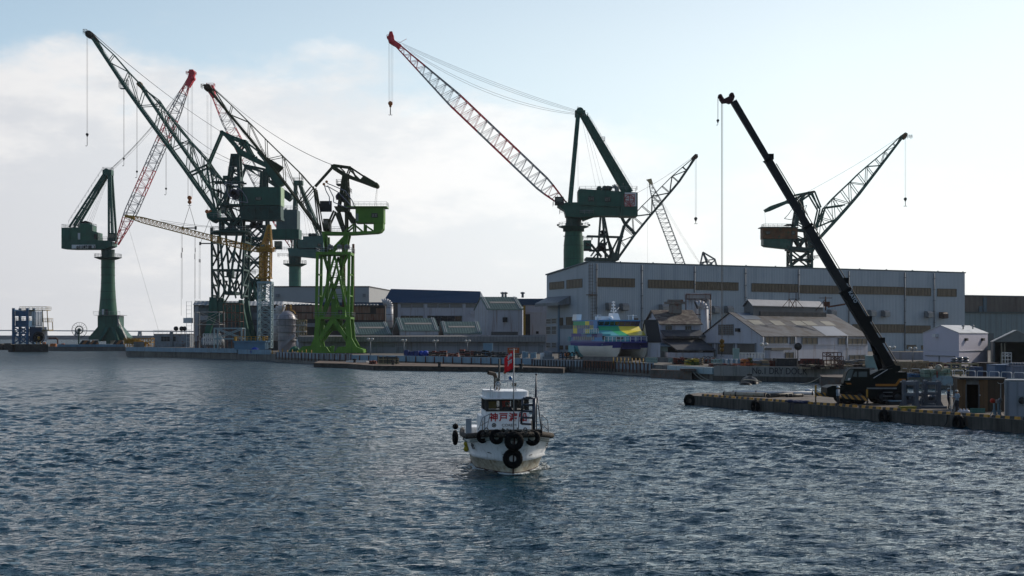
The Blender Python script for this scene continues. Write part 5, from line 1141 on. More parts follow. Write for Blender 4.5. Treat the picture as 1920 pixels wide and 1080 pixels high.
s = MB(); boxp(s, pl, 454, 529, 387, 412, -3.3, 3.3); 
for x in (480, 505): s.beam(pl(x, 387, -3.5), pl(x, 412, -3.5), .5)
for a in ((458, 390, 478, 410), (482, 389, 502, 410), (507, 389, 525, 410)): s.beam(pl(a[0], a[1], -3.4), pl(a[2], a[3], -3.4), .35)
boxp(s, pl, 398, 530, 409, 413.5, -3.8, 3.8); boxp(s, pl, 424, 458, 384, 387, -3.8, 3.8); s.build('counterweight', M_dkgreen, B)
machine(B, pl, 445, 366, -2.4, 9, 1.2); cabinp(B, pl, 420, 428, 390, 402, -5.2, -2.6, M_dkgreen)
s = MB(); hoseloop(s, pl, [(426, 345), (440, 348), (458, 360), (466, 372), (469, 382), (455, 380), (436, 374), (432, 366), (426, 345)], -4.2, .16); s.build('cable_festoon', mat('grey_cable', (.2, .2, .2)), B)
s = MB(); frame2(s, pl, [(416, 412, 416, 437), (455, 412, 455, 437), (416, 412, 452, 437), (452, 412, 420, 437), (436, 412, 436, 437)], 2.6, .9); s.build('king_post', M_dkgreen, B)
s = MB(); cc = XY(433.5, 500); s.lathe((cc.x, cc.y, 0), [(0, hz(500, 440)), (33*mp, hz(500, 440)), (37*mp, hz(500, 437.5)), (37*mp, hz(500, 434)), (0, hz(500, 434))], 28); boxp(s, pl, 395, 399, 427, 440, -1, 1); s.build('slewing_ring', M_dkgreen, B)
s = MB(); s.rail([Vector((cc.x+36*mp*math.cos(t), cc.y+36*mp*math.sin(t), hz(500, 434))) for t in [R(20*i) for i in range(19)]], 1.4, 1.6, .045); s.build('railing', M_steel, B)
s = MB()
frame2(s, pl, [(403, 440, 404, 560), (464, 440, 458, 560), (418, 440, 427, 552), (450, 440, 434, 552)], 5.4, .7)
frame2(s, pl, [(405, 500, 420, 470), (404, 507, 460, 507), (405, 500, 425, 460), (434, 468, 460, 506), (428, 545, 412, 572), (404, 506, 430, 548), (462, 505, 436, 546), (433, 468, 424, 492), (434, 468, 446, 492), (424, 455, 446, 455), (427, 520, 440, 520), (420, 525, 412, 560), (440, 525, 448, 560)], 5.4, .5)
for y in (455, 480, 507, 535, 555): ties(s, pl, [(403.5, y), (lerp(464, 458, (y-440)/120), y)], 5.4, .6)
for y in (460, 507, 530): 
    for sg in (0,): s.beam(pl(404, y, -5.4), pl(404, y+30, 5.4), .6); s.beam(pl(460, y, 5.4), pl(460, y+30, -5.4), .6)
boxp(s, pl, 426, 438, 505, 520, -1.5, 1.5); boxp(s, pl, 424, 444, 547, 553, -5.6, 5.6); s.build('portal_frame', M_dkgreen, B)
s = MB(); 
for y in (494, 521): deckrail(s, pl, 414, 424, y, -7, -5.5, 1.5, 1.4, .05); deckrail(s, pl, 440, 448, y, -7, -5.5, 1.5, 1.4, .05)
s.build('railing', M_steel, B)
s = MB()
for sg in (-1, 1):
    o0, o1 = 5.4*sg-1.1, 5.4*sg+1.1
    prismp(s, pl, [(400, 558), (411, 558), (414, 560), (414, 590), (404, 612), (395, 645), (386, 645), (398, 590)], o0, o1); prismp(s, pl, [(454, 563), (461, 563), (463, 580), (478, 650), (462, 650), (452, 600)], o0, o1)
    prismp(s, pl, [(412, 568), (456, 568), (456, 590), (448, 606), (435, 596), (420, 606), (412, 590)], o0+.5, o1-.5)
s.build('portal_leg', M_green, B)
s = MB(); 
for o_ in (-1, 1): s.rope(pl(416, 248, o_), pl(174, 62, o_), .07, 1.6, 14)
s.build('luffing_rope', M_cable, B)
hook('small dark hook block on the highest leftmost jib rope', pl, 163.5, 68, 252, 274, 5, M_dark, 0, ((-.8, 0), (.8, 0)), .045, 'hook block', nm='jib_hook_block')
# crane D, behind B
pl = Pl(570, 480, 0); mp = .2137
Dd = thing('luffing_crane', P(500, 648, 570), 'second dark green lattice crane mostly hidden behind the tallest one', 'crane')
s = MB(); truss(s, pl, [(268, 167), (310, 230), (345, 280), (378, 327), (423, 397), (456, 432)], [(272, 168), (300, 189), (328, 233), (350, 258), (378, 290), (420, 340), (440, 372)], .7, 3.2, 8, 1.0, .24, .32, walk=True); s.build('jib', M_green, Dd)
s = MB(); prismp(s, pl, [(256, 158), (262, 153), (267, 158), (272, 168), (266, 168), (260, 162)], -1, 1); s.lathe(pl(262, 158, 0), [(0, -1.2), (1, -1.2), (1, 1.2), (0, 1.2)], 12, 'Y'); s.build('jib_head', mat('yellow_head', (.12, .075, .012), .6, var=.4), Dd)
s = MB()
for o_ in (-2.2, 1.8): prismp(s, pl, [(458, 308), (463, 310), (480, 326), (510, 343), (524, 352), (520, 354), (494, 336), (460, 316)], o_, o_+.5)
for a in ((460, 310, 498, 318), (498, 318, 525, 345), (500, 323, 530, 356), (498, 318, 490, 330), (462, 313, 492, 322), (500, 322, 505, 340), (504, 322, 514, 342)): frame2(s, pl, [a], 2, .6)
ties(s, pl, [(460, 312), (498, 320), (512, 345)], 2, .6); prismp(s, pl, [(530, 355), (538, 358), (549, 366), (548, 372), (542, 378), (534, 372), (530, 365)], -2.4, 2.4); prismp(s, pl, [(505, 338), (516, 340), (540, 362), (534, 370)], -2, 2); s.build('rocking_lever', M_dkgreen, Dd)
s = MB(); s.beam(pl(461, 312, -1), pl(440, 372, -1), .6); s.beam(pl(461, 312, 1), pl(440, 372, 1), .6); s.build('connecting_strut', M_dkgreen, Dd)
s = MB(); boxp(s, pl, 521, 560, 395, 431, -4, 4); s.build('machinery_house', mat('slate_green_house', (.06, .10, .10), .55, var=.2), Dd); s = MB(); deckrail(s, pl, 526, 556, 395, -4, 4, 1.5, 1.8, .06); boxp(s, pl, 534, 538, 391, 395, -1, 1); s.build('railing', M_steel, Dd)
s = MB(); boxp(s, pl, 497, 563, 431, 449, -4, 4); boxp(s, pl, 462, 500, 423, 427, -3.8, 3.8); s.build('counterweight', M_green, Dd)
s = MB(); frame2(s, pl, [(492, 322, 488, 425), (498, 322, 502, 425)], 2.2, 1.0); tower(s, pl, (462, 500, 425), (464, 492, 560), 4.2, 4.6, 4, .9, .6, False, True)
frame2(s, pl, [(462, 427, 500, 470), (500, 427, 462, 470), (466, 520, 490, 560), (490, 520, 466, 560)], 4.2, .6); boxp(s, pl, 462, 502, 446, 450, -5, 5); boxp(s, pl, 468, 490, 526, 536, -3, 3); s.build('tower', M_dkgreen, Dd)
s = MB(); deckrail(s, pl, 460, 504, 446, -5, 5, 1.6, 1.8, .06); deckrail(s, pl, 476, 492, 492, -5, 5, 1.6, 1.8, .06); deckrail(s, pl, 475, 490, 514, -5, 5, 1.6, 1.8, .06); s.build('railing', M_steel, Dd)
s = MB(); frame2(s, pl, [(466, 560, 452, 648), (490, 560, 506, 648), (478, 530, 460, 600), (478, 530, 498, 600)], 5, 1.3); s.build('portal_leg', M_green, Dd)
machine(Dd, pl, 484, 420, -5, 14, 1.4, M_dark)
s = MB(); 
for o_ in (-1, 1): s.rope(pl(460, 310, o_), pl(268, 160, o_), .07, 5, 14)
s.rope(pl(460, 313, 0), pl(340, 260, 0), .05, 1.5)
s.build('luffing_rope', M_cable, Dd)
for (px, yt, yb, yh, lab) in ((258, 162, 322, 334, 'dark hook block on the rope falling from the yellow jib head'), (233.5, 158, 298, 312, 'dark hook block on the rope under the wire basket of the tallest jib'), (312.5, 285, 354, 366, 'smallest hook block, on the short rope right of the red and white boom')):
    hook(lab, pl, px, yt, yb, yh, 3.6, M_dark, -1, ((-.6, 0), (.6, 0)), .05, 'hook block', nm='jib_hook_block')
s = MB(); a = pl(233, 168, -1); s.rail([pl(226, 166, -2.5), pl(240, 166, -2.5), pl(240, 166, 1), pl(226, 166, 1), pl(226, 166, -2.5)], 3.4, 1.2, .08); s.box(pl(233, 167, -1), (2.6, 2.6, .2)); s.build('maintenance_cage', M_steel, Dd)
# crane H, right of the big column crane
pl = Pl(560, 1150, 0); mp = .21
Hh = thing('luffing_crane', P(1130, 492, 560), 'grey green lattice crane behind the big column crane, jib rising to the right', 'crane')
M_gg = mat('grey_green_paint', (.035, .06, .05), .6, var=.3)
s = MB(); truss(s, pl, [(1302, 298), (1270, 345), (1232, 389), (1190, 440), (1158, 485)], [(1300, 296), (1256, 334), (1229, 362), (1200, 390), (1172, 421), (1158, 478)], .6, 2.6, 9, .8, .24, .32)
frame2(s, pl, [(1164, 404, 1172, 420), (1172, 420, 1186, 433), (1180, 410, 1172, 420), (1170, 422, 1153, 480), (1186, 433, 1190, 438)], 2.4, .7); s.build('jib', M_gg, Hh)
s = MB(); prismp(s, pl, [(1308, 290), (1303, 289), (1296, 296), (1299, 302), (1307, 296)], -1, 1); s.lathe(pl(1304, 294, 0), [(0, -1.1), (.9, -1.1), (.9, 1.1), (0, 1.1)], 12, 'Y'); s.build('jib_head', mat('rusty_olive', (.1, .1, .1)), Hh)
s = MB(); frame2(s, pl, [(1126, 405, 1120, 490), (1132, 405, 1148, 490), (1130, 405, 1136, 490), (1100, 443, 1168, 445), (1105, 470, 1150, 468), (1098, 484, 1152, 486), (1108, 480, 1130, 450), (1128, 482, 1108, 458), (1136, 440, 1152, 480), (1110, 486, 1140, 452), (1122, 460, 1145, 486), (1140, 485, 1160, 445)], 2.4, .55)
for y in (415, 430, 455, 470): ties(s, pl, [(lerp(1126, 1120, (y-405)/85), y), (lerp(1132, 1148, (y-405)/85), y)], 2.4, .4)
prismp(s, pl, [(1147, 475), (1160, 475), (1160, 488), (1148, 491)], -3, 3); boxp(s, pl, 1096, 1158, 485, 489, -3.4, 3.4); s.build('upper_tower', M_gg, Hh)
s = MB(); boxp(s, pl, 1094, 1108, 451, 467, -2.8, 2.8); H_ = s.build('operator_cab', M_green, Hh); winp(H_, pl, 1098, 1105, 457, 462, -2.85, nx=2); s = MB(); boxp(s, pl, 1093, 1109, 467, 470, -3, 3); deckrail(s, pl, 1093, 1110, 450, -3, 3, 1.2, 1.6, .05); s.build('cab_platform', M_dark, Hh)
machine(Hh, pl, 1131, 440, -2, 21, .8, M_dark); machine(Hh, pl, 1128, 462, -2.6, 24, 1.1, M_dark)
s = MB(); tower(s, pl, (1110, 1150, 489), (1100, 1160, 560), 5, 5, 2, 1, .6); frame2(s, pl, [(1100, 560, 1095, 655), (1160, 560, 1165, 655)], 5, 1.4); s.build('portal_leg', M_gg, Hh)
s = MB(); s.rope(pl(1194, 362, 0), pl(1302, 292, 0), .06, .8); s.rope(pl(1194, 362, 0), pl(1150, 385, 0), .06); s.build('luffing_rope', M_cable, Hh)
hook('grey hook block hanging under the jib tip right of the big column crane', pl, 1304.5, 298, 410, 420, 6, mat('grey_hook', (.08, .08, .07), .6), 0, ((-1.2, -.4), (1.4, .4)), .045, 'hook block')
# distant cranes I and J
pl = Pl(900, 1250, 0); M_pale = mat('distant_grey_paint', (.14, .16, .17), .7)
I_ = thing('distant_lattice_crane', pl(1283, 497, 0), 'faint distant lattice boom with a cream head, leaning left beyond the hall roof', 'crane')
bm = MB(); boomlat(bm, pl, (1219, 345), (1300, 560), 1, 1.9, 26, .3, .16, lambda t: 0, 8, .16, .1); bm.build('boom', M_pale, I_)
s = MB(); prismp(s, pl, [(1212, 337), (1221, 335), (1224, 345), (1218, 346), (1216, 341)], -1.4, 1.4); s.build('boom_head', mat('cream_head', (.45, .36, .2), .6), I_)
s = MB(); 
for i in range(3): s.rope(pl(1221, 341, i-1), pl(1320, 505, i-1), .05, 1+i)
s.rope(pl(1214, 343, 0), pl(1214, 500, 0), .05); s.build('pendant_rope', M_cable, I_)
J_ = thing('distant_lattice_crane', pl(1325, 497, 0), 'tiny distant lattice crane top peeping over the middle of the hall roof', 'crane')
s = MB(); frame2(s, pl, [(1318, 473, 1312, 500), (1318, 473, 1340, 486), (1340, 486, 1344, 500), (1318, 473, 1328, 500), (1318, 474, 1326, 488), (1326, 488, 1340, 486), (1326, 488, 1312, 498), (1330, 498, 1340, 488), (1314, 492, 1330, 490)], 2, .5); ties(s, pl, [(1318, 473), (1340, 486), (1326, 488)], 2, .5); tower(s, pl, (1314, 1334, 492), (1312, 1338, 540), 2, 3, 3, .5, .3); s.build('frame', M_pale, J_)
# crane K, right
pl = Pl(600, 1500, 0); mp = .225
K = thing('luffing_crane', P(1500, 505, 600), 'dark green lattice crane at the right with rust-panelled machine house, jib to the right', 'crane')
s = MB(); truss(s, pl, [(1693, 256), (1650, 312), (1607, 368), (1570, 410), (1533, 450)], [(1690, 254), (1660, 283), (1613, 322), (1590, 345), (1565, 368), (1545, 390), (1528, 428)], .6, 2.8, 11, .75, .24, .32)
frame2(s, pl, [(1525, 360, 1537, 390), (1518, 364, 1535, 393), (1545, 390, 1535, 425), (1535, 393, 1527, 428), (1527, 428, 1565, 412), (1545, 390, 1582, 385)], 2.5, .6); s.build('jib', M_green, K)
s = MB(); prismp(s, pl, [(1701, 251), (1697, 248.5), (1692, 252), (1690, 259), (1695, 262), (1700, 256)], -1, 1); s.build('jib_head', mat('rusty_head', (.14, .07, .025), .7, var=.4), K); s = MB(); deckrail(s, pl, 1698, 1709, 260, -1.3, 1.3, 1.4, 1.4, .06); s.build('railing', M_steel, K)
s = MB(); prismp(s, pl, [(1433, 393), (1443, 387), (1475, 376), (1478, 381), (1446, 395), (1436, 398)], -2.4, 2.4)
for a in ((1470, 379, 1525, 359.5), (1487, 367, 1525, 359.5), (1525, 360, 1500, 378), (1475, 377, 1487, 368), (1500, 368, 1490, 378), (1510, 364, 1500, 375), (1478, 380, 1500, 380)): frame2(s, pl, [a], 2, .65)
ties(s, pl, [(1525, 360), (1487, 368), (1500, 378), (1476, 378)], 2, .6); s.build('rocking_lever', M_green, K)
s = MB(); frame2(s, pl, [(1496, 376, 1480, 470), (1501, 376, 1516, 470), (1498, 380, 1492, 425), (1478, 430, 1520, 434), (1474, 450, 1524, 450), (1480, 432, 1500, 465), (1518, 436, 1496, 465)], 2.6, .9); 
for y in (390, 402, 415, 440): ties(s, pl, [(lerp(1496, 1480, (y-376)/94), y), (lerp(1501, 1516, (y-376)/94), y)], 2.6, .5); frame2(s, pl, [(lerp(1496, 1480, (y-376)/94), y, lerp(1501, 1516, (y-364)/94), y+12)], 2.6, .45)
prismp(s, pl, [(1474, 462), (1526, 466), (1522, 474), (1474, 470)], -3.4, 3.4); prismp(s, pl, [(1520, 428), (1530, 440), (1526, 466), (1516, 460)], -2.6, 2.6); boxp(s, pl, 1473, 1495, 421, 423, -3, 3); s.build('upper_tower', M_dkgreen, K)
s = MB(); boxp(s, pl, 1428, 1493, 428, 448.5, -3.2, 3.2); H_ = s.build('machinery_house', mat('rusted_panels', (.15, .062, .022), .8, var=.5, sc=.35, c2=(.03, .06, .03), amt=.3), K); winp(H_, pl, 1434, 1441, 435, 440, -3.3, nx=2); winp(H_, pl, 1481, 1488, 435, 441, -3.3, nx=1)
s = MB(); boxp(s, pl, 1424, 1494, 426.5, 428, -3.8, 3.8); deckrail(s, pl, 1430, 1480, 426.5, -3.4, 3.4, 1.3, 1.8, .05); s.build('roof', M_dkgreen, H_)
s = MB(); prismp(s, pl, [(1429, 449), (1475, 449), (1480, 452), (1480, 468), (1434, 463), (1429, 460)], -3, 3); s.build('counterweight', M_green, K)
s = MB(); tower(s, pl, (1480, 1519, 470), (1480, 1518, 560), 4, 4, 3, .9, .6, True); boxp(s, pl, 1485, 1522, 486, 489, -4.2, 4.2); deckrail(s, pl, 1500, 1530, 486, -4.6, 4, 1.4, 1.8, .06); frame2(s, pl, [(1480, 560, 1470, 652), (1518, 560, 1530, 652)], 5, 1.3); s.build('portal_leg', M_dkgreen, K)
s = MB(); s.rope(pl(1508, 363, 0), pl(1694, 252, 0), .06, .8); s.rope(pl(1434, 398, 0), pl(1436, 428, 0), .05); s.build('luffing_rope', M_cable, K)
s = MB(); hoseloop(s, pl, [(1482, 394), (1475, 404), (1468, 411), (1480, 413), (1490, 408)], -3, .14); hoseloop(s, pl, [(1500, 390), (1510, 386), (1507, 394), (1512, 404)], -3, .12); s.build('cable_festoon', M_dark, K)
hook('small grey hook block hanging under the rightmost jib tip', pl, 1697.5, 258, 373, 387, 5.5, mat('grey_hook', (.1, .1, .1)), 0, ((-1.2, -.4), (1.4, .4)), .045, 'hook block')
# crane F, yellow tower crane
pl = Pl(432, 497, 0); mp = .162
Fy = thing('tower_crane', P(497, 655, 432), 'yellow tower crane on a pale blue lattice mast with its jib lowered to the left', 'crane')
s = MB(); tower(s, pl, (486, 510, 530), (485, 509, 652), 2.0, 2.0, 9, .38, .18); boxp(s, pl, 484, 511, 528, 532, -2.3, 2.3); s.build('mast', mat('pale_blue_mast', (.26, .35, .38), .5, var=.12), Fy)
s = MB(); tower(s, pl, (489, 508, 472), (488, 507, 520), 1.5, 1.5, 5, .4, .22); boxp(s, pl, 482, 509, 520, 522.5, -2, 2); tower(s, pl, (492, 504, 520), (490, 506, 530), 1, 1, 1, .3, .2); s.tube(pl(497, 474, 0), pl(497, 528, 0), .5, n=8); s.build('climbing_frame', M_yellow, Fy)
s = MB(); boxp(s, pl, 484, 512, 465, 472, -1.9, 1.9); deckrail(s, pl, 483, 514, 472, -2.2, 2.2, 1.3, 1.2, .07); boxp(s, pl, 494, 508, 460, 466, -1.6, 1.6); s.build('slewing_platform', M_yellow, Fy)
s = MB(); tower(s, pl, (503, 507, 422), (492, 509, 462), .5, 1.4, 4, .38, .2); s.build('tower_head', M_yellow, Fy)
cabinp(Fy, pl, 490, 500, 458, 467, -2.4, -.8, M_yellow)
bm = MB(); boomlat(bm, pl, (243, 406.5), (487, 470), 1, .9, 34, .26, .11, lambda t: 0, 5.2, .1, .1, (.4, .6)); bm.build('jib', M_yellow, Fy)
s = MB(); prismp(s, pl, [(234, 403), (240, 403), (252, 407), (252, 411), (244, 409), (235, 408)], -.6, .6); s.build('jib_head', M_yellow, Fy)
s = MB(); s.rope(pl(504, 423, 0), pl(262, 408, 0), .05, 1.6); s.rope(pl(504, 425, .5), pl(300, 412, .5), .05, 1.0); s.build('pendant_rope', M_cable, Fy)
# ---------------- mobile crane on the near quay
pl = Pl(126, 1635, 0)
Lc = thing('mobile_crane', P(1635, 757.5, 126), 'dark rough-terrain mobile crane with orange stripe, boom raised over the near quay', 'crane')
M_kg = mat('deep_green_black', (.003, .006, .0055), .5, var=.2, spec=.12); M_or = mat('stripe_orange', (.35, .13, .01), .5)
s = MB(); prismp(s, pl, [(1545, 726), (1555, 722), (1694, 722), (1694, 745), (1680, 747), (1560, 745), (1545, 742)], -1.25, 1.25); s.build('carrier', M_kg, Lc)
for x in (1582, 1606, 1648, 1676):
    for sg in (-1, 1):
        s = MB(); cW = pl(x, 744, 1.15*sg); cW.z = NQ+.66; s.torus(cW, (0, 1, 0), .47, .2, 26, 8, .06); o = s.build('wheel', M_black, Lc); s = MB(); s.lathe(cW, [(0, -.14), (.3, -.14), (.33, .14), (.12, .2), (0, .2)], 14, 'Y'); s.build('rim', M_dark, o)
s = MB(); prismp(s, pl, [(1575, 717), (1582, 696), (1588, 690), (1624, 690), (1625.5, 723), (1577, 723), (1575, 719)], -1.25, -.25); CB = s.build('cab', M_kg, Lc)
s = MB(); prismp(s, pl, [(1577, 713), (1583.5, 696), (1588, 692), (1594, 692), (1588, 713)], -1.3, -1.2); prismp(s, pl, [(1592, 705), (1597, 696), (1600, 696), (1600, 706)], -1.3, -1.2); prismp(s, pl, [(1603, 696), (1619, 696), (1619, 706), (1603, 706)], -1.3, -1.2); s.build('window', mat('cab_glass', (.06, .09, .10), .08, var=.2, spec=.8), CB)
s = MB(); prismp(s, pl, [(1579, 717), (1589, 717), (1590, 720), (1582, 720)], -1.3, -1.15); s.build('stripe', M_or, CB); s = MB(); prismp(s, pl, [(1584, 708), (1588, 708), (1586, 712), (1583, 712)], -1.36, -1.29); s.build('sticker', M_white, CB)
s = MB(); prismp(s, pl, [(1625, 702), (1640, 695), (1668, 690), (1672, 697), (1692, 697), (1694, 700), (1694, 723), (1600, 724), (1602, 712), (1625, 708)], -1.2, 1.2); UP = s.build('superstructure', M_kg, Lc)
s = MB(); prismp(s, pl, [(1635, 719), (1672, 719), (1679, 709.5), (1691, 709.5), (1691, 713), (1681, 714), (1674, 723), (1635, 723)], -1.28, -1.15); s.build('stripe', M_or, UP)
s = MB(); s.beam(pl(1631, 708, -1.3), pl(1657, 692, -1.3), .05); s.beam(pl(1680, 715, -1.25), pl(1708, 713, -1.25), .08); s.build('handrail', M_white, UP)
s = MB(); prismp(s, pl, [(1658, 688), (1672, 684), (1684, 686), (1685, 692), (1680, 697), (1660, 697)], -.7, .7); s.build('boom_pivot', M_kg, Lc)
def boomsec(mb, x0, y0, x1, y1, hw, w): # hw in px perpendicular
    L_ = math.hypot(x1-x0, y1-y0); nx, ny = -(y1-y0)/L_*hw, (x1-x0)/L_*hw
    prismp(mb, pl, [(x0-nx, y0-ny), (x1-nx, y1-ny), (x1+nx*.75, y1+ny*.75), (x1+nx, y1+ny*.2), (x0+nx, y0+ny)], -w/2, w/2)
ax = lambda t: (lerp(1372, 1672, t), lerp(190, 692, t))
def bpt(y): 
    t = (y-190)/502.; return (lerp(1375, 1670, t), y)
M_bm = mat('boom_black_paint', (.006, .007, .008), .5, var=.15, spec=.12); M_bs = mat('boom_grey_section', (.012, .013, .017), .4, var=.1, spec=.25)
s = MB(); (x0, y0), (x1, y1) = bpt(545), bpt(694)
boomsec(s, x0, y0, x1, y1, 9.4, .85); BM = s.build('base_boom', M_bm, Lc)
for (ya, yb, hw, w_, m) in ((425, 548, 7.9, .74, M_bs), (298, 430, 6.8, .66, M_bs), (190, 302, 5.7, .56, M_bs)):
    s = MB(); (x0, y0), (x1, y1) = bpt(ya), bpt(yb); boomsec(s, x0, y0, x1, y1, hw, w_); s.build('boom_section', m, Lc)
s = MB()
for y, hw in ((545, 11), (425, 9.6), (300, 8.4)): (x0, y0), (x1, y1) = bpt(y-2), bpt(y+2.5); boomsec(s, x0, y0, x1, y1, hw, 1.0)
for y, dx in ((528, 12), (296, 8), (640, 14), (600, 13)): x0, _ = bpt(y); s.box(pl(x0+dx, y-2, 0), (.45, .5, .5))
s.build('boom_collar', M_bm, Lc)
s = MB(); (x0, y0), (x1, y1) = bpt(310), bpt(600); s.path([pl(x0+9, y0-3, -.2), pl(x1+15, y1, -.2)], .045, 5); s.path([pl(bpt(570)[0]+14, 565, .2), pl(bpt(690)[0]+14, 680, .2)], .06, 5); s.build('boom_cable', M_dark, Lc)
s = MB(); prismp(s, pl, [(1347, 178), (1351, 177), (1357, 186), (1367, 181), (1368, 176), (1374, 174.5), (1377, 182), (1374, 190), (1368, 195), (1362, 193), (1354, 194), (1349, 187)], -.3, .3); s.lathe(pl(1350, 181, 0), [(0, -.34), (.17, -.34), (.17, .34), (0, .34)], 12, 'Y'); s.lathe(pl(1371, 178, 0), [(0, -.34), (.17, -.34), (.17, .34), (0, .34)], 12, 'Y'); s.build('boom_head', mat('dark_red_head', (.06, .012, .016), .5), Lc)
s = MB(); s.tube(pl(1651, 692, 0), pl(1641, 664, 0), .24, n=10); s.tube(pl(1641, 664, 0), pl(1627, 622, 0), .16, n=10); s.build('luffing_cylinder', M_bm, Lc)
s = MB(); s.rope(pl(1374, 182, .2), pl(1446, 298, .2), .02); s.rope(pl(1448, 298, .2), pl(1576, 520, .2), .02, .0); s.build('hoist_line', M_cable, Lc)
M_haz2 = bpy.data.materials['hazard_stripes'].copy(); M_haz2.name = 'outrigger_stripes'
for nd in M_haz2.node_tree.nodes:
    if nd.type == 'VECT_MATH': nd.inputs[1].default_value = Vector((1, 0, .8)).normalized()*(2*math.pi/.36)
    if nd.type == 'MIX': nd.inputs[7].default_value = (.42, .19, .02, 1)
s = MB(); s.hexa([pl(1528, 742, -.2), pl(1613, 749, -2.6), pl(1613, 749, -2.4), pl(1528, 742, 0), pl(1528, 735, -.2), pl(1613, 740.5, -2.6), pl(1613, 740.5, -2.4), pl(1528, 735, 0)]); s.build('outrigger_beam', M_haz2, Lc)
for x, o_, yb in ((1529, -.1, 751), (1612.5, -2.5, 758)):
    s = MB(); s.beam(pl(x, 722 if x < 1600 else 728, o_), pl(x, 744, o_), .14); o = s.build('outrigger_post', M_yellow, Lc)
    s = MB(); q = pl(x, yb, o_); s.tube(pl(x, 744, o_), Vector((q.x, q.y, NQ+.15)), .06); s.lathe((q.x, q.y, NQ+.02), [(0, .12), (.34, .1), (.34, 0)], 14); s.build('jack', M_dark, o)
s = MB()
for y in (734.5, 741.5, 749): s.box(pl(1657, y, -1.35), (.8, .3, .05))
s.build('step', M_steel, Lc)
s = MB(); s.box(pl(1646, 727, -1.3), (2.6, .1, .12)); s.build('side_rail', M_steel, Lc)
hk = hook('yellow hook block low above the yard, on the long mobile crane falls', pl, 1353.5, 190, 648, 668, 9, mat('hook_yellow', (.22, .11, .015), .5, var=.4, sc=3), 0, ((-1.2, -.1), (-.2, .1), (1.2, -.1), (2, .1)), .018, 'hook block', nm='main_hook_block')
s = MB(); s.lathe(pl(1353.5, 640, 0), [(0, -.2), (.2, -.2), (.2, .2), (0, .2)], 12, 'Y'); s.lathe(pl(1353.5, 656, 0), [(0, -.2), (.17, -.2), (.17, .2), (0, .2)], 12, 'Y'); s.build('extra_sheave', mat('hook_yellow', (1, 1, 1)), hk)
s = MB(); s.rope(pl(1352.5, 670, 0), pl(1352, 744, 0), .012); s.rope(pl(1351, 668, -.2), pl(1347, 760, -.6), .01); s.rope(pl(1355, 668, -.2), pl(1357, 760, -.6), .01); s.build('tag_line', M_cable, hk)
hook('little black auxiliary hook under the fly sheave of the mobile crane', pl, 1346, 182, 226, 235, 5, M_dark, 0, ((-.3, 0), (.5, 0)), .014, 'hook block', nm='jib_hook_block')
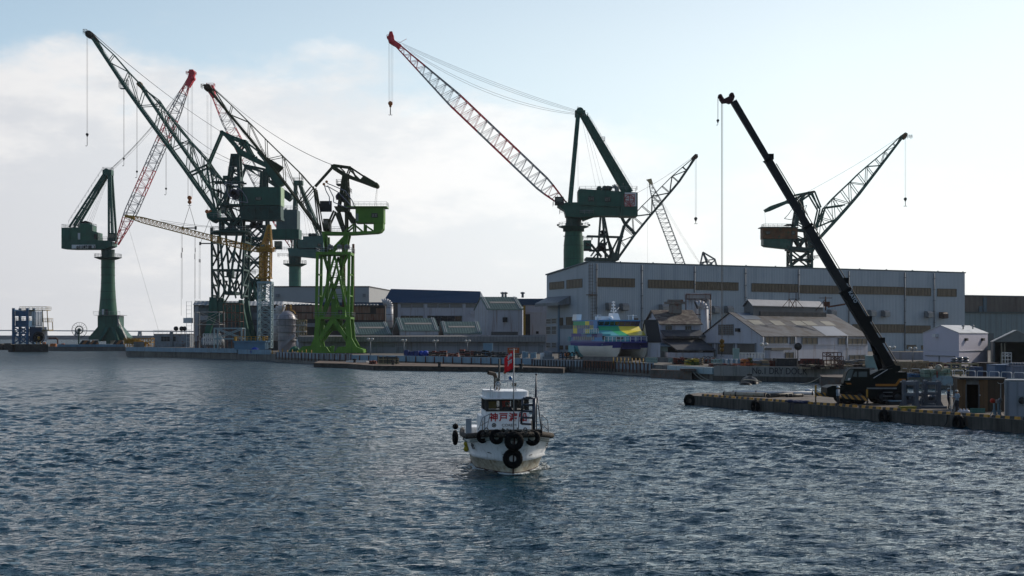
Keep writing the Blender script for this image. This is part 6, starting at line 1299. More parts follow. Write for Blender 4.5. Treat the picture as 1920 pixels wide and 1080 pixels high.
# ================================================================ people
def person(label, loc, rz, J, skin=None, cols=None, name='person', helmet=None, group=None, hand=True):
    """one continuous skinned body. J: joint positions in metres, figure facing -Y. cols: (top, trousers, shoes)"""
    root = thing(name, loc, label, 'person', group, rz)
    ks = list(J); idx = {k: i for i, k in enumerate(ks)}
    E = [('pelvis', 'waist'), ('waist', 'chest'), ('chest', 'neck'), ('neck', 'head'), ('head', 'crown'), ('pelvis', 'hipl'), ('pelvis', 'hipr'), ('hipl', 'kneel'), ('hipr', 'kneer'), ('kneel', 'anklel'), ('kneer', 'ankler'), ('anklel', 'toel'), ('ankler', 'toer'),
         ('chest', 'shl'), ('chest', 'shr'), ('shl', 'ell'), ('shr', 'elr'), ('ell', 'wrl'), ('elr', 'wrr')]
    rad = dict(pelvis=.15, waist=.135, chest=.165, neck=.06, head=.1, crown=.085, hipl=.105, hipr=.105, kneel=.068, kneer=.068, anklel=.048, ankler=.048, toel=.045, toer=.045, shl=.085, shr=.085, ell=.052, elr=.052, wrl=.036, wrr=.036)
    me = bpy.data.meshes.new('body_base'); me.from_pydata([J[k] for k in ks], [(idx[a], idx[b]) for a, b in E], []); me.update()
    tmp = bpy.data.objects.new('body_base', me); col.objects.link(tmp)
    md = tmp.modifiers.new('skin', 'SKIN'); sk = me.skin_vertices[0].data
    for k in ks: r_ = rad[k]; sk[idx[k]].radius = (r_, r_*(.78 if k in ('pelvis', 'waist', 'chest') else 1))
    sk[idx['pelvis']].use_root = True
    sb = tmp.modifiers.new('sub', 'SUBSURF'); sb.levels = 1; sb.render_levels = 1
    dg = bpy.context.evaluated_depsgraph_get(); dg.update(); m2 = bpy.data.meshes.new_from_object(tmp.evaluated_get(dg)); bpy.data.objects.remove(tmp)
    top, bot, shoe = cols
    for m in (top, bot, shoe, skin): m2.materials.append(m)
    V = {k: Vector(J[k]) for k in ks}
    def seg(p, a, b):
        d = b-a; t = max(0, min(1, (p-a).dot(d)/max(1e-9, d.length_squared))); return (p-(a+d*t)).length
    leg = [('hipl', 'kneel'), ('hipr', 'kneer'), ('kneel', 'anklel'), ('kneer', 'ankler')]
    for p in m2.polygons:
        c = p.center; d = {e: seg(c, V[e[0]], V[e[1]]) for e in E}; e = min(d, key=d.get)
        mi = 0
        if e in leg or (e[0] == 'pelvis' and c.z < V['pelvis'].z+.02): mi = 1
        if e[0] in ('anklel', 'ankler') : mi = 2
        if e[0] in ('neck', 'head'): mi = 3
        if e[0] in ('ell', 'elr') and min((c-V['wrl']).length, (c-V['wrr']).length) < .045: mi = 3
        p.material_index = mi; p.use_smooth = True
    b = bpy.data.objects.new('body', m2); col.objects.link(b); b.parent = root
    # hands: palm and five fingers each
    if hand:
        s = MB()
        for w, e in (('wrl', 'ell'), ('wrr', 'elr')):
            d = (V[w]-V[e]).normalized(); x = d.cross(Vector((0, 1, .2))).normalized(); y = d.cross(x); o = V[w]
            s.beam(o, o+d*.085, .075, .03, up=y)
            for i, l_ in enumerate((.06, .075, .08, .07)): q = o+d*.08+x*(i-1.5)*.02; s.tube(q, q+d*l_*.55+y*.012, .009, n=5); s.tube(q+d*l_*.55+y*.012, q+d*l_*.8+y*.04, .008, n=5)
            s.tube(o+d*.03+x*.035, o+d*.075+x*.065+y*.02, .011, n=5)
        s.build('hand', skin, root, local=True)
    # face and head cover
    h = V['head']; s = MB(); 
    s.ball(h+Vector((0, -.105, -.005)), .016, 6, 4, (1, 1.2, 1.3)); s.ball(h+Vector((-.1, .0, 0)), .022, 6, 4, (.5, 1, 1.4)); s.ball(h+Vector((.1, .0, 0)), .022, 6, 4, (.5, 1, 1.4)); s.cur = 1
    for dx in (-.035, .035): s.ball(h+Vector((dx, -.09, .02)), .012, 6, 4)
    s.beam(h+Vector((-.025, -.095, -.05)), h+Vector((.025, -.095, -.05)), .012); s.build('face', [skin, M_dark], root, local=True)
    s = MB(); s.lathe(h+Vector((0, 0, .0)), [(.112, .0), (.118, .04), (.105, .09), (.06, .13), (0, .14)], 14); s.build('hair', mat('black_hair', (.015, .012, .01), .7), root, local=True)
    if helmet:
        s = MB(); s.lathe(h+Vector((0, 0, .04)), [(.15, 0), (.15, .012), (.128, .02), (.122, .07), (.085, .115), (0, .13)], 18); s.prism([h+Vector((-.1, -.1, .045)), h+Vector((.1, -.1, .045)), h+Vector((.06, -.17, .04)), h+Vector((-.06, -.17, .04))], (0, 0, .012)); s.build('helmet', helmet, root, local=True)
    return root
M_skin = mat('skin', (.33, .19, .12), .6, var=.1); M_hv = mat('navy_workwear', (.02, .03, .07), .8, var=.2); M_gw = mat('pale_blue_workwear', (.22, .27, .33), .8, var=.15); M_tr = mat('dark_trousers', (.02, .022, .03), .85, var=.2); M_sh = mat('black_boots', (.012, .012, .012), .7); M_hel = mat('white_helmet', (.6, .6, .58), .35, var=.05)
STAND = dict(pelvis=(0, 0, .95), waist=(0, .01, 1.1), chest=(0, 0, 1.32), neck=(0, 0, 1.5), head=(0, -.02, 1.62), crown=(0, -.01, 1.70), hipl=(-.1, 0, .9), hipr=(.1, 0, .9), kneel=(-.12, -.02, .5), kneer=(.12, -.02, .5), anklel=(-.13, .02, .09), ankler=(.13, .02, .09), toel=(-.14, -.15, .05), toer=(.14, -.15, .05), shl=(-.19, 0, 1.42), shr=(.19, 0, 1.42), ell=(-.25, .02, 1.15), elr=(.25, .02, 1.15), wrl=(-.22, -.12, .95), wrr=(.22, -.12, .95))
def pose(**k): d = dict(STAND); d.update(k); return d
q = XY(1571, 120.5, NQ)
person('worker in white helmet and pale blue jacket standing before the striped outrigger', q, R(50), pose(wrl=(-.1, -.25, 1.08), ell=(-.26, -.03, 1.16)), M_skin, (M_gw, M_tr, M_sh), helmet=M_hel)
q = XY(1778.5, 116, NQ)
person('worker in dark navy jacket beckoning with a raised arm beside the steel frame', q, R(60), pose(ell=(-.42, -.12, 1.32), wrl=(-.46, -.2, 1.56), kneel=(-.16, -.1, .5), anklel=(-.24, -.04, .09), toel=(-.25, -.21, .05), wrr=(.12, -.3, 1.1)), M_skin, (M_hv, M_tr, M_sh), helmet=mat('pale_cap', (.35, .35, .33), .6))
q = XY(1794.5, 112, NQ)
person('worker in pale shirt and cap facing left beside the brown hut', q, R(-70), pose(wrl=(-.1, -.3, 1.12), wrr=(.12, -.3, 1.1), head=(0, -.05, 1.61)), M_skin, (M_gw, M_tr, M_sh), helmet=mat('pale_cap', (.35, .35, .33)))
# ================================================================ the launch heading for the camera
BX, BY, BZ = 0.06, 71.2, 0.0; BR = R(5.3)
boat = thing('pilot_launch', (BX, BY, BZ), 'small white launch with black tyre fenders and red flag coming head-on', 'boat', None, BR)
ROWS = [  # (z, breadth, entry length, power, rake)
    (-0.55, 0.9, 5.0, .8, .35), (0.0, 1.62, 3.6, .62, .12), (0.13, 1.66, 3.5, .6, .08), (0.70, 1.82, 3.0, .5, -.10), (0.80, 1.95, 2.9, .47, -.16), (0.88, 1.90, 2.9, .47, -.16), (1.3, 2.02, 2.7, .43, -.40), (1.75, 2.14, 2.5, .40, -.62)]
BL = 11.0; NT = 26
def sheer(y): return 1.0+(0.30 if y < 0 else 0.30*max(0, 1-y/3.2)**1.3)-(.16*min(1, max(0, y-3)/5))
def hullpt(r, t, side):
    z, b, le, pw, rk = ROWS[r]; y0 = rk; y = y0+(BL-y0)*t**1.8; u = min(1, max(0, (y-y0)/le)); w_ = b*(u**pw)*(1-.12*max(0, (y-7)/4))
    zz = z if z < .69 else .69+(z-.69)*sheer(y); return Vector((side*w_, y, zz))
s = MB()
for side in (-1, 1):
    k = s.add([hullpt(r, j/NT, side) for r in range(len(ROWS)) for j in range(NT+1)])
    for r in range(len(ROWS)-1):
        for j in range(NT):
            s.cur = 0 if r < 2 else (1 if r < 3 else 2); a = k+r*(NT+1)+j; f = (a, a+1, a+NT+2, a+NT+1); s.face(f if side > 0 else f[::-1], True)
s.cur = 2; s.poly([hullpt(r, 1, -1) for r in range(len(ROWS))]+[hullpt(r, 1, 1) for r in range(len(ROWS)-1, -1, -1)])
M_hred = mat('red_antifouling', (.05, .012, .01), .7, var=.4, sc=2); M_hcream = mat('stained_cream_hull', (.60, .56, .46), .4, var=.2, sc=1.2, c2=(.30, .22, .12), amt=.45, spec=.5); M_hwhite = mat('white_gelcoat', (.80, .81, .82), .3, var=.08, sc=.8, c2=(.36, .34, .32), amt=.22, streak=True, spec=.5)
s.build('hull', [M_hred, M_hcream, M_hwhite], boat, local=True)
top = len(ROWS)-1
s = MB(); n_ = NT
for j in range(n_):
    a, b = hullpt(top, j/n_, -1), hullpt(top, (j+1)/n_, -1); c, d = hullpt(top, (j+1)/n_, 1), hullpt(top, j/n_, 1)
    s.poly([p-Z*.32 for p in (a, b, c, d)])
    for p, q in ((a, b), (d, c)): s.poly([p-Z*.32+Vector((-p.x*.04, .05, 0)), q-Z*.32+Vector((-q.x*.04, .05, 0)), q+Vector((-q.x*.04, .05, 0)), p+Vector((-p.x*.04, .05, 0))]); s.poly([p, q, q+Vector((-q.x*.04, .05, 0)), p+Vector((-p.x*.04, .05, 0))])
s.build('deck', mat('launch_deck', (.25, .28, .27), .7, var=.2), boat, local=True)
s = MB(); M_rim = mat('worn_rim_fender', (.022, .019, .016), .85, var=.5, sc=5, c2=(.12, .09, .06), amt=.3, bump=.5, bsc=12)
for side in (-1, 1): s.path([hullpt(top, j/NT, side)+Vector((side*.04, -.05, .0)) for j in range(NT+1)], .14, 8)
s.build('rim_fender', M_rim, boat, local=True)
s = MB(); s.beam((0, .1, -.3), (0, -.06, .7), .07, .1); s.beam((0, -.08, .7), (0, -.66, 1.9), .07, .1); s.build('stem_bar', M_hred, boat, local=True)
def b2l(px, py, D):   # picture point at depth D into the boat's own frame
    w_ = P(px, py, D)-Vector((BX, BY, BZ)); c, sn = math.cos(-BR), math.sin(-BR); return Vector((w_.x*c-w_.y*sn, w_.x*sn+w_.y*c, w_.z))
def hully(x, z):
    side = -1 if x < 0 else 1
    for j in range(0, 400):
        t = j/400; r = 0
        while r < len(ROWS)-2 and hullpt(r+1, t, side).z < z: r += 1
        a, b = hullpt(r, t, side), hullpt(r+1, t, side); u = max(0, min(1, (z-a.z)/max(.01, b.z-a.z))); p = lerp(a, b, u)
        if abs(p.x) >= abs(x): return p
    return p
for (px, py, rp, tw, tilt) in ((906, 820, 12.5, .1, .5), (930.5, 818.5, 14, .11, .15), (963.5, 827, 18, .16, 0), (998.5, 821.5, 14.5, .12, -.25), (962, 860.5, 18.5, .15, 0)):
    D = 70.4 if abs(px-962) < 5 else 70.9; l_ = b2l(px, py, D); Rr = rp*D/F; p = hully(l_.x, l_.z); y = p.y-tw-.02
    if abs(px-962) < 5: y = (-.86 if py < 840 else -.62)
    s = MB(); s.torus((l_.x, y, l_.z), (tilt, -1, .12), Rr*.68, Rr*.33, 40, 10, .10); s.cur = 1
    if py > 840 or px > 990 or px < 910: s.tube((l_.x, y, l_.z+Rr*.7), (l_.x*.97, y+.2, l_.z+Rr+.45), .025, n=5)
    o = s.build('tyre_fender', [M_black, mat('old_rope', (.16, .14, .11), .9)], boat, local=True)
s = MB(); a = b2l(917, 851, 70.9); b = b2l(962, 853, 70.4); c = b2l(1001, 855, 70.9); a.y = hully(a.x, a.z).y-.05; c.y = hully(c.x, c.z).y-.05; b.y = -.5
s.rope(a, b, .022, .05, 6, 5); s.rope(b, c, .022, .05, 6, 5); s.build('fender_rope', M_dark, boat, local=True)
p = Vector((-2.0, 9.2, 1.15)); s = MB(); s.torus(p+Vector((-.42, 0, .1)), (1, .12, 0), .3, .13, 30, 8, .08); s.build('tyre_fender', M_black, boat, local=True)
s = MB(); s.ball(p+Vector((-.4, .1, .72)), .17, 10, 8); s.build('ball_fender', M_black, boat, local=True)
for dz in (0, -.28):
    s = MB(); s.ball(Vector((-2.05, 5.0, 1.22+dz)), .15, 10, 8, (1, 1, 1.05)); s.build('buoy_fender', mat('yellow_buoy', (.40, .30, .02), .5, var=.25, sc=3), boat, local=True)
fo_ = MB(); r_ = random.Random(3)
for i in range(330):
    sd = r_.choice((-1, 1)); t = r_.random()**1.6*.75; q = hullpt(1, t, sd); out = r_.random()**2*(.35+.5*t); sc_ = r_.uniform(.03, .09)*(1-.5*out)
    w0 = Vector((q.x+sd*(.03+out), q.y-.06, 0)); fo_.ball(Vector((BX+w0.x*math.cos(BR)-w0.y*math.sin(BR), BY+w0.x*math.sin(BR)+w0.y*math.cos(BR), .05)), sc_, 6, 4, (1.8, 1.3, .6))
fo_ = fo_.build('bow_foam', mat('sea_foam', (.55, .58, .58), .5, var=.1)); fo_['kind'] = 'stuff'
# aft deck house and bulwark bits
s = MB(); s.bb(-1.75, 1.2, 7.2, 9.6, 1.2, 1.95); s.build('engine_casing', M_hwhite, boat, local=True)
s = MB(); s.bb(-1.95, -1.65, 6.8, 7.1, 1.3, 2.45); s.build('bitt_post', mat('blue_grey_post', (.25, .29, .34), .5), boat, local=True)
# wheelhouse
CX, CY0, CY1 = 0.0, 3.2, 6.6; hw = 1.13
s = MB(); s.hexa([(CX-hw-.05, CY0-.12, 1.25), (CX+hw+.05, CY0-.12, 1.25), (CX+hw+.05, CY1, 1.25), (CX-hw-.05, CY1, 1.25), (CX-hw, CY0+.05, 3.03), (CX+hw, CY0+.05, 3.03), (CX+hw, CY1, 3.03), (CX-hw, CY1, 3.03)]); CAB = s.build('wheelhouse', mat('cabin_white', (.78, .79, .80), .35, var=.05, sc=.8, spec=.5), boat, local=True)
s = MB(); s.bb(-hw-.26, -hw-.05, CY0+.5, CY1-.2, 1.2, 2.75); s.bb(hw+.05, hw+.26, CY0+.5, CY1-.2, 1.2, 2.6); s.build('side_locker', M_hwhite, CAB, local=True)
s = MB(); fr = [(-hw, -.86), (-.36, -.26), (.40, .50), (hw-.1, hw)]
for x0, x1 in ((-hw, -.99), (-.42, -.28), (.36, .5), (hw-.12, hw)): s.bb(x0, x1, CY0+.02, CY0+.12, 3.03, 3.66)
for x0, x1 in ((-hw, -hw+.1), (hw-.1, hw)):
    for y in (CY0+.1, 4.3, 5.4, CY1-.12): s.bb(x0, x1, y, y+.12, 3.03, 3.66)
s.bb(-hw, hw, CY0+.01, CY0+.14, 3.03, 3.11); s.bb(-hw, hw, CY0+.01, CY0+.14, 3.58, 3.67); s.bb(-hw, hw, CY1-.1, CY1, 3.03, 3.12); s.bb(-hw, -.3, CY1-.1, CY1, 3.1, 3.66); s.bb(.5, hw, CY1-.1, CY1, 3.1, 3.66)
WF = s.build('window_frame', M_dark, CAB, local=True)
mg = bpy.data.materials.new('tinted_glass'); mg.use_nodes = True; b_ = mg.node_tree.nodes['Principled BSDF']; b_.inputs['Base Color'].default_value = (.01, .012, .012, 1); b_.inputs['Roughness'].default_value = .04; b_.inputs['Alpha'].default_value = .38
for x0, x1 in ((-.99, -.42), (-.28, .36), (.5, hw-.12)):
    s = MB(); s.bb(x0, x1, CY0+.07, CY0+.085, 3.11, 3.58); s.build('window_pane', mg, WF, local=True)
s = MB(); s.bb(-.95, -.5, 4.4, 4.45, 3.12, 3.5); s.build('chart_panel', mat('ochre_panel', (.30, .22, .05), .6), CAB, local=True)
s = MB(); s.bb(-.2, .3, 5.2, 5.3, 3.05, 3.55); s.build('life_jacket', mat('red_vest', (.35, .02, .02), .7), CAB, local=True)
s = MB(); 
def rr(y0, y1, h0, grow):
    pts = []; x = hw+grow
    for cx, cy, a0 in ((x-.25, y0+.25, -90), (x-.25, y1-.25, 0), (-x+.25, y1-.25, 90), (-x+.25, y0+.25, 180)):
        for k in range(5): t = R(a0+22.5*k); pts.append(Vector((cx+.25*math.cos(t), cy+.25*math.sin(t), h0)))
    return pts
s.prism(rr(CY0-.32, CY1+.1, 3.68, .12), (0, 0, .07)); s.prism(rr(CY0-.2, CY1, 3.75, -.02), (0, 0, .33)); s.build('roof', M_hwhite, CAB, local=True)
s = MB(); s.beam((-1.35, 3.0, 4.12), (-.75, 3.0, 4.12), .06); s.beam((-.9, 3, 4.1), (-.9, 3, 4.35), .05); s.build('antenna', M_white, boat, local=True)
s = MB(); 
for x, t_ in ((-.62, -.5), (-.44, -.36), (.50, .36), (.40, .3)): s.beam((x, 3.7, 4.08), (t_, 3.7, 4.62), .06)
s.beam((-.5, 3.7, 4.62), (.36, 3.7, 4.62), .07); s.beam((-.1, 3.7, 4.62), (-.1, 3.7, 5.05), .05); s.beam((.05, 3.7, 4.3), (.05, 3.7, 4.62), .03); s.build('mast_frame', M_white, boat, local=True)
s = MB(); s.lathe((-.46, 3.45, 4.45), [(0, -.13), (.14, -.1), (.15, .1), (.05, .2)], 16, 'Y'); s.cur = 1; s.lathe((-.46, 3.34, 4.45), [(0, 0), (.12, 0)], 16, 'Y'); s.build('searchlight', [M_white, M_glass], boat, local=True)
for x, z in ((-.5, 4.68), (.38, 4.42)):
    s = MB(); s.box((x, 3.5, z), (.24, .12, .18)); s.cur = 1; s.lathe((x+.02, 3.42, z), [(.03, .0), (.07, -.03)], 12, 'Y'); s.build('loudhailer', [mat('beige_horn', (.30, .28, .22), .5), M_dark], boat, local=True)
s = MB(); s.lathe((.2, 3.7, 4.66), [(0, 0), (.085, 0), (.085, .17), (0, .19)], 14); s.build('blue_light', mat('blue_lens', (.01, .10, .26), .2, spec=.6), boat, local=True)
s = MB(); s.lathe((-.1, 3.7, 4.98), [(0, 0), (.07, 0), (.07, .14), (0, .16)], 14); s.build('amber_light', mat('amber_lens', (.32, .2, .08), .3), boat, local=True)
s = MB(); s.path([Vector((-.42, 5.6, 3.9)), Vector((-.42, 5.6, 4.75)), Vector((-.5, 5.55, 4.92)), Vector((-.85, 5.4, 5.0))], .11, 10); s.build('exhaust_pipe', mat('sooty_pipe', (.06, .045, .035), .7, var=.4, sc=3), boat, local=True)
s = MB(); s.tube((-.27, 5.2, 3.9), (-.27, 5.2, 5.75), .05, n=8); s.build('signal_mast', M_dark, boat, local=True)
# flagstaff and flag at the bow
s = MB(); fx, fy = 0.0, -.25; s.tube((fx, fy, 1.9), (fx, fy, 6.35), .028, n=8); s.build('flagstaff', M_steel, boat, local=True)
s = MB(); nu, nv = 10, 10; k = len(s.v)
for i in range(nu+1):
    for j in range(nv+1):
        u, v = i/nu, j/nv; x = fx-.02-.46*u-.0*v; z = 6.28-.92*v*(1-.18*u)-.42*u-.0; s.v.append(Vector((x+.02*v, fy+.10*math.sin(u*5+v*1.5)*u**.7, z)))
for i in range(nu):
    for j in range(nv): a = k+i*(nv+1)+j; s.face((a, a+1, a+nv+2, a+nv+1), True)
FL = s.build('flag', mat('red_flag', (.75, .012, .02), .7, var=.08), boat, local=True)
so_ = FL.modifiers.new('thick', 'SOLIDIFY'); so_.thickness = .004
# boarding ladder, tripod poles and handrails at the bow
M_pole = mat('grey_steel_pole', (.06, .065, .08), .35, .5, var=.2)
s = MB(); L0 = b2l(980.5, 747, 71.6); L1 = b2l(1002, 747, 71.6); L2 = b2l(977.5, 795, 71.6); L3 = b2l(1000, 808, 71.6); Lm = b2l(978.5, 771, 71.6)
s.tube(L0, Lm, .06, n=8); s.tube(Lm, L2, .06, n=8); s.tube(L1, L3, .095, n=8)
for t in (0, .2, .4, .6, .8): s.tube(lerp(L0, L2, min(1, t*1.24)), lerp(L1, L3, t), .055, n=8)
for dx, yb in ((-.12, 806), (-.25, 806)): s.tube(Lm+Vector((0, 0, .02)), b2l(973.5, 775, 71.6), .02, n=6)
s.tube(b2l(973.5, 775, 71.6), b2l(972, 806, 71.6), .02, n=6); s.build('boarding_ladder', M_pole, boat, local=True)
s = MB(); T = b2l(1005.5, 702, 72.2)
for px, py, r_ in ((1000, 806, .028), (1006, 808, .03), (1003.5, 745, .03)): s.tube(T, b2l(px, py, 72.2), r_, n=7)
s.tube(b2l(1007.5, 745, 71.9), b2l(1015.5, 808, 71.9), .03, n=7); s.tube(b2l(1002, 765, 71.9), b2l(998, 800, 71.9), .022, n=7); s.ball(T, .06, 8, 6); s.box(b2l(991, 745, 71.6), (.3, .1, .08)); s.build('derrick_pole', M_pole, boat, local=True)
s = MB()
for pts_ in (((897, 806), (905, 783), (919, 776), (913, 804)), ((901, 798), (916, 790)), ((1016, 806), (1016, 778), (1027, 788), (1028.5, 812)), ((1017, 795), (1028, 806))): s.path([b2l(x, y, 73.3 if x < 960 else 73.0) for x, y in pts_], .024, 6)
s.build('handrail', M_steel, boat, local=True)
s = MB()
for i, (px, py) in enumerate(((944, 808), (950, 812), (957, 809), (985, 806), (990, 811), (912, 806))): l_ = b2l(px, py, 70.7); s.torus(l_, (rnd.uniform(-1, 1), -1, rnd.uniform(-.5, .5)), .1, .028, 14, 6)
for i in range(14): l_ = b2l(rnd.uniform(938, 995), rnd.uniform(804, 812), 70.9); s.path([l_+Vector((rnd.uniform(-.12, .12), rnd.uniform(-.1, .1), rnd.uniform(-.07, .09))) for _ in range(5)], .022, 5)
s.build('coiled_mooring_rope', mat('bow_rope', (.10, .10, .09), .9, var=.6, sc=9), boat, local=True)
s = MB(); s.bb(-1.45, 1.45, -.1, .6, 2.0, 2.26); s.build('bow_padding', M_black, boat, local=True)
skip = person('helmsman in dark jacket and white mask standing behind the wheelhouse window', Vector((0, 0, 0)), BR, pose(ell=(-.26, -.14, 1.2), wrl=(-.14, -.36, 1.25), elr=(.26, -.14, 1.2), wrr=(.14, -.36, 1.25)), M_skin, (M_hv, M_tr, M_sh), helmet=M_dark)
cc_, ss_ = math.cos(BR), math.sin(BR); lx, ly = .06, 4.1; skip.location = (BX+lx*cc_-ly*ss_, BY+lx*ss_+ly*cc_, 1.72)
s = MB(); hp = Vector((0, -.1, 1.585)); s.ball(hp, .05, 8, 6, (1.2, .6, .9)); s.build('face_mask', M_white, skip, local=True)
# ---------------------------------------------------------------- lettering
def text(body, parent, name, m, size, M, depth=.01, font=None, bold=0.0, sx=1.0, align='CENTER'):
    cu = bpy.data.curves.new('t', 'FONT'); cu.body = body; cu.size = size; cu.align_x = align; cu.align_y = 'CENTER'; cu.extrude = depth; cu.offset = bold; cu.resolution_u = 3
    o = bpy.data.objects.new('t', cu); col.objects.link(o); dg = bpy.context.evaluated_depsgraph_get(); dg.update()
    me = bpy.data.meshes.new_from_object(o.evaluated_get(dg)); bpy.data.objects.remove(o)
    for v in me.vertices: v.co.x *= sx; v.co = M@v.co
    me.materials.clear(); me.materials.append(m); r_ = bpy.data.objects.new(name, me); col.objects.link(r_); r_.parent = parent; return r_
def tm(origin, xdir, up=Z):
    xdir = Vector(xdir).normalized(); up = Vector(up).normalized(); n = xdir.cross(up); M = Matrix((xdir, up, n)).transposed().to_4x4(); M.translation = Vector(origin); return M
M_ltred = mat('letter_red', (.36, .015, .02), .5, var=.05); M_ltblk = mat('letter_black', (.015, .015, .018), .5, var=.05)
up_ = Vector((0, .17, 1.78)).normalized()
def cf(x, z): return Vector((x, CY0-.12+.17*(z-1.25)/1.78-.015, z))
for i, ch in enumerate('神戸渡船'): text(ch, CAB, 'kanji_lettering', M_ltred, .47, tm(cf(-.72+i*.51, 2.70), (1, 0, 0), up_), .006, bold=.012)
text('COREM', CAB, 'lettering', M_ltblk, .20, tm(cf(.08, 2.30), (1, 0, 0), up_), .006, sx=1.15)
s = MB(); c = cf(-.71, 2.31); s.torus(c, (0, -1, 0), .095, .02, 20, 6); s.lathe(c, [(0, -.01), (.035, -.01), (.035, .01)], 14, 'Y')
for k in range(4): t = R(45+90*k); s.beam(c+Vector((.035*math.cos(t), 0, .035*math.sin(t))), c+Vector((.09*math.cos(t), 0, .09*math.sin(t))), .02)
s.beam(cf(-.45, 2.16), cf(.6, 2.16), .008); s.build('round_emblem', M_ltblk, CAB, local=True)
for i, ch in enumerate('神戸'): text(ch, FL, 'flag_character', M_white, .27, tm(Vector((fx-.20, fy-.075, 5.93-i*.30)), (.95, -.1, .55)), .003, bold=.012)
# name painted on both bows
for side, ch in ((-1, '化'), (1, '己')):
    for i, c_ in enumerate(ch):
        x = side*(1.93-.08*i*0); z = 1.28; pt = hully(1.85*side, z); y = pt.y+.0+i*.42*(1 if side < 0 else -1); q1_ = pt; q = Vector((pt.x+side*.02+side*.16*(i if side < 0 else 0)*.6, y-.02, z+.02)); text(c_, boat, 'bow_character', M_ltblk, .34, tm(q+Vector((side*.03, -.03, 0)), (-.45*side*side if False else .42, -.9*(1 if side < 0 else -1)*1.0, 0) if side < 0 else (.42, .9, 0), (side*.25, -.2, 1)), .006, bold=.01)
# signs on the big cranes
M_sgred = mat('sign_red', (.38, .05, .05), .5)
text('川崎重工', SA, 'lettering', M_ltblk, 1.75, tm(P(164.5, 463.5, 695.1)-A.location, (1, 0, 0)), .05, sx=1.25, bold=.04)
s = MB(); c = P(145.5, 463.5, 695.1); s.torus(c, (0, -1, 0), .55, .12, 16, 5); s.beam(c-Z*.5, c+Z*.5, .2); s.build('round_emblem', M_ltblk, SA)
c = P(1180.2, 374.2, 475.25); r_ = 1.55; s = MB()
s.torus(c, (0, -1, 0), r_*.95, .13, 28, 5); s.beam(c-Z*r_*.9, c+Z*r_*.9, .22); 
for sg in (-1, 1):
    for zz in (-.45, .45): s.beam(c+Vector((sg*.35, 0, zz)), c+Vector((sg*1.35, 0, zz)), .2)
    s.beam(c+Vector((sg*.55, 0, .45*sg)), c+Vector((sg*.55, 0, 1.1*sg)), .18); s.beam(c+Vector((sg*.35, 0, -.45)), c+Vector((sg*.35, 0, -1.2)), .14)
q_ = [c+Vector((x*r_*1.12, 0, z*r_*1.12)) for x, z in ((-1, -1), (1, -1), (1, 1), (-1, 1), (-1, -1))]
for a, b in zip(q_[:-1], q_[1:]): s.beam(a, b, .16)
s.build('emblem', M_sgred, SG)
text('川崎重工', SG, 'lettering', M_sgred, .55, tm(P(1180.2, 386.3, 475.2)-Gc.location, (1, 0, 0)), .04, sx=1.35, bold=.02)
xd = (Vector((bpt(690)[0]-bpt(545)[0], 0, -(690-545)))).normalized()
text('KATO', BM, 'lettering', mat('letter_white', (.5, .55, .6), .5), .42, tm(P(1599, 557, 125.45)-Lc.location, xd, Vector((xd.z*-1, 0, xd.x))), .01, bold=.008)
# ================================================================ catamaran ferry on the hard
FR = R(24); fo = XY(1190, 290)
fer = thing('catamaran_ferry', (fo.x, fo.y, ZD), 'multicoloured catamaran ferry standing on keel blocks in the yard', 'ferry', None, FR)
fer.scale = (1.12, 1, .86)
z0 = .35   # keel above the hard
MFB = mat('ferry_violet_blue', (.045, .05, .22), .4, var=.12, sc=.5); MFW = mat('ferry_hull_white', (.78, .74, .68), .45, var=.12, sc=.4); MFT = mat('ferry_turquoise', (.10, .36, .42), .4, var=.12, sc=.5); MFG = mat('ferry_green', (.04, .36, .17), .4, var=.1, sc=.5)
MFY = mat('ferry_yellow', (.75, .62, .06), .4, var=.1, sc=.5); MFS = mat('ferry_slate_blue', (.13, .18, .33), .4, var=.12, sc=.5); MFC = mat('ferry_sky_blue', (.06, .24, .50), .4, var=.1, sc=.5); MFL = mat('ferry_white', (.85, .85, .85), .4, var=.05)
FM = [MFB, MFW, MFT, MFG, MFY, MFS, MFC, MFL, M_glass]
for side in (-1, 1):
    s = MB(); n = 16; Lh = 18.5; rows = [(0, .25), (1.2, 1.3), (2.3, 1.75), (2.9, 1.9), (3.75, 2.0)]
    def hp(r, j, e):
        z, w_ = rows[r]; y0 = (1.9, .9, .2, -.1, -.5)[r]; y = y0+(Lh-y0)*(j/n)**1.5; u = min(1, (y-y0)/5.0); wd = w_*(u**.55)
        inner = w_*1.0*(u**.55); x = side*2.9+ (wd if e > 0 else -inner)*side; return Vector((x, y, z0+z+(.25*(1-u) if r > 1 else 0)))
    for e in (-1, 1):
        k = s.add([hp(r, j, e) for r in range(5) for j in range(n+1)])
        for r in range(4):
            for j in range(n): s.cur = 0 if r >= 3 or (r == 2 and j < 3) else (2 if j > 13 else 1) ; a = k+r*(n+1)+j; s.face((a, a+1, a+n+2, a+n+1), True)
    s.cur = 1; s.poly([hp(r, n, -1) for r in range(5)]+[hp(r, n, 1) for r in range(4, -1, -1)])
    s.build('hull', FM, fer, local=True)
s = MB(); s.cur = 0; zd = z0+3.7
s.prism([(-4.9, 18.5, zd), (4.9, 18.5, zd), (4.9, 2.5, zd), (3.6, .3, zd), (2.2, -.6, zd), (-2.2, -.6, zd), (-3.6, .3, zd), (-4.9, 2.5, zd)][::-1], (0, 0, .35)); s.bb(-2, 2, 1.5, 18, z0+2.2, zd); s.build('deck', FM, fer, local=True)
zd += .35
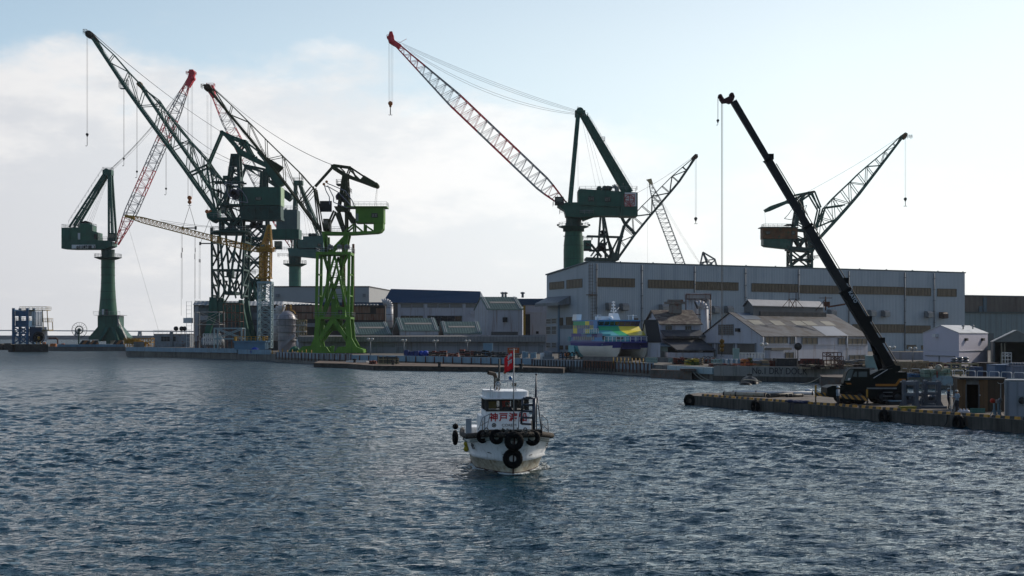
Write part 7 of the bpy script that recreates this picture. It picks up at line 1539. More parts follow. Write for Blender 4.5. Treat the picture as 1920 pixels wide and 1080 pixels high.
def cellwall(mb, p, q, z0_, z1_, cols_, cuts=None):
    p = Vector(p); q = Vector(q); n = len(cols_[0]); m = len(cols_)
    for r in range(m):
        for c in range(n):
            mb.cur = cols_[m-1-r][c]; a = lerp(p, q, c/n); b = lerp(p, q, (c+1)/n); za = lerp(z0_, z1_, r/m); zb = lerp(z0_, z1_, (r+1)/m)
            mb.poly([Vector((a.x, a.y, za)), Vector((b.x, b.y, za)), Vector((b.x, b.y, zb)), Vector((a.x, a.y, zb))])
# main cabin
s = MB(); zm = zd+1.9
s.cur = 0; s.bb(-4.6, 4.6, 4.2, 18.3, zd, zm); s.build('main_cabin_core', FM, fer, local=True)
s = MB()
cellwall(s, (-4.72, 18.4, 0), (-4.72, 4.0, 0), zd-.9, zm, [[0, 0, 5, 6, 0, 5], [5, 5, 5, 5, 6, 6], [0, 3, 5, 5, 6, 2]]); cellwall(s, (4.72, 4.0, 0), (4.72, 18.4, 0), zd-.9, zm, [[4, 0, 5, 6, 0, 5], [5, 5, 5, 5, 6, 6]])
cellwall(s, (-4.72, 4.0, 0), (-3.9, 2.2, 0), zd, zm-.1, [[2, 2]]); cellwall(s, (-3.9, 2.2, 0), (-.3, 1.6, 0), zd, zm-.5, [[2, 2, 2, 2]]); cellwall(s, (-.3, 1.6, 0), (3.9, 2.2, 0), zd, zm-.5, [[0, 5, 0, 5]]); cellwall(s, (3.9, 2.2, 0), (4.72, 4.0, 0), zd, zm-.1, [[0, 0]])
# sloping foredeck roof
zt = zm-.5
def q4(a, b, c, d, m): s.cur = m; s.poly([a, b, c, d])
f0 = [(-3.9, 2.2, zt), (-2.1, 1.9, zt), (-.3, 1.6, zt), (1.8, 1.9, zt), (3.9, 2.2, zt)]; g0 = [(-4.4, 6.2, zm+.75), (-2.2, 5.8, zm+.75), (-.3, 5.6, zm+.75), (2.2, 5.8, zm+.75), (4.4, 6.2, zm+.75)]; h0_ = [(-4.3, 6.9, zm+1.75), (-2.2, 6.5, zm+1.75), (-.3, 6.3, zm+1.75), (2.2, 6.5, zm+1.75), (4.3, 6.9, zm+1.75)]
for i in range(4):
    q4(f0[i], f0[i+1], g0[i+1], g0[i], (2, 3, 4, 4)[i]); q4(g0[i], g0[i+1], h0_[i+1], h0_[i], (3, 3, 4, 4)[i])
q4((-4.72, 4.0, zm-.1), (-3.9, 2.2, zt), (-4.4, 6.2, zm+.75), (-4.72, 6.5, zm), 2); q4((3.9, 2.2, zt), (4.72, 4.0, zm-.1), (4.72, 6.5, zm), (4.4, 6.2, zm+.75), 4)
cellwall(s, (-4.4, 18.2, 0), (-4.4, 6.9, 0), zm, zm+3.0, [[3, 3, 3, 4, 5, 6], [4, 5, 5, 5, 4, 6], [4, 5, 5, 4, 2, 2]]); cellwall(s, (4.4, 6.9, 0), (4.4, 18.2, 0), zm, zm+3.0, [[5, 5, 5, 5]]); cellwall(s, (4.4, 18.2, 0), (-4.4, 18.2, 0), zd, zm+3.0, [[5, 5], [0, 0]])
s.build('painted_side', FM, fer, local=True)
s = MB(); s.cur = 6; zb = zm+1.75; hb0 = h0_; 
top_ = [(-4.35, 6.4, zb+1.25), (-2.2, 6.0, zb+1.25), (-.3, 5.8, zb+1.25), (2.2, 6.0, zb+1.25), (4.35, 6.4, zb+1.25)]
for i in range(4): s.cur = 6 if i < 2 else 0; s.poly([hb0[i], hb0[i+1], top_[i+1], top_[i]])
s.cur = 6; s.prism([(x, y, z) for x, y, z in top_]+[(4.4, 18.2, zb+1.25), (-4.4, 18.2, zb+1.25)], (0, 0, .28)); s.build('bridge', FM, fer, local=True)
for i in range(4):
    for k in range(2 if i != 1 else 2):
        a0_, a1_ = k/2+.04, (k+1)/2-.04; A0 = lerp(Vector(hb0[i]), Vector(hb0[i+1]), a0_); A1 = lerp(Vector(hb0[i]), Vector(hb0[i+1]), a1_); B0 = lerp(Vector(top_[i]), Vector(top_[i+1]), a0_); B1 = lerp(Vector(top_[i]), Vector(top_[i+1]), a1_); o_ = Vector((0, -.05, 0))
        s = MB(); s.prism([lerp(A0, B0, .15)+o_, lerp(A1, B1, .15)+o_, lerp(A1, B1, .88)+o_, lerp(A0, B0, .88)+o_], (0, .03, 0)); s.build('bridge_window', M_glass if i < 2 else mat('violet_glass', (.06, .06, .09), .15), fer, local=True)
for (y0, n, zz, x, h_, m) in ((17.6, 9, zm+1.25, -4.45, .75, M_glass), (17.2, 10, zd+.35, -4.78, .8, M_glass)):
    for k in range(n): s = MB(); s.bb(x-.02, x, y0-k*1.0-.62, y0-k*1.0, zz, zz+h_); s.build('side_window', mat('pale_side_window', (.30, .31, .28), .3, var=.4, sc=1), fer, local=True)
s = MB(); 
for y in (3.0, 3.6): s.bb(-4.75, -4.6, y, y+.45, zd+.4, zd+1.3)
s.bb(-3.0, -1.6, 1.55, 1.75, zd+.5, zd+1.0)
s.build('forward_window', M_dark, fer, local=True)
s = MB(); s.rail([Vector(p) for p in ((-4.8, 3, zd), (-3.6, .35, zd), (-2.2, -.5, zd), (2.2, -.5, zd), (3.6, .35, zd), (4.8, 3, zd))], 1.1, 1.0, .045); s.rail([Vector((-4.9, 12, zm)), Vector((-4.9, 8.5, zm)), Vector((-4.9, 5.5, zm))], 1.1, .8, .04); s.build('railing', MFL, fer, local=True)
s = MB(); s.rail([Vector(p) for p in ((-4.9, 18.6, zd), (-4.9, 19.6, zd-.2), (-2, 19.8, zd-.2))], 1.1, .6, .05); s.bb(-5.3, -4.5, 6.5, 12.5, zm-.08, zm+.02); s.build('side_platform', MFT, fer, local=True)
s = MB(); s.prism([(-4.6, 16.4, zb+1.5), (-4.6, 18.3, zb+1.5), (-4.6, 17.9, zb+3.0), (-4.6, 16.2, zb+3.0)], (1.1, 0, 0)); s.build('funnel', MFL, fer, local=True)
s = MB(); zr_ = zb+1.53; s.bb(-2.6, -.4, 9.0, 12, zr_, zr_+.9); s.prism([(-.6, 9, zr_), (1.4, 9, zr_), (1.1, 9.4, zr_+1.7), (-.2, 9.4, zr_+1.7)], (0, 1.4, 0)); s.build('mast_house', MFL, fer, local=True)
s = MB(); m_ = Vector((.3, 9.8, zr_+1.6)); s.tube(m_, m_+Z*3.0, .14, .09, n=8)
for h_, w_ in ((.5, 1.3), (1.1, .9), (1.9, .7), (2.6, .6)): s.box(m_+Z*h_, (w_, .3, .1)); s.box(m_+Z*(h_+.2)+Vector((w_*.35, 0, 0)), (.2, .2, .3)); s.ball(m_+Z*(h_+.2)-Vector((w_*.35, 0, 0)), .16, 6, 4)
s.tube(m_, m_+Vector((1.2, 0, 1.5)), .05); s.build('mast', MFL, fer, local=True)
s = MB(); s.box((-3.2, 9.5, zr_+1.2), (1.6, .25, .12)); s.tube((-3.2, 9.5, zr_), (-3.2, 9.5, zr_+1.2), .12); s.beam((-3.6, 9.5, zr_), (-3.2, 9.5, zr_+.9), .08); s.tube((3.6, 8, zr_), (3.6, 8, zr_+1.3), .12); s.box((3.4, 8, zr_+1.1), (1.8, .5, .08)); s.beam((2.7, 8, zr_), (2.7, 8, zr_+1.0), .07); s.build('radar', MFL, fer, local=True)
s = MB(); s.ball((-1.0, 8.4, zr_+.5), .5, 10, 6); s.build('radome', MFL, fer, local=True)
s = MB(); s.bb(-5.0, -4.7, 16.5, 19.2, z0+.3, z0+3.0); s.build('stern_foil', MFT, fer, local=True)
text('N○.1', fer, 'x', M_white, .1, tm((0, 0, 0), (1, 0, 0))) if False else None
for side in (-1, 1):
    for y in (3.5, 7.5, 12, 16.5): s = MB(); s.bb(side*2.9-.6, side*2.9+.6, y-.4, y+.4, 0, z0+.1); s.build('keel_block', mat('timber_block', (.07, .045, .03), .9, var=.4), fer, local=True)
s = MB(); s.ball((-5.6, 18.5, z0+.75), .55, 10, 8); s.build('buoy', M_orange, fer, local=True)
# ================================================================ yard clutter, each piece a thing
def gd(py, z=ZD): return F*(HC-z)/(py-H0)
def gp(px, py, z=ZD): return XY(px, gd(py, z), z)
def stripes(name, d, per, c1, c2):
    m = bpy.data.materials['hazard_stripes'].copy(); m.name = name
    for nd in m.node_tree.nodes:
        if nd.type == 'VECT_MATH': nd.inputs[1].default_value = Vector(d).normalized()*(2*math.pi/per)
        if nd.type == 'MIX': nd.inputs[6].default_value = (*c1, 1); nd.inputs[7].default_value = (*c2, 1)
    return m
# --- quay facing walls and bulwark panels
def facing(a, b, zb, zt, m, lab, nm='bulwark', th=.35, over=.25, fins=0, m2=None):
    a = Vector((a.x, a.y, 0)); b = Vector((b.x, b.y, 0)); d = (b-a).normalized(); n = Vector((d.y, -d.x, 0)); n = n if n.y < 0 else -n
    o = thing(nm, (a+b)/2+Z*zb, lab, 'quay wall', 'bulwarks along the quay edge'); s = MB(); q = [a-n*.1, b-n*.1, b+n*over, a+n*over]; s.hexa([v+Z*zb for v in q]+[v+Z*zt for v in q]); s.build('panel', m, o)
    if fins:
        s = MB(); k = int((b-a).length/fins)
        for i in range(k+1): p = lerp(a, b, i/max(1, k))+n*(over+.08); s.beam(p+Z*(zb-.55), p+Z*(zt-.1), .22, .2)
        s.build('fender_post', m2 or M_rust, o)
    return o
fl = [XY(x, D) for x, D in front]
facing(XY(108, 640), fl[1], 1.9, 3.0, M_ltblue, 'long pale blue bulwark under the far left column crane')
facing(fl[2], fl[4], 1.9, 3.2, M_ltblue, 'long pale blue bulwark in front of the left warehouse', over=.3)
facing(fl[5], fl[6], 1.7, 3.0, M_ltblue, 'short pale blue bulwark with blue tarpaulin standing behind it')
facing(fl[7], fl[8], 1.3, 2.7, M_ltblue2, 'rust-streaked white bulwark left of the lime green crane', fins=2.2)
facing(fl[8], fl[9], 1.3, 2.7, M_ltblue2, 'rust-streaked white bulwark directly under the lime green crane', fins=2.2)
facing(fl[9], fl[10], 1.2, 2.45, M_ltblue, 'streaked pale blue bulwark behind the low brown pier', fins=3.2)
facing(fl[10], fl[11], 1.2, 2.45, M_ltblue, 'cleaner pale blue bulwark behind the red flag', fins=3.2)
facing(fl[11], lerp(fl[11], fl[12], .75), 1.1, 2.3, M_ltblue2, 'rusty white bulwark with many fender posts left of the ferry', fins=1.0, m2=M_dark)
facing(lerp(fl[11], fl[12], .75), lerp(fl[12], fl[13], .3), 1.0, 2.3, M_rust, 'brown rusted bulwark below the ferry stern', fins=1.0, m2=M_dark)
facing(lerp(fl[12], fl[13], .3), fl[13], 1.0, 2.3, M_ltblue2, 'flaking blue and rust bulwark below the ferry bow', fins=1.3)
# dry dock gate and mole in front of it
s = MB(); s.hexa([XY(1218, 236, -2), XY(1298, 225, -2), XY(1300, 238, -2), XY(1222, 246, -2), XY(1220, 237, 1.35), XY(1297, 226, 1.35), XY(1300, 238, 1.3), XY(1224, 246, 1.3)])
for px, D_ in ((1285, 227), (1294, 226.5)): s.box(XY(px, D_, 1.5), (1.6, 1.4, .4))
solo(s, 'stone_mole', mat('stone_mole', (.10, .09, .08), .95, var=.5, sc=.6, c2=(.12, .06, .04), amt=.3, bump=.6, bsc=2), 'broken old concrete mole projecting into the water left of the dry dock wall', 'pier')
facing(XY(1256, 236.5), XY(1340, 221.8), .95, 2.0, mat('caisson_blue', (.26, .36, .40), .5, var=.12, c2=(.12, .12, .11), amt=.15, streak=True), 'smooth pale blue dock gate between the stone mole and the dry dock wall', 'dock_gate', over=.5)
# dry dock wall lettering and ledge
a = XY(1340, 221.8); b = XY(1640, 208.8); d = (b-a).normalized(); n = Vector((d.y, -d.x, 0))
dw = facing(a, b, -1.5, 2.28, mat('dock_wall_concrete', (.24, .23, .215), .9, var=.15, sc=.3, c2=(.085, .08, .075), amt=.35, streak=True, bump=.15), 'grey concrete dry dock wall with the words No.1 DRY DOCK', 'dry_dock_wall', over=.35)
s = MB(); q = [a+n*.3, b+n*.3, b+n*.75, a+n*.75]; s.hexa([v-Z*1.5 for v in q]+[v+Z*.75 for v in q]); s.build('lower_wall', M_conc2, dw)
t0 = onwall(a+n*.37, b+n*.37, 1410); t1 = onwall(a+n*.37, b+n*.37, 1514); cen = (t0+t1)/2; cen.z = hz(cen.y, 696.3)
text('No.1 DRY DOCK', dw, 'lettering', M_ltblk, 1.42, tm(cen+n*.02-dw.location, d), .02, sx=.83, bold=.0)
for px in (1455,): s = MB(); p = onwall(a+n*.76, b+n*.76, px); s.beam(p-Z, p+Z*.7, .06); s.build('joint', M_dark, dw)
# stone jetty head to the right, behind the mobile crane cab
s = MB(); s.hexa([XY(1538, 196, -2), XY(1640, 190, -2), XY(1645, 207, -2), XY(1535, 207, -2), XY(1540, 196, 1.3), XY(1640, 190, 1.3), XY(1645, 207, 1.3), XY(1537, 207, 1.3)]); solo(s, 'stone_jetty', mat('stone_mole', (1, 1, 1)), 'low stone jetty head jutting out beyond the mobile crane cab', 'pier')
# lower quay parapet and rails
facing(XY(1690, 195.8), XY(1745, 187.8), .5, 1.75, mat('parapet_blue', (.20, .27, .30), .7, var=.2, sc=.5, c2=RUST, amt=.2), 'pale blue parapet behind the grey steel frames', over=.2)
facing(XY(1745, 187.8), XY(1925, 171.8), .5, 1.75, mat('parapet_blue', (1, 1, 1)), 'chipped pale blue parapet with white hoop rails behind the brown hut', over=.2)
s_ = 0
for i in range(11):
    a_ = lerp(XY(1690, 196.5), XY(1925, 172.8), i/11)+Z*1.75; b_ = lerp(XY(1690, 196.5), XY(1925, 172.8), (i+.82)/11)+Z*1.75
    s = MB(); s.path([a_, a_+Z*.55, lerp(a_, b_, .08)+Z*.72, lerp(a_, b_, .92)+Z*.72, b_+Z*.55, b_], .05, 5); solo(s, 'hoop_rail', M_white, 'white hoop rail standing on the chipped parapet', 'railing', 'hoop rails along the parapet')
# --- left: dolphins, blue loading tower, hose reels
s = MB(); s.hexa([XY(28, 602, -2), XY(90, 602, -2), XY(90, 614, -2), XY(28, 614, -2), XY(28, 602, 3.3), XY(90, 602, 3.3), XY(90, 614, 3.3), XY(28, 614, 3.3)]); s.bb(XY(20, 606).x, XY(28, 606).x, 603, 612, -2, 3.1); solo(s, 'mooring_dolphin', M_wet, 'dark concrete dolphin carrying the blue loading tower', 'dolphin')
s = MB(); s.bb(XY(-10, 690).x, XY(3, 690).x, 690, 697, -2, 3.0); s.bb(XY(8, 690).x, XY(20, 690).x, 690, 697, -2, 3.2); s.bb(XY(-10, 690).x, XY(20, 690).x, 691, 695, 1.6, 2.5); solo(s, 'mooring_dolphin', M_wet, 'small dark dolphin at the very left edge', 'dolphin')
pl = Pl(606, 60, 0)
g = thing('loading_tower', XY(58, 606, 3.3), 'blue steel loading tower with row of white pipes and black hose reel', 'loading tower')
s = MB()
for x in (31.5, 57.5): frame2(s, pl, [(x, 578, x, 645)], 4, 1.0)
frame2(s, pl, [(32, 612, 57, 612), (32, 614, 56, 626), (56, 614, 32, 626), (32, 627, 56, 644), (56, 627, 32, 644), (32, 626, 57, 626)], 4, .5); ties(s, pl, [(32, 582), (58, 582), (32, 612), (58, 612)], 4, .6); s.build('frame', M_blue, g)
s = MB(); boxp(s, pl, 34, 57, 583, 593, -3.6, 3.6); boxp(s, pl, 34, 56, 601, 612, -3.4, 3.4); s.build('hopper', M_blue, g)
s = MB(); boxp(s, pl, 60, 83, 613, 640, -3.2, 3.2); s.build('machine_house', mat('deep_blue_house', (.012, .035, .08), .5, var=.3), g)
for k in range(7): s = MB(); s.tube(pl(65.5+k*2.9, 584, -3.2), pl(65.5+k*2.9, 611, -3.2), .26, n=8); s.lathe(pl(65.5+k*2.9, 611, -3.2), [(0, -.3), (.42, -.3), (.42, .1), (0, .1)], 8); s.build('pipe', M_white, g)
s = MB(); boxp(s, pl, 42, 90, 581, 582.3, -3.6, 3.6); deckrail(s, pl, 42, 91, 581, -3.6, 3.6, 1.3, 1.8, .06); deckrail(s, pl, 30, 57, 602, -4.4, 4, 1.4, 1.6, .06); boxp(s, pl, 84, 95, 603, 604, -3, 3); boxp(s, pl, 84, 96, 618, 620, -3, 3); deckrail(s, pl, 84, 95, 603, -3, 3, 1.4, 1.8, .07); frame2(s, pl, [(84, 582, 86, 620), (94, 603, 95, 620)], 3, .3); s.build('walkway', mat('faded_yellow', (.30, .24, .13), .6), g)
s = MB(); c = pl(79, 633, -4.4); s.torus(c, (0, 1, 0), 2.3, .22, 24, 5); s.torus(c, (0, 1, 0), 1.4, .55, 24, 6); 
for k in range(12): t = R(30*k); s.beam(c, c+Vector((2.3*math.cos(t), 0, 2.3*math.sin(t))), .12)
s.cur = 1; s.ball(c, .6, 8, 6); s.beam(c+Vector((-1, -.3, -2.7)), c, .25); s.beam(c+Vector((1, -.3, -2.7)), c, .25); s.build('hose_reel', [M_black, M_yellow], g)
for px in (81, 84.5): s = MB(); c = XY(px, 603, 3.3); s.tube(c, c+Z*.9, .35, n=8); solo(s, 'bollard', M_orange, 'orange bollard at the corner of the dolphin under the blue tower', 'bollard', 'orange bollards on the dolphin')
pl = Pl(655, 148, 0)
g = thing('cable_reel', pl(148, 646, 0), 'large thin-spoked cable reel wheel on a post left of the far column crane', 'reel'); c = pl(148.5, 618.5, 0)
s = MB(); s.torus(c, (0, 1, 0), 3.45, .07, 32, 5); s.torus(c+Vector((0, .8, 0)), (0, 1, 0), 3.45, .05, 32, 5)
for k in range(16): t = R(22.5*k); s.beam(c, c+Vector((3.45*math.cos(t), 0, 3.45*math.sin(t))), .08)
s.build('wheel', M_dark, g); s = MB(); s.torus(c, (0, 1, 0), 1.75, .22, 26, 6); s.ball(c, .8, 10, 6); s.beam(c, pl(147.5, 645, 0), .6); s.beam(c-Vector((1.7, 0, 0)), c+Vector((1.7, 0, 0)), .3); s.build('hub', M_dkgreen, g)
s = MB(); s.path([pl(91, 634, 0), pl(105, 634, 0), pl(108, 637, 0), pl(108, 645, 0)], .35, 8); solo(s, 'pipe_bend', M_rust, 'rusty bent pipe beside the blue loading tower', 'pipe')
for i, (px, w_) in enumerate(((98, 6), (103, 4), (118, 5))): s = MB(); c = XY(px, 645, ZD); s.box(c+Z*.6, (w_*.24*1.2, 1.2, 1.2)); s.box(c+Z*1.25, (w_*.2, .9, .2)); solo(s, 'orange_crate', M_orange, ('nearest the bent rusty pipe', 'middle', 'farthest right')[i]+' of the orange crates on the far left pier' if i else 'orange crate nearest the bent rusty pipe on the far left pier', 'crate', 'orange crates on the far left pier')
# --- structures between left shed and the lattice cranes
s = MB(); c = gp(260.5, 669, 0); s.hexa([XY(250, 465, -2), XY(271, 465, -2), XY(271, 470, -2), XY(250, 470, -2), XY(250.5, 465, 4.9), XY(270.5, 465, 4.9), XY(270.5, 470, 4.9), XY(250.5, 470, 4.9)]); solo(s, 'concrete_block', M_conc, 'tall square concrete fender block at the corner of the left quay', 'block')
def pipe_rack(lab, x0, x1, y0, yb, D, m, nb=4, nl=3, dep=4, nm='pipe_rack', r=.16, xb=True, cat='rack', group=None, rnd_=None):
    o = thing(nm, XY((x0+x1)/2, D, ZD), lab, cat, group); pl = Pl(D, (x0+x1)/2, 0); s = MB()
    for i in range(nb+1):
        x = lerp(x0, x1, i/nb); frame2(s, pl, [(x, y0, x, yb)], dep/2, r*1.3)
        for j in range(nl): ties(s, pl, [(x, lerp(y0, yb, j/nl))], dep/2, r)
    for j in range(nl): y = lerp(y0, yb, j/nl); frame2(s, pl, [(x0, y, x1, y)], dep/2, r*1.2)
    if xb:
        for i in range(nb): xa, xb_ = lerp(x0, x1, i/nb), lerp(x0, x1, (i+1)/nb); j = i % nl; frame2(s, pl, [(xa, lerp(y0, yb, j/nl), xb_, lerp(y0, yb, (j+1)/nl)), (xb_, lerp(y0, yb, j/nl), xa, lerp(y0, yb, (j+1)/nl))], dep/2, r*.8)
    s.build('frame', m, o); return o, pl
o, pl = pipe_rack('yellow pipework rack beside the square fender block', 236, 286, 634, 650, 472, M_yellow, 5, 2)
s = MB()
for j in range(3): s.path([pl(236, 637+j*3, -1), pl(262+j*8, 637+j*3, -1), pl(266+j*8, 648, -1)], .3, 7)
s.build('pipe', M_yellow, o)
M_wf = mat('weathered_white_steel', (.36, .36, .34), .6, var=.2, c2=RUST, amt=.25); M_bf = mat('brown_steel', (.10, .05, .035), .8, var=.4)
o, pl = pipe_rack('white braced steel frame in front of the left warehouse', 369, 416, 585, 655, 455, M_wf, 1, 3, 8); o, pl = pipe_rack('rust brown scaffold tower inside the dark green crane legs', 422, 453, 570, 652, 450, M_bf, 2, 5, 6)
o, pl = pipe_rack('pale blue portal frame with diagonal braces at the quay edge', 405, 456, 615.5, 655, 420, mat('pale_blue_mast', (1, 1, 1)), 1, 2, 5, r=.28)
o, pl = pipe_rack('low white railing frame in front of the horizontal tank', 383, 412, 626, 647, 425, M_white, 4, 1, 3)
o, pl = pipe_rack('tangled small pipe rack left of the dark green crane foot', 374, 405, 630, 652, 440, M_bf, 3, 2, 5)
s = MB(); c = XY(398, 436, ZD+3); s.lathe(c+Vector((-3.5, 0, 0)), [(0, 0), (1.2, .3), (1.5, .8), (1.5, 6.4), (1.2, 6.9), (0, 7.2)], 14, 'X'); 
s.box(c+Vector((-2, 0, -1.8)), (.8, 2, 1.6)); s.box(c+Vector((2, 0, -1.8)), (.8, 2, 1.6)); solo(s, 'storage_tank', M_grey, 'pale grey horizontal tank behind the low white railing frame', 'tank')
g = thing('blue_platform', XY(471, 412, ZD), 'pale blue steel platform with yellow railings under the tower crane', 'platform'); pl = Pl(412, 471, 0)
s = MB(); boxp(s, pl, 443, 500, 640, 655, -3, 3); boxp(s, pl, 441, 502, 639, 642, -3.4, 3.4); s.build('base', mat('platform_blue', (.10, .20, .30), .55, var=.2), g)
s = MB(); deckrail(s, pl, 443, 499, 640, -3.2, 3.2, 1.4, 1.3, .06); s.build('railing', M_yellow, g)
for x in (442.5, 495.5): s = MB(); boxp(s, pl, x, x+4, 631, 639.5, -3.3, -2.6); s.build('cabinet', M_yellow, g)
# dome topped tank
pl = Pl(425, 538, 0); T = thing('dome_tank', XY(538, 425, ZD), 'grey dome-topped tank with ringed walkways and stairs beside the tower crane', 'tank'); c = XY(538, 425); mp = .1594
hh = lambda y: hz(425, y); M_tk = mat('tank_grey', (.30, .29, .32), .38, .15, var=.12, sc=.4, c2=(.16, .12, .10), amt=.2, streak=True)
s = MB(); s.lathe((c.x, c.y, 0), [(0, hh(582.5)), (5*mp, hh(583)), (10*mp, hh(586)), (14.5*mp, hh(591)), (17*mp, hh(596.5)), (18*mp, hh(598)), (17*mp, hh(600)), (17*mp, hh(614)), (16.5*mp, hh(620)), (16.5*mp, hh(651)), (16.5*mp, ZD)], 30); s.build('shell', M_tk, T)
for y in (598, 609, 622, 637): s = MB(); s.lathe((c.x, c.y, 0), [(17*mp, hh(y)), (20*mp, hh(y)), (20*mp, hh(y)-.25), (17*mp, hh(y)-.25)], 28); s.rail([Vector((c.x+19.8*mp*math.cos(t), c.y+19.8*mp*math.sin(t), hh(y))) for t in [R(24*i) for i in range(16)]], 1.0, 1.4, .035); s.build('walkway', M_steel, T)
s = MB(); a_ = pl(530, 652, -3.6); b_ = pl(556, 628, -3.6)
s.beam(a_, b_, .25, .7); s.rail([a_, b_], 1.0, 1.2, .05); s.build('stair', M_tk, T)
s = MB(); s.rail([pl(531, 583, -1.5), pl(545, 583, -1.5), pl(545, 583, 1.5)], 1.8, 1.2, .07)
for k in range(4): s.path([pl(545+9*math.sin(R(q)), 590-9*math.cos(R(q)), -1.0+.6*k) for q in range(0, 100, 20)], .07, 5)
s.build('top_rail', M_yellow, T)
o, pl = pipe_rack('slim yellow and white pipe tower right of the dome tank', 559, 573, 600, 652, 420, mat('faded_yellow', (1, 1, 1)), 2, 5, 4); s = MB()
for x in (561, 566, 571): s.tube(pl(x, 603, -1.5), pl(x, 652, -1.5), .28, n=8)
for y in (610, 622, 634): s.tube(pl(556, y, -2), pl(577, y, -2), .25, n=8)
s.build('pipe', M_wf, o)
o, pl = pipe_rack('yellow low pipe manifold left of the lime crane foot', 566, 592, 629, 640, 418, M_yellow, 4, 1, 3)
for (x, lab) in ((563, 'white upright drum beside the slim pipe tower'),): s = MB(); c = XY(x, 415, ZD); s.lathe(c, [(0, 0), (1.1, 0), (1.1, 3.6), (.9, 3.9), (0, 4)], 14); solo(s, 'vertical_drum', M_white, lab, 'tank')
s = MB(); c = XY(478, 404, ZD); s.ball(c+Z*.7, 1.0, 10, 6, (1.2, 1, 1)); s.ball(c+Vector((-.9, 0, .4)), .6, 8, 5); s.box(c+Vector((.2, 0, .35)), (2.4, 1.6, .7)); solo(s, 'blue_tarpaulin', mat('tarp_blue', (.01, .05, .35), .6, var=.2, sc=1, bump=.4), 'bright blue tarpaulin bundle on the quay edge under the tower crane', 'tarpaulin')
s = MB(); c = XY(553, 402, ZD); s.path([c+Vector((-1.6, 0, .2)), c+Vector((-.9, 0, 1.2)), c+Vector((-.2, 0, 1.6)), c+Vector((.6, 0, 1.4)), c+Vector((1.3, 0, .2))], .4, 8); s.ball(c+Vector((-.1, 0, 1.2)), .8); solo(s, 'green_valve', mat('valve_green', (.01, .14, .08), .5), 'green curved valve pipe on the quay left of the lime green crane', 'valve')
for k in range(9):
    px = 512+k*9; s = MB(); c = XY(px+rnd.uniform(-2, 2), 392-k*4, ZD); s.tube(c, c+Z*rnd.uniform(.9, 1.6), .12, n=6); s.box(c+Z*.1, (.5, .5, .2)); solo(s, 'yellow_post', M_yellow, 'thin yellow post by the quay edge left of the lime green crane', 'bollard', 'yellow posts left of the lime crane')
# --- lamps
def lamp(px, yb, yt, lab, z=ZD, D=None):
    D = D or gd(yb, z); b_ = XY(px, D, z); t_ = P(px, yt, D); o = thing('yard_lamp', b_, lab, 'lamp', 'yard floodlight posts'); s = MB(); s.tube(b_, t_, .13, .09, n=7); s.build('post', M_grey, o)
    s = MB(); s.beam(t_-Vector((.5, 0, .2)), t_+Vector((.5, 0, -.2)), .12); 
    for dx in (-.45, .45): s.ball(t_+Vector((dx, -.1, .15)), .38, 8, 6, (1, .8, .8))
    s.build('lamp_head', mat('lamp_head', (.45, .45, .42), .3), o)
lamp(694.5, 667, 637, 'lamp post just right of the lime green crane foot', D=330); lamp(757.5, 664, 639, 'lamp post beside the left end of the blue tarpaulins', D=372); lamp(816.5, 664, 640, 'lamp post before the middle of the long quay shed', D=380); lamp(876.5, 666, 640, 'lamp post left of the red flag before the long quay shed', D=375)
lamp(1432, 674, 647, 'lamp post at the corner of the old gabled warehouse', D=262); lamp(1671, 678, 653, 'lamp post right behind the mobile crane boom', D=262); lamp(1711, 678, 655, 'lamp post halfway between crane boom and white store', D=262)
# --- generic stacks
def stack(nm, lab, x0, x1, y0, yb, m, cat='stack', seed=1, z=ZD, D=None, n=(4, 3), dep=3, mode='box', m2=None, group=None):
    D = D or gd(yb, z); mp = D/F; w_ = (x1-x0)*mp; h_ = (yb-y0)*mp; o = XY((x0+x1)/2, D, z); r_ = random.Random(seed); s = MB(); nx, nz = n
    for i in range(nx):
        hh_ = h_*r_.uniform(.72, 1.0)
        for j in range(nz):
            cx = o.x-w_/2+w_*(i+.5)/nx; cz = z+hh_*(j+.5)/nz; s.cur = r_.randint(0, 1) if m2 else 0
            if mode == 'box': s.box((cx+r_.uniform(-.05, .05)*w_/nx, o.y+r_.uniform(0, .4), cz), (w_/nx*r_.uniform(.82, .96), dep*r_.uniform(.8, 1), hh_/nz*r_.uniform(.75, .93)), r_.uniform(-.06, .06))
            elif mode == 'pipe':
                for q_ in range(4): s.tube((o.x-w_/2+w_*i/nx, o.y+q_*dep/4, cz), (o.x-w_/2+w_*(i+1)/nx-.1, o.y+q_*dep/4+r_.uniform(-.2, .2), cz), hh_/nz*.4, n=7)
            elif mode == 'beam':
                for q_ in range(3): zz = z+hh_*(j+r_.uniform(.1, .9))/nz; s.beam((o.x-w_/2+r_.uniform(0, .15)*w_, o.y+q_*dep/3, zz), (o.x+w_/2-r_.uniform(0, .15)*w_, o.y+q_*dep/3, zz), hh_/nz*.34)
                if j == 0: s.beam((cx, o.y-.2, z), (cx, o.y-.2, z+hh_), .12)
            elif mode == 'sack': s.ball((cx, o.y+r_.uniform(0, .5), cz), max(w_/nx, hh_/nz)*.6, 8, 5, (1, 1, min(1, (hh_/nz)/(w_/nx))*.9))
            elif mode == 'drum' : s.lathe((cx, o.y, z+hh_*j/nz), [(0, 0), (w_/nx*.42, 0), (w_/nx*.45, .05), (w_/nx*.42, hh_/nz*.5), (w_/nx*.45, hh_/nz*.93), (0, hh_/nz*.95)], 10)
    return solo(s, nm, [m, m2] if m2 else [m], lab, cat, group, loc=o)
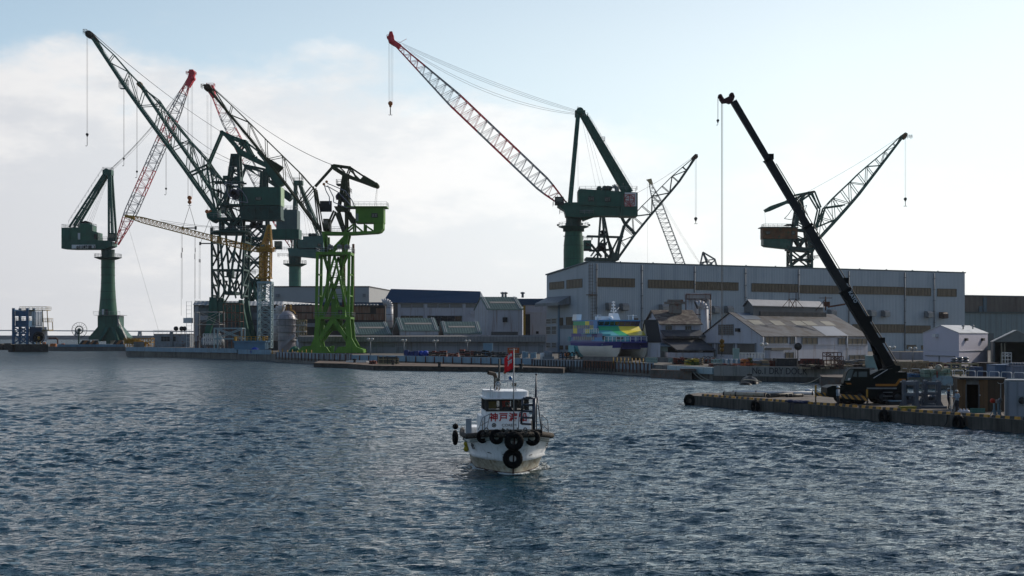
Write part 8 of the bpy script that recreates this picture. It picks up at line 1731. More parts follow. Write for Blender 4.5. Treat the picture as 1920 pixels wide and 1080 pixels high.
M_tarp = mat('tarp_blue', (1, 1, 1)); M_dkb = mat('dark_brown_stock', (.045, .03, .025), .85, var=.5, sc=1); M_gs = mat('grey_stock', (.12, .12, .12), .7, var=.5, sc=1); M_bg = mat('beige_timber', (.26, .20, .13), .85, var=.35, sc=1.2); M_aq = mat('aqua_box', (.20, .30, .29), .6, var=.15); M_rr = mat('red_oxide_steel', (.13, .035, .025), .8, var=.5, sc=1)
stack('tarpaulin_stack', 'row of dark blue tarpaulin covered goods on the centre quay', 757, 785, 655, 668.5, mat('deep_blue_tarp', (.01, .03, .14), .6, var=.3, bump=.3), seed=2, n=(3, 1), D=335)
stack('tarpaulin_stack', 'slumped royal blue tarpaulin heap next to the brown stacks', 786, 802, 654, 668, M_tarp, seed=3, n=(2, 1), mode='sack', D=335)
stack('pallet_stack', 'rust brown pallets stacked behind the low pier', 803, 838, 656, 668.5, M_dkb, seed=4, n=(5, 3), m2=M_rr, D=333)
stack('steel_stack', 'low row of brown steel sections with a zigzag outline', 840, 860, 660, 668.5, M_rr, seed=5, n=(4, 2), D=330)
stack('pallet_stack', 'tall dark brown pallet stack left of the red flag', 862, 892, 653, 669, M_dkb, seed=6, n=(3, 4), m2=M_rr, D=326)
stack('crate_stack', 'black crates stacked below the small blue cabin', 888, 918, 654, 669, M_dark, seed=7, n=(4, 3), m2=M_dkb, D=324)
stack('crate_stack', 'jumbled black scrap pile directly left of the orange sign', 915, 948, 656, 669, M_dark, seed=8, n=(6, 3), m2=M_gs, D=322)
stack('steel_stack', 'long dark girders lying in front of the orange sign', 930, 977, 661, 669.5, M_dark, seed=9, n=(2, 3), mode='beam', D=318)
s = MB(); q = XY(915, 340, ZD); s.box(q+Z*2.2, (2.2, 2.2, 1.6)); s.box(q+Z*.75, (1.8, 2, 1.5)); s.box(q+Z*3.1, (2.4, 2.4, .15)); o = solo(s, 'blue_cabin', mat('cabin_pale_blue', (.14, .26, .36), .6), 'small pale blue equipment cabin behind the black crates', 'cabin', loc=q)
g = thing('orange_sign', XY(962, 330, ZD), 'orange signboard with white lettering behind the boat flag', 'sign'); s = MB(); a_ = XY(951.5, 330); b_ = XY(973.5, 330); s.hexa([Vector((x, y, z_)) for z_ in (hz(330, 662), hz(330, 652)) for x, y in ((a_.x, 330), (b_.x, 330), (b_.x, 330.12), (a_.x, 330.12))]); s.build('board', mat('sign_orange', (.35, .08, .02), .6), g); s = MB()
for x in (a_.x+.2, b_.x-.2): s.beam((x, 330.2, ZD), (x, 330.2, hz(330, 652)), .12)
s.build('post', M_grey, g); s = MB()
for i in range(8):
    c = P(955.5+i*1.9, 655, 329.93); s.beam(c-Z*.16, c+Z*(.16 if i % 3 else .1), .07); s.beam(c+Vector((-.03, 0, .12-.1*(i % 3))), c+Vector((.12, 0, .02)), .06)
s.build('lettering', M_white, g)
# stuff between flag and ferry
stack('machine_unit', 'white rounded winch unit at the bend of the quay wall', 1012, 1024, 657, 672, M_white, seed=11, n=(1, 1), mode='drum', D=300); s = MB(); c = XY(1028, 298, ZD); s.lathe(c+Vector((-.8, 0, .9)), [(0, 0), (.9, 0), (.9, 1.6), (0, 1.6)], 14, 'X'); s.box(c+Z*.3, (2.4, 1.8, .6)); solo(s, 'winch', M_grey, 'grey capstan winch right of the white rounded unit', 'winch')
for i, (x, m, lab) in enumerate(((985, M_ltblue, 'pale blue cabinet leaning by the long quay shed end'), (1000, M_ltblue, 'second pale blue cabinet nearer the assembly hall'), (1055, M_blue, 'dark blue pump set on the quay left of the ferry'), (1068, M_gs, 'grey pump set directly beside the ferry stern'))):
    stack('cabinet', lab, x-6, x+6, 657 if i < 2 else 660, 671, m, seed=20+i, n=(2 if i < 2 else 4, 1 if i < 2 else 3), D=310, cat='cabinet')
for i in range(5): s = MB(); c = XY(1048+i*7, 292, ZD); s.path([c, c+Z*1.3, c+Vector((.6, 0, 1.6)), c+Vector((.9, 0, .3))], .12, 6); solo(s, 'hose_stand', M_dark, 'black looped hose stand on the quay left of the ferry', 'hose', 'hose stands left of the ferry')
for x0, x1, lab in ((1092, 1184, 'grey concrete knee wall under the ferry side'), (1202, 1272, 'grey concrete knee wall right of the ferry bow')): s = MB(); D = 278 if x0 < 1100 else 270; s.hexa([XY(x0, D, ZD), XY(x1, D-7, ZD), XY(x1, D-6, ZD), XY(x0, D+1, ZD), XY(x0, D, 2.95), XY(x1, D-7, 2.9), XY(x1, D-6, 2.9), XY(x0, D+1, 2.95)]); solo(s, 'concrete_barrier', M_gs, lab, 'barrier')
for k in range(9):
    c = XY(1150+k*7, 256-k*1.5, ZD); s = MB(); s.tube(c, c+Z*(.9), .1, n=6); s.ball(c+Z*.95, .13, 6, 4); solo(s, 'safety_post', M_yellow, 'yellow safety post along the quay edge below the ferry bow', 'bollard', 'safety posts along the dock edge')
o, pl = pipe_rack('aqua lattice crate of pipes right below the ferry bow', 1212, 1231, 671, 681, 250, M_aq, 6, 2, 2, nm='lattice_crate', r=.08); pipe_rack('small aqua lattice crate nearer the yellow boxes', 1255, 1262, 673, 680, 248, M_aq, 2, 2, 2, nm='lattice_crate', r=.08)
stack('dark_stack', 'dark red stack of frames behind the yellow safety posts', 1262, 1284, 668, 683, M_rr, seed=30, n=(6, 4), D=246, m2=M_dark)
stack('yellow_crates', 'yellow and green crates stacked beside beige sacks', 1285, 1309, 669.5, 683, mat('crate_yellow', (.34, .26, .02), .6), seed=31, n=(5, 4), m2=mat('crate_green', (.06, .09, .02), .6), D=240, cat='crates')
stack('sack_stack', 'beige sacks piled beside the yellow crates', 1309, 1319, 667, 683, M_bg, seed=32, n=(2, 4), mode='sack', D=239)
for k in range(3): s = MB(); c = XY(1321+k*3, 237, ZD); s.path([c+Vector((.35*k+1.3*math.cos(t)*.6, 0, 1.5*math.sin(t))) for t in [R(18*i) for i in range(10)]], .08, 6); solo(s, 'cable_hoop', M_gs, 'grey cable hoop standing right of the beige sacks', 'hose', 'cable hoops by the sacks')
pipe_rack('aqua railing platform above the dock gate', 1336, 1362, 674, 686, 234, M_aq, 4, 2, 3, nm='rail_platform', r=.09); pipe_rack('long white lattice rail above the blue drums', 1383, 1431, 662, 672, 240, M_white, 8, 1, 2, nm='rail_platform', r=.12, xb=False)
s = MB(); q = XY(1380, 238, ZD+1.2); s.box(q+Z*1.2, (1.0, 1, .9)); s.box(q, (.9, .9, 1.8)); solo(s, 'aqua_cabinet', M_aq, 'small aqua cabinet at the left end of the white lattice rail', 'cabinet')
for k in range(7): s = MB(); c = XY(1357+k*4.8, 230, ZD); s.lathe(c, [(0, 0), (.19, 0), (.2, .1), (.19, .6), (.2, 1.1), (.19, 1.2), (0, 1.22)], 10); solo(s, 'gas_drum', M_ltblue if k % 2 == 0 else M_white, 'pale blue drum standing on the dry dock wall' if k % 2 == 0 else 'white drum standing on the dry dock wall', 'drum', 'pale blue drums on the dock wall' if k % 2 == 0 else 'white drums on the dock wall')
stack('orange_beams', 'bright orange beams lying on top of the dry dock wall', 1368, 1422, 681, 685.6, mat('beam_orange', (.38, .08, .02), .6, var=.2), seed=33, n=(1, 2), mode='beam', D=224.5, z=2.3, dep=1.2)
stack('orange_box_stack', 'orange and red stacked frames behind the orange beams', 1388, 1405, 669, 684, M_orange, seed=34, n=(4, 3), mode='box', D=231, m2=M_rr); stack('olive_frame_stack', 'olive upright frames left of the beige pallets', 1403, 1411, 667, 684, mat('olive_frames', (.12, .12, .03), .7), seed=35, n=(3, 3), mode='beam', D=231)
stack('timber_stack', 'beige timber pallets stacked above the word DOCK', 1411, 1441, 671, 684.5, M_bg, seed=36, n=(2, 4), D=230, m2=M_gs); stack('tube_stack', 'red oxide tubular frames left of the dark container', 1443, 1457, 672, 685, M_rr, seed=37, n=(4, 3), mode='beam', D=229)
def container(nm, lab, x0, x1, y0, yb, D, m, z=ZD, dep=3, ang=0.0, doors=True, cat='container'):
    mp = D/F; w_ = (x1-x0)*mp; h_ = (yb-y0)*mp; o = thing(nm, XY((x0+x1)/2, D, z), lab, cat, None, R(ang)); s = MB()
    k = max(3, int(w_/.35)); pts = []
    for i in range(k): xa = -w_/2+w_*i/k; pts += [(xa, 0), (xa+w_/k*.5, 0), (xa+w_/k*.5, .07), (xa+w_/k, .07)]
    s.prism([Vector((x, y, .08)) for x, y in pts]+[Vector((w_/2, dep, .08)), Vector((-w_/2, dep, .08))], (0, 0, h_-.16)); s.build('wall', m, o, local=True); s = MB()
    for x in (-w_/2, w_/2): 
        for y in (-.02, dep): s.box((x, y, h_/2), (.12, .12, h_-.01))
    for zz in (.06, h_-.06): s.box((0, -.03, zz), (w_+.1, .1, .12)); s.box((0, dep, zz), (w_+.1, .1, .12))
    s.build('frame', m, o, local=True); s = MB(); s.box((0, dep/2, h_+.02), (w_+.12, dep+.15, .06)); s.build('roof', m, o, local=True); return o
container('dark_container', 'dark grey container on the dry dock wall before the warehouse', 1457, 1494, 670.5, 685.5, 227, mat('container_charcoal', (.03, .033, .037), .6, var=.25), cat='container')
s = MB(); c = XY(1496, 232, ZD); s.tube(c, c+Z*2.9, .08, n=6); s.lathe(c+Vector((0, -.15, 3.2)), [(0, -.1), (.62, -.1), (.62, .08), (0, .12)], 16, 'Y'); solo(s, 'round_mirror', M_dark, 'dark round traffic mirror behind the dark container', 'mirror')
stack('red_steel_stack', 'wide stack of dark red steel frames right of the dark container', 1500, 1547, 672, 690, M_rr, seed=40, n=(9, 4), mode='beam', D=220, m2=M_dkb); stack('white_bag_stack', 'white wrapped bags lying before the dark red frames', 1532, 1560, 684, 691, M_white, seed=41, n=(4, 1), mode='sack', D=214)
pipe_rack('rusty scaffold bay with bright planks beside the red frames', 1546, 1574, 661, 690, 216, M_rust, 2, 4, 2.5, nm='scaffold_bay', r=.08)
stack('timber_stack', 'beige timber racks behind the mobile crane cab', 1574, 1600, 674, 691, M_bg, seed=42, n=(3, 4), D=218, m2=M_gs); stack('timber_stack', 'grey-beige pallets just left of the aqua box', 1598, 1622, 673, 691, M_gs, seed=43, n=(3, 5), D=220, m2=M_bg)
s = MB(); q = XY(1636, 210, ZD); s.box(q+Z*.95, (1.7, 2, 1.9)); s.box(q+Z*1.95, (1.9, 2.2, .12)); solo(s, 'aqua_container', M_aq, 'pale aqua box container behind the crane cab and boom', 'container')
pipe_rack('rusty rack with tall handrail behind the crane cab', 1562, 1578, 668, 692, 207, M_bf, 2, 3, 2, nm='scaffold_bay', r=.07)
s = MB(); a = XY(1640, 300); b = XY(1733, 290); s.hexa([a+Z*ZD, b+Z*ZD, b+Vector((0, .2, ZD)), a+Vector((0, .2, ZD)), a+Z*3.6, b+Z*3.6, b+Vector((0, .2, 3.6)), a+Vector((0, .2, 3.6))]); solo(s, 'yard_fence', M_ls, 'long low grey panel fence between the crane boom and the white store', 'fence')
# timber staging and goods between boom and white store
for i, (x0, x1, y0, yb, D, m, md, sd, lab) in enumerate(((1678, 1700, 675, 704, 200, M_bg, 'beam', 50, 'beige timber staging nearest the mobile crane boom'), (1698, 1722, 678, 705, 198, M_bg, 'beam', 51, 'second bay of beige timber staging behind the crane'), (1720, 1742, 677, 705, 197, M_bg, 'beam', 52, 'beige timber staging left of the round mirror'), (1685, 1740, 695, 706, 192, M_dkb, 'box', 53, 'low dark boxes under the timber staging'),
        (1730, 1752, 690, 706, 188, mat('sage_cabinet', (.16, .22, .17), .6), 'box', 54, 'sage green cabinets behind the round mirror'), (1758, 1778, 688, 706, 187, mat('sage_cabinet', (1, 1, 1)), 'box', 55, 'sage green cabinets right of the round mirror'), (1700, 1722, 699, 706, 190, M_blue, 'box', 56, 'two bright blue boxes on the lower quay'), (1644, 1682, 672, 690, 214, M_gs, 'box', 57, 'grey stores half hidden behind the boom foot'))):
    stack('timber_staging' if i < 3 else 'stores_stack', lab, x0, x1, y0, yb, m, seed=sd, n=(4, 4) if md == 'beam' else (4, 2), mode=md, D=D, z=1.45 if yb > 700 else ZD, dep=2.5, m2=(M_gs if i in (3, 7) else None))
pipe_rack('brown timber trestle frames behind the crane boom foot', 1683, 1760, 679, 706, 195, M_bg, 5, 2, 3, nm='trestle_frame', r=.1); pipe_rack('white goods rack in front of the white store', 1776, 1826, 682, 708, 190, mat('faded_yellow', (1, 1, 1)), 3, 3, 3.5, nm='goods_rack', r=.11, xb=False)
M_film = mat('grey_plastic_film', (.10, .11, .13), .25, var=.4, sc=1.2, bump=.6, bsc=3, spec=.7)
for i, (x0, x1, y0, yb, lab) in enumerate(((1784, 1818, 668.5, 680, 'grey plastic-wrapped bales on top of the goods rack'), (1778, 1803, 679, 693, 'grey wrapped bales on the left middle shelf of the goods rack'), (1805, 1826, 686, 697, 'dark wrapped bales on the lower right shelf of the goods rack'))): s_o = stack('wrapped_bales', lab, x0, x1, y0, yb, M_film, seed=60+i, n=(3, 2), mode='sack', D=191, z=hz(191, yb))
s = MB(); c = XY(1757, 186, 1.45); s.tube(c, P(1757, 687, 186), .07, n=6); s.cur = 1; s.lathe(P(1760, 690, 185.8), [(0, -.05), (.42, -.05), (.42, .05), (0, .08)], 16, 'Y'); s.lathe(P(1760, 690, 185.75), [(.42, -.1), (.48, 0), (.42, .1)], 16, 'Y'); solo(s, 'traffic_mirror', [mat('mirror_post_red', (.30, .04, .02), .5), mat('mirror_cream', (.42, .38, .30), .4)], 'round cream traffic mirror on a red post', 'mirror')
container('brown_container', 'brown slatted container left of the blue ones', 1838, 1872, 681, 708, 188, mat('container_brown', (.045, .03, .025), .7, var=.3), z=1.45); container('blue_container', 'dusty blue container behind the brown hut roof', 1866, 1897, 685, 712, 180, mat('container_blue', (.10, .15, .24), .55, var=.2), z=1.45); container('grey_blue_container', 'grey blue container at the right edge carrying black sacks', 1897, 1932, 686, 712, 178, mat('container_greyblue', (.17, .19, .25), .55, var=.2), z=1.45)
container('small_blue_container', 'narrow deep blue cabinet left of the brown container', 1827, 1842, 688, 708, 186, mat('container_navy', (.05, .08, .15), .55, var=.2), z=1.45)
for i in range(7): s = MB(); c = XY(1896+i*5, 179, 1.45+26*178/F+.1); s.ball(c+Z*.1, .28, 8, 5, (1.3, 1.2, .8)); solo(s, 'black_sack', M_film, 'shiny black sack lying on the grey blue container roof', 'sack', 'sacks on the container roof')
pipe_rack('tall wheeled scaffold before the open shed', 1882, 1893, 661, 688, 225, M_white, 1, 4, 1.5, nm='wheeled_scaffold', r=.06)
stack('low_stock', 'long row of low brown stock in front of the old warehouse', 1500, 1640, 680, 690, M_dkb, seed=70, n=(16, 2), D=212, m2=M_bg); stack('low_stock', 'low rusty stock along the wall top left of the dark container', 1330, 1380, 681, 688, M_rr, seed=71, n=(8, 2), D=228, m2=M_gs); stack('low_stock', 'low dark red stock between the ferry and the old house', 1262, 1340, 671, 683, M_rr, seed=72, n=(12, 2), D=252, m2=M_dkb)
stack('low_stock', 'dark low stock at the foot of the white store', 1735, 1800, 676, 684, M_rr, seed=73, n=(10, 2), D=232, m2=M_dkb)
stack('low_stock', 'yellow and brown odds and ends on the low pier beside the lime crane', 706, 748, 664, 679, mat('faded_yellow', (1, 1, 1)), seed=74, n=(5, 3), mode='beam', D=300, z=.95, m2=M_dark); stack('low_stock', 'small red engine parts on the low pier', 693, 706, 670, 677, M_rr, seed=75, n=(4, 2), D=303, z=.95)
s = MB(); s.beam(XY(652, 322, 1.15), XY(690, 318, 1.15), 1.2, .35); solo(s, 'white_plank', M_white, 'white plank lying on the low pier below the lime crane', 'plank')
for i, (px, py) in enumerate(((665, 680), (737, 684), (824, 687), (977, 691))): s = MB(); c = gp(px, py, .95); s.lathe(c, [(.35, 0), (.3, .3), (.25, .5), (.5, .7), (.5, .85), (0, .9)], 10); solo(s, 'mooring_bollard', M_dark, ('black mooring bollard below the right foot of the lime green crane', 'black mooring bollard on the low pier left of the blue tarpaulins', 'black mooring bollard on the low pier in front of the brown pallets', 'black mooring bollard on the low pier right of the red flag')[i], 'bollard', 'mooring bollards on the low pier')
# submarine-like black hull awash
g = thing('submarine', XY(1409, 206, 0), 'black rounded submarine bow and small fin awash before the dry dock wall', 'submarine'); s = MB(); c = XY(1410, 207, -.35)
s.ball(c+Vector((0, 2, .0)), 1.0, 28, 14, (1.3, 4.5, 1.4)); s.build('hull', mat('submarine_black', (.006, .007, .009), .4, var=.2, spec=.04), g); s = MB(); c2 = XY(1398, 202, -.35); s.ball(c2, .8, 18, 10, (1.35, 1.6, .95)); s.build('bow', mat('submarine_black', (1, 1, 1)), g); s = MB(); s.box(c+Vector((-.1, 1.5, 1.6)), (.7, .5, .25)); s.tube(c+Vector((-.1, 1.5, 1.5)), c+Vector((-.1, 1.5, 2.0)), .05); s.build('deck_fitting', M_dark, g)
for i, (a_, b_, sg, lab) in enumerate(((P(1300, 698, 226), P(1330, 712.5, 222), .5, 'pale mooring line sagging from the stone mole to the left dock wall'), (P(1394, 712, 204), P(1428, 716.5, 205), -.1, 'pale rope lying across the black hull'), (P(1490, 718, 210), P(1540, 706, 196), .5, 'pale mooring line rising to the stone jetty head'), (P(1305, 697, 226), P(1345, 713.5, 221), .5, 'second mooring line right of the one leaving the stone mole'))): s = MB(); s.rope(a_, b_, .07, sg, 10, 4); solo(s, 'mooring_line', mat('pale_rope', (.30, .29, .24), .9), lab, 'rope')
# ================================================================ near quay furniture
e0 = Vector((18.35, 142.9, 0)); e1 = Vector((37.2, 99.6, 0)); ed = (e1-e0).normalized(); en = Vector((-ed.y, ed.x, 0)); en = en if en.x > 0 else -en
M_kerb = stripes('kerb_stripes', ed, .95, (.015, .015, .015), (.45, .22, .02))
Lq = (e1-e0).length; u = .8; k = 0
e2 = Vector((62, 41, 0)); 
while u < Lq+14:
    l_ = 2.75; a = e0+ed*u+en*.32; s = MB()
    s.prism([a+Z*NQ, a+en*.24+Z*NQ, a+en*.2+Z*(NQ+.2), a+en*.04+Z*(NQ+.2)], ed*l_); solo(s, 'kerb_block', M_kerb, 'yellow and black striped kerb block along the edge of the near quay', 'kerb', 'striped kerb blocks on the near quay', loc=a+ed*l_/2+Z*NQ); u += 3.15
def edge(px): return onwall(e0, e1, px)
for i, px in enumerate((1421, 1663, 1803)):
    p = edge(px); s = MB(); c = Vector((p.x, p.y, .42))-en*.3; s.torus(c, en, .42, .2, 28, 8, .08); s.cur = 1; s.tube(c+Z*.4, Vector((p.x, p.y, NQ))+en*.05, .03, n=5)
    solo(s, 'quay_tyre', [M_black, M_dark], ('black tyre fender hanging on the quay below the cream pipes', 'black tyre fender hanging below the mobile crane wheels', 'black tyre fender hanging below the workers by the hut')[i], 'tyre', 'tyre fenders on the near quay')
s = MB(); c = Vector((17.9, 143.3, .42)); s.torus(c, (1, 1.4, 0), .45, .22, 28, 8, .08); solo(s, 'quay_tyre', M_black, 'black tyre fender on the left corner of the near quay', 'tyre', 'tyre fenders on the near quay')
def rod(nm, lab, x0, y0, x1, y1, z, r, m, cat='pipe', caps=None):
    a = gp(x0, y0, z); b = gp(x1, y1, z); s = MB(); s.tube(a, b, r, n=16); d = (b-a).normalized(); s.cur = 1
    for t in (.02, .3, .985): q = lerp(a, b, t); s.tube(q-d*.06, q+d*.06, r*1.08, n=16)
    return solo(s, nm, [m, M_dark], lab, cat)
M_crm = mat('cream_pipe', (.34, .31, .25), .6, var=.2, sc=.8, c2=(.2, .12, .06), amt=.25)
rod('long_pipe', 'thick cream pipe lying at the outer end of the near quay', 1357, 738, 1437, 740.5, NQ+.22, .22, M_crm); rod('long_pipe', 'long white pipe lying along the back edge of the near quay', 1372, 735.6, 1526, 737.5, NQ+.3, .18, M_white)
rod('long_pipe', 'black pipe lying between the cream pipe and the outrigger', 1439, 742, 1504, 737.8, NQ+.2, .2, M_dark); rod('long_pipe', 'short black pipe in front of the end of the longer black one', 1475, 742, 1504, 741, NQ+.15, .17, M_dark)
s = MB(); c = gp(1516, 736, NQ); s.ball(c+Z*.2, .3, 10, 6, (1.4, 1, .7)); s.box(c+Vector((.7, 0, .15)), (.5, .5, .3)); solo(s, 'white_buoy', M_white, 'white buoy lying on the quay beyond the black pipe', 'buoy')
s = MB(); p = edge(1480)+Z*NQ; r_ = random.Random(5)
for i in range(12): s.ball(p+ed*r_.uniform(-.2, 2.0)+en*r_.uniform(.0, .6)+Z*.12, r_.uniform(.18, .34), 8, 5, (1.3, 1.2, .55))
s.path([p-en*.1+ed*.4, p-en*.15+ed*.1-Z*.9], .02, 5); s.path([p-en*.1+ed*.7, p-en*.15+ed*.8-Z*.9], .02, 5); solo(s, 'navy_tarpaulin', mat('navy_tarp', (.012, .02, .06), .7, var=.3, bump=.4), 'crumpled navy tarpaulin hanging over the quay edge', 'tarpaulin', loc=p)
# low bench by the crane
s = MB(); c = gp(1637, 756, NQ); s.box(c+Z*.5, (1.1, .5, .05))
for dx in (-.5, .5):
    for dy in (-.2, .2): s.beam(c+Vector((dx, dy, 0)), c+Vector((dx, dy, .5)), .04)
s.beam(c+Vector((-.5, -.2, .2)), c+Vector((.5, -.2, .2)), .04); solo(s, 'work_bench', M_steel, 'small steel work bench beside the mobile crane wheels', 'bench')
s = MB(); c = gp(1680, 759, NQ); s.box(c+Z*.15, (1.6, .8, .3)); s.cur = 1; s.box(c+Z*.34+Vector((.1, 0, 0)), (1.4, .7, .1)); solo(s, 'tool_chest', [M_dark, M_ltblue], 'flat tool chest with pale lid right of the rear crane wheel', 'chest')
s = MB(); c = edge(1683)+Z*NQ+en*1.0; s.box(c+Z*.16, (1.3, .5, .3), .2); s.box(c+Z*.33, (1.4, .6, .06), .2); solo(s, 'yellow_case', mat('olive_yellow', (.20, .19, .03), .6), 'olive yellow case on the quay kerb before the steel frames', 'case')
M_fr = mat('blue_grey_steel', (.085, .10, .125), .5, var=.2, sc=.8)
def hframe(lab, x0, x1, yb0, yb1, yt, dep, z=NQ):
    a = gp(x0, yb0, z); b = gp(x1, yb1, z); D = (a.y+b.y)/2; o = thing('test_rig', (a+b)/2, lab, 'test rig', 'grey steel frames by the hut'); h_ = hz(a.y, yt)-z
    d = Vector((.25, 1, 0)).normalized()*dep
    for p in (a, b, a+d, b+d): 
        s = MB(); s.beam(p, p+Z*h_, .26, .24); s.beam(p+Vector((-.32, 0, .02)), p+Vector((0, 0, .6)), .06, .2); s.beam(p+Vector((.32, 0, .02)), p+Vector((0, 0, .6)), .06, .2); s.build('post', M_fr, o)
    s = MB()
    for h in (.16, h_*.52, h_-.2):
        s.beam(a+Z*h, a+d+Z*h, .2, .25); s.beam(b+Z*h, b+d+Z*h, .2, .25)
        if h > 1 or h < .2: s.beam(a+d*.0+Z*h, b+Z*h, .2, .25)
    s.build('crossbeam', M_fr, o); return o
hframe('grey steel frame right behind the mobile crane counterweight', 1696, 1719, 766, 767, 714, 3.2); hframe('grey steel frame in front of the round mirror', 1736, 1761, 763, 764, 714, 3.2)
s = MB(); q = gp(1728, 764, NQ); s.beam(gp(1690, 765.5, NQ)+Z*.1, gp(1775, 766, NQ)+Z*.1, .5, .2); solo(s, 'base_beam', M_fr, 'long grey beam lying at the feet of the steel frames', 'beam')
s = MB(); r_ = random.Random(8); c = gp(1722, 758, NQ)
for i in range(16): p = c+Vector((r_.uniform(-1.5, 1.6), r_.uniform(-.4, .8), r_.uniform(.2, 1.0))); s.lathe(p, [(0, -.2), (r_.uniform(.15, .35), -.2), (r_.uniform(.15, .35), .25), (0, .25)], 9, r_.choice('XYZ'))
s.beam(c+Vector((-1.5, 0, .2)), c+Vector((1.6, 0, .2)), .3); solo(s, 'engine_unit', mat('blue_grey_engine', (.08, .095, .12), .5, var=.5, sc=3), 'blue grey engine unit lying between the two steel frames', 'machine')
s = MB(); a = gp(1722, 762, NQ); s.beam(a+Vector((-.25, 0, 0)), a+Vector((-.1, .3, 2.1)), .05); s.beam(a+Vector((.25, 0, 0)), a+Vector((.4, .3, 2.1)), .05)
for i in range(7): s.beam(a+Vector((-.25+.02*i, .04*i, .28*i+.2)), a+Vector((.25+.02*i, .04*i, .28*i+.2)), .035)
solo(s, 'step_ladder', M_steel, 'thin steel ladder leaning between the two frames', 'ladder')
s = MB(); c = gp(1727, 752, NQ); s.cur = 0; s.beam(c+Vector((-.4, 0, .0)), c+Vector((-.4, 0, 1.4)), .06); s.beam(c+Vector((.3, 0, 0)), c+Vector((.3, 0, 1.0)), .06); s.beam(c+Vector((-.4, 0, 1.0)), c+Vector((.3, 0, 1.0)), .06); s.box(c+Vector((.3, 0, .5)), (.5, .3, .4)); solo(s, 'green_trolley', mat('trolley_green', (.01, .16, .07), .5), 'small green trolley behind the engine unit', 'trolley')
# poles with twin heads, easel
for i, (px, yb, yt, lab) in enumerate(((1782.5, 772, 722, 'thin pole with curved twin arms beside the two workers'), (1876.5, 780, 719, 'thin pole with curved twin arms left of the pale container'))):
    b_ = gp(px, yb, NQ); t_ = Vector((b_.x, b_.y, hz(b_.y, yt))); s = MB(); s.tube(b_, t_, .03, n=6); w_ = .24
    for sg in (-1, 1): s.path([t_, t_+Vector((sg*w_*.7, 0, .0)), t_+Vector((sg*w_, 0, .12))], .018, 5)
    for q_ in range(3): t = R(120*q_); s.beam(b_+Vector((.35*math.cos(t), .35*math.sin(t), 0)), b_+Z*.5, .03)
    solo(s, 'twin_arm_pole', M_wf, lab, 'pole', loc=b_)
c = gp(1791, 771, NQ); s = MB(); s.box(c+Vector((-.1, -.2, 1.2)), (.75, .5, .03)); 
for dx, dy in ((-.4, 0), (.3, 0), (0, .3)): s.beam(c+Vector((dx, dy-.2, 0)), c+Vector((0, -.2, 1.2)), .03)
solo(s, 'drawing_stand', M_white, 'white topped stand between the two workers', 'stand')
for i in range(3): s = MB(); c = gp(1801+i*6, 776.5, NQ); s.ball(c+Z*.17, .22, 10, 6, (1.1, .9, .8)); s.ball(c+Z*.35, .08, 6, 4); solo(s, 'white_bag', mat('bag_white', (.42, .43, .47), .6, bump=.4), 'white sandbag lying by the kerb before the hut', 'bag', 'white bags before the hut')
for i in range(4): s = MB(); c = gp(1823+i*6.5, 774, NQ); s.box(c+Z*.16, (.26, .4, .32)); s.box(c+Z*.33, (.29, .43, .04)); solo(s, 'green_crate', mat('crate_teal', (.05, .15, .13), .6, var=.2), 'small teal crate before the hut doorway', 'crate', 'teal crates before the hut')
s = MB(); c = gp(1806, 768, NQ); s.path([c+Vector((.4, 0, .1)), c+Vector((-.1, .2, 1.2)), c+Vector((-.3, .2, 1.3))], .025, 5); s.path([c+Vector((.6, 0, .1)), c+Vector((.1, .2, 1.2))], .025, 5); s.box(c+Vector((.5, 0, .1)), (.5, .4, .2)); solo(s, 'hand_cart', M_dark, 'dark hand cart leaning by the hut doorway', 'cart')
# brown hut
a = gp(1795, 770, NQ); D = a.y; b = XY(1852, D-1.5, NQ); c_ = XY(1883, D-1.7, NQ); d_ = a+Vector((.6, 3, 0)); c_ = c_ ; e5_ = c_+Vector((.6, 3, 0)); hh_ = hz(D, 711)-NQ
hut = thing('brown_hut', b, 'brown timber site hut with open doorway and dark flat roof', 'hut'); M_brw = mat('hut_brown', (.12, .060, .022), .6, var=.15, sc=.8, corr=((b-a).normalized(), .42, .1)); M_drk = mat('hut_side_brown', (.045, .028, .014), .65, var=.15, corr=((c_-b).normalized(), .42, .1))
u_ = (b-a); x0_, x1_ = .29, .71; s = MB()
for t0, t1, h0, h1 in ((0, x0_, 0, 1), (x1_, 1, 0, 1)):
    p, q = lerp(a, b, t0), lerp(a, b, t1); s.hexa([p, q, q+Vector((.0, .08, 0)), p+Vector((0, .08, 0)), p+Z*hh_, q+Z*hh_, q+Vector((0, .08, hh_)), p+Vector((0, .08, hh_))])
s.build('front_wall', M_brw, hut); p, q = lerp(a, b, x0_), lerp(a, b, x1_); s = MB(); s.hexa([p+Z*(hh_*.84), q+Z*(hh_*.84), q+Vector((0, .08, hh_*.84)), p+Vector((0, .08, hh_*.84)), p+Z*hh_, q+Z*hh_, q+Vector((0, .08, hh_)), p+Vector((0, .08, hh_))]); s.build('transom', M_gs, hut)
s = MB(); 
for w0, w1 in ((b, c_), (c_, e5_), (e5_, d_), (d_, a)): n_ = (w1-w0).cross(Z).normalized()*.08; s.hexa([w0, w1, w1-n_, w0-n_, w0+Z*hh_, w1+Z*hh_, w1-n_+Z*hh_, w0-n_+Z*hh_])
s.build('side_wall', M_drk, hut); s = MB(); ov = .25; cen_ = (a+e5_+c_+d_)/4; q_ = [cen_+(v-cen_)*1.06 for v in (a, c_, e5_, d_)]; q_[0].y -= .9; q_[1].y -= .25; s.hexa([Vector((v.x, v.y, NQ+hh_)) for v in q_]+[Vector((v.x, v.y, NQ+hh_+.16)) for v in q_]); s.build('roof', M_dark, hut)
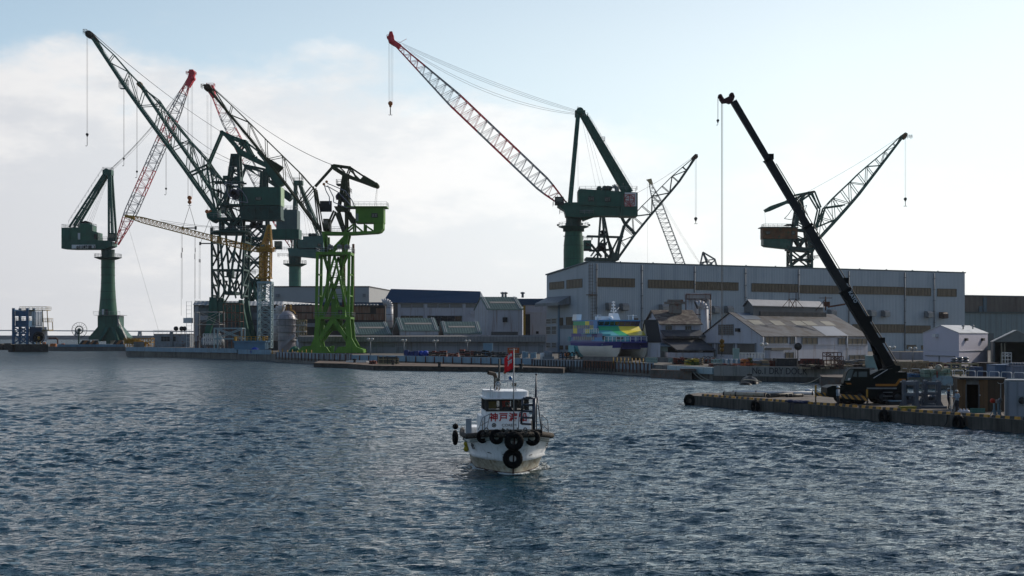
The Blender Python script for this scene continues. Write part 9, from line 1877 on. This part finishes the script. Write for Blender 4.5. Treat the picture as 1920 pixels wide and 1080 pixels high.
for t in (x0_, x1_): s = MB(); p = lerp(a, b, t); s.beam(p+Vector((0, -.03, 0)), p+Vector((0, -.03, hh_*.84)), .08, .08); s.build('door_frame', M_gs, hut)
s = MB(); p = lerp(a, b, .735)+Vector((0, -.06, 1.3)); s.box(p, (.1, .06, .06)); s.build('handle', M_white, hut)
# site office container at the right edge
a = gp(1886, 783, NQ); hh_ = hz(a.y, 715.5)-NQ; oc = thing('site_office', a, 'pale grey panelled site office with round wall fan at the right edge', 'container'); M_of = mat('office_grey', (.22, .235, .27), .6, var=.08, sc=.4, corr=((1, 0, 0), .62, .15))
b = a+Vector((4.2, -1.2, 0)); q_ = [a, b, b+Vector((.8, 2.6, 0)), a+Vector((.8, 2.6, 0))]; s = MB(); s.hexa([v+Z*.1 for v in q_]+[v+Z*hh_ for v in q_]); s.build('wall', M_of, oc); s = MB(); s.hexa([v+Z*(hh_) for v in q_]+[v+Z*(hh_+.12) for v in q_]); s.build('roof', M_grey, oc)
s = MB(); s.beam(a+Vector((0, -.04, .07)), b+Vector((0, -.04, .07)), .14, .14); s.beam(a+Vector((0, -.04, 0)), a+Vector((0, -.04, hh_)), .12, .12); s.build('frame', M_grey, oc)
s = MB(); c = onwall(a, b, 1915, 751)+Vector((0, -.06, 0)); s.box(c, (.62, .1, .7), -.28); s.cur = 1; s.lathe(c-Vector((.0, .07, 0)), [(0, -.02), (.26, -.02), (.26, .02)], 18, 'Y'); s.build('wall_fan', [M_grey, M_dark], oc)
# fan / lamp stands between hut and office
M_st = mat('stand_blue', (.14, .22, .27), .5)
for i, (px, lab) in enumerate(((1864, 'pale blue welding stand with red round head'), (1872, 'pale blue welding stand with grey clamp head'))):
    c = gp(px, 780, NQ); o = thing('welding_stand', c, lab, 'stand'); s = MB(); s.beam(c+Z*.1, c+Z*.95, .12)
    for q in range(3): t = R(120*q+30); s.beam(c+Vector((.3*math.cos(t), .3*math.sin(t), 0)), c+Z*.6, .06)
    s.build('stand', M_st, o); s = MB()
    if i == 0: s.lathe(c+Vector((-.15, -.1, 1.15)), [(0, -.08), (.17, -.08), (.17, .1), (0, .12)], 14, 'Y')
    else: s.box(c+Z*1.1, (.34, .25, .25)); s.lathe(c+Vector((.1, -.1, 1.25)), [(0, -.1), (.12, -.1), (.12, .1), (0, .1)], 10, 'X')
    s.build('head', mat('head_red', (.40, .03, .01), .5) if i == 0 else M_grey, o)
p = edge(1777)+Z*NQ; s = MB(); s.path([p+en*.2, p-en*.05, p-en*.1-Z*.6, p-en*.15-Z*.95-ed*.3], .035, 6); solo(s, 'hanging_hose', M_dark, 'dark hose hanging over the quay edge left of the tyre by the hut', 'hose')
p = edge(1814)+Z*NQ; s = MB(); s.path([p, p-en*.08-Z*.3, p-en*.08-Z*.7+ed*.1], .025, 6); solo(s, 'hanging_chain', mat('rusty_chain', (.12, .07, .04), .8), 'rusty chain hanging over the quay edge right of the workers', 'chain')
# air over the bay: even thin haze
s = MB(); s.bb(-3200, 3000, -12, 5200, -2.0, 150.0); hzm = bpy.data.materials.new('thin_haze'); hzm.use_nodes = True; n_ = hzm.node_tree.nodes
for x in list(n_):
    if x.type == 'BSDF_PRINCIPLED': n_.remove(x)
pv = n_.new('ShaderNodeVolumePrincipled'); pv.inputs['Color'].default_value = (.80, .86, .95, 1); pv.inputs['Density'].default_value = 0.000035; pv.inputs['Anisotropy'].default_value = .3
hzm.node_tree.links.new(pv.outputs[0], n_['Material Output'].inputs['Volume']); HZ = s.build('haze', hzm); HZ['kind'] = 'stuff'
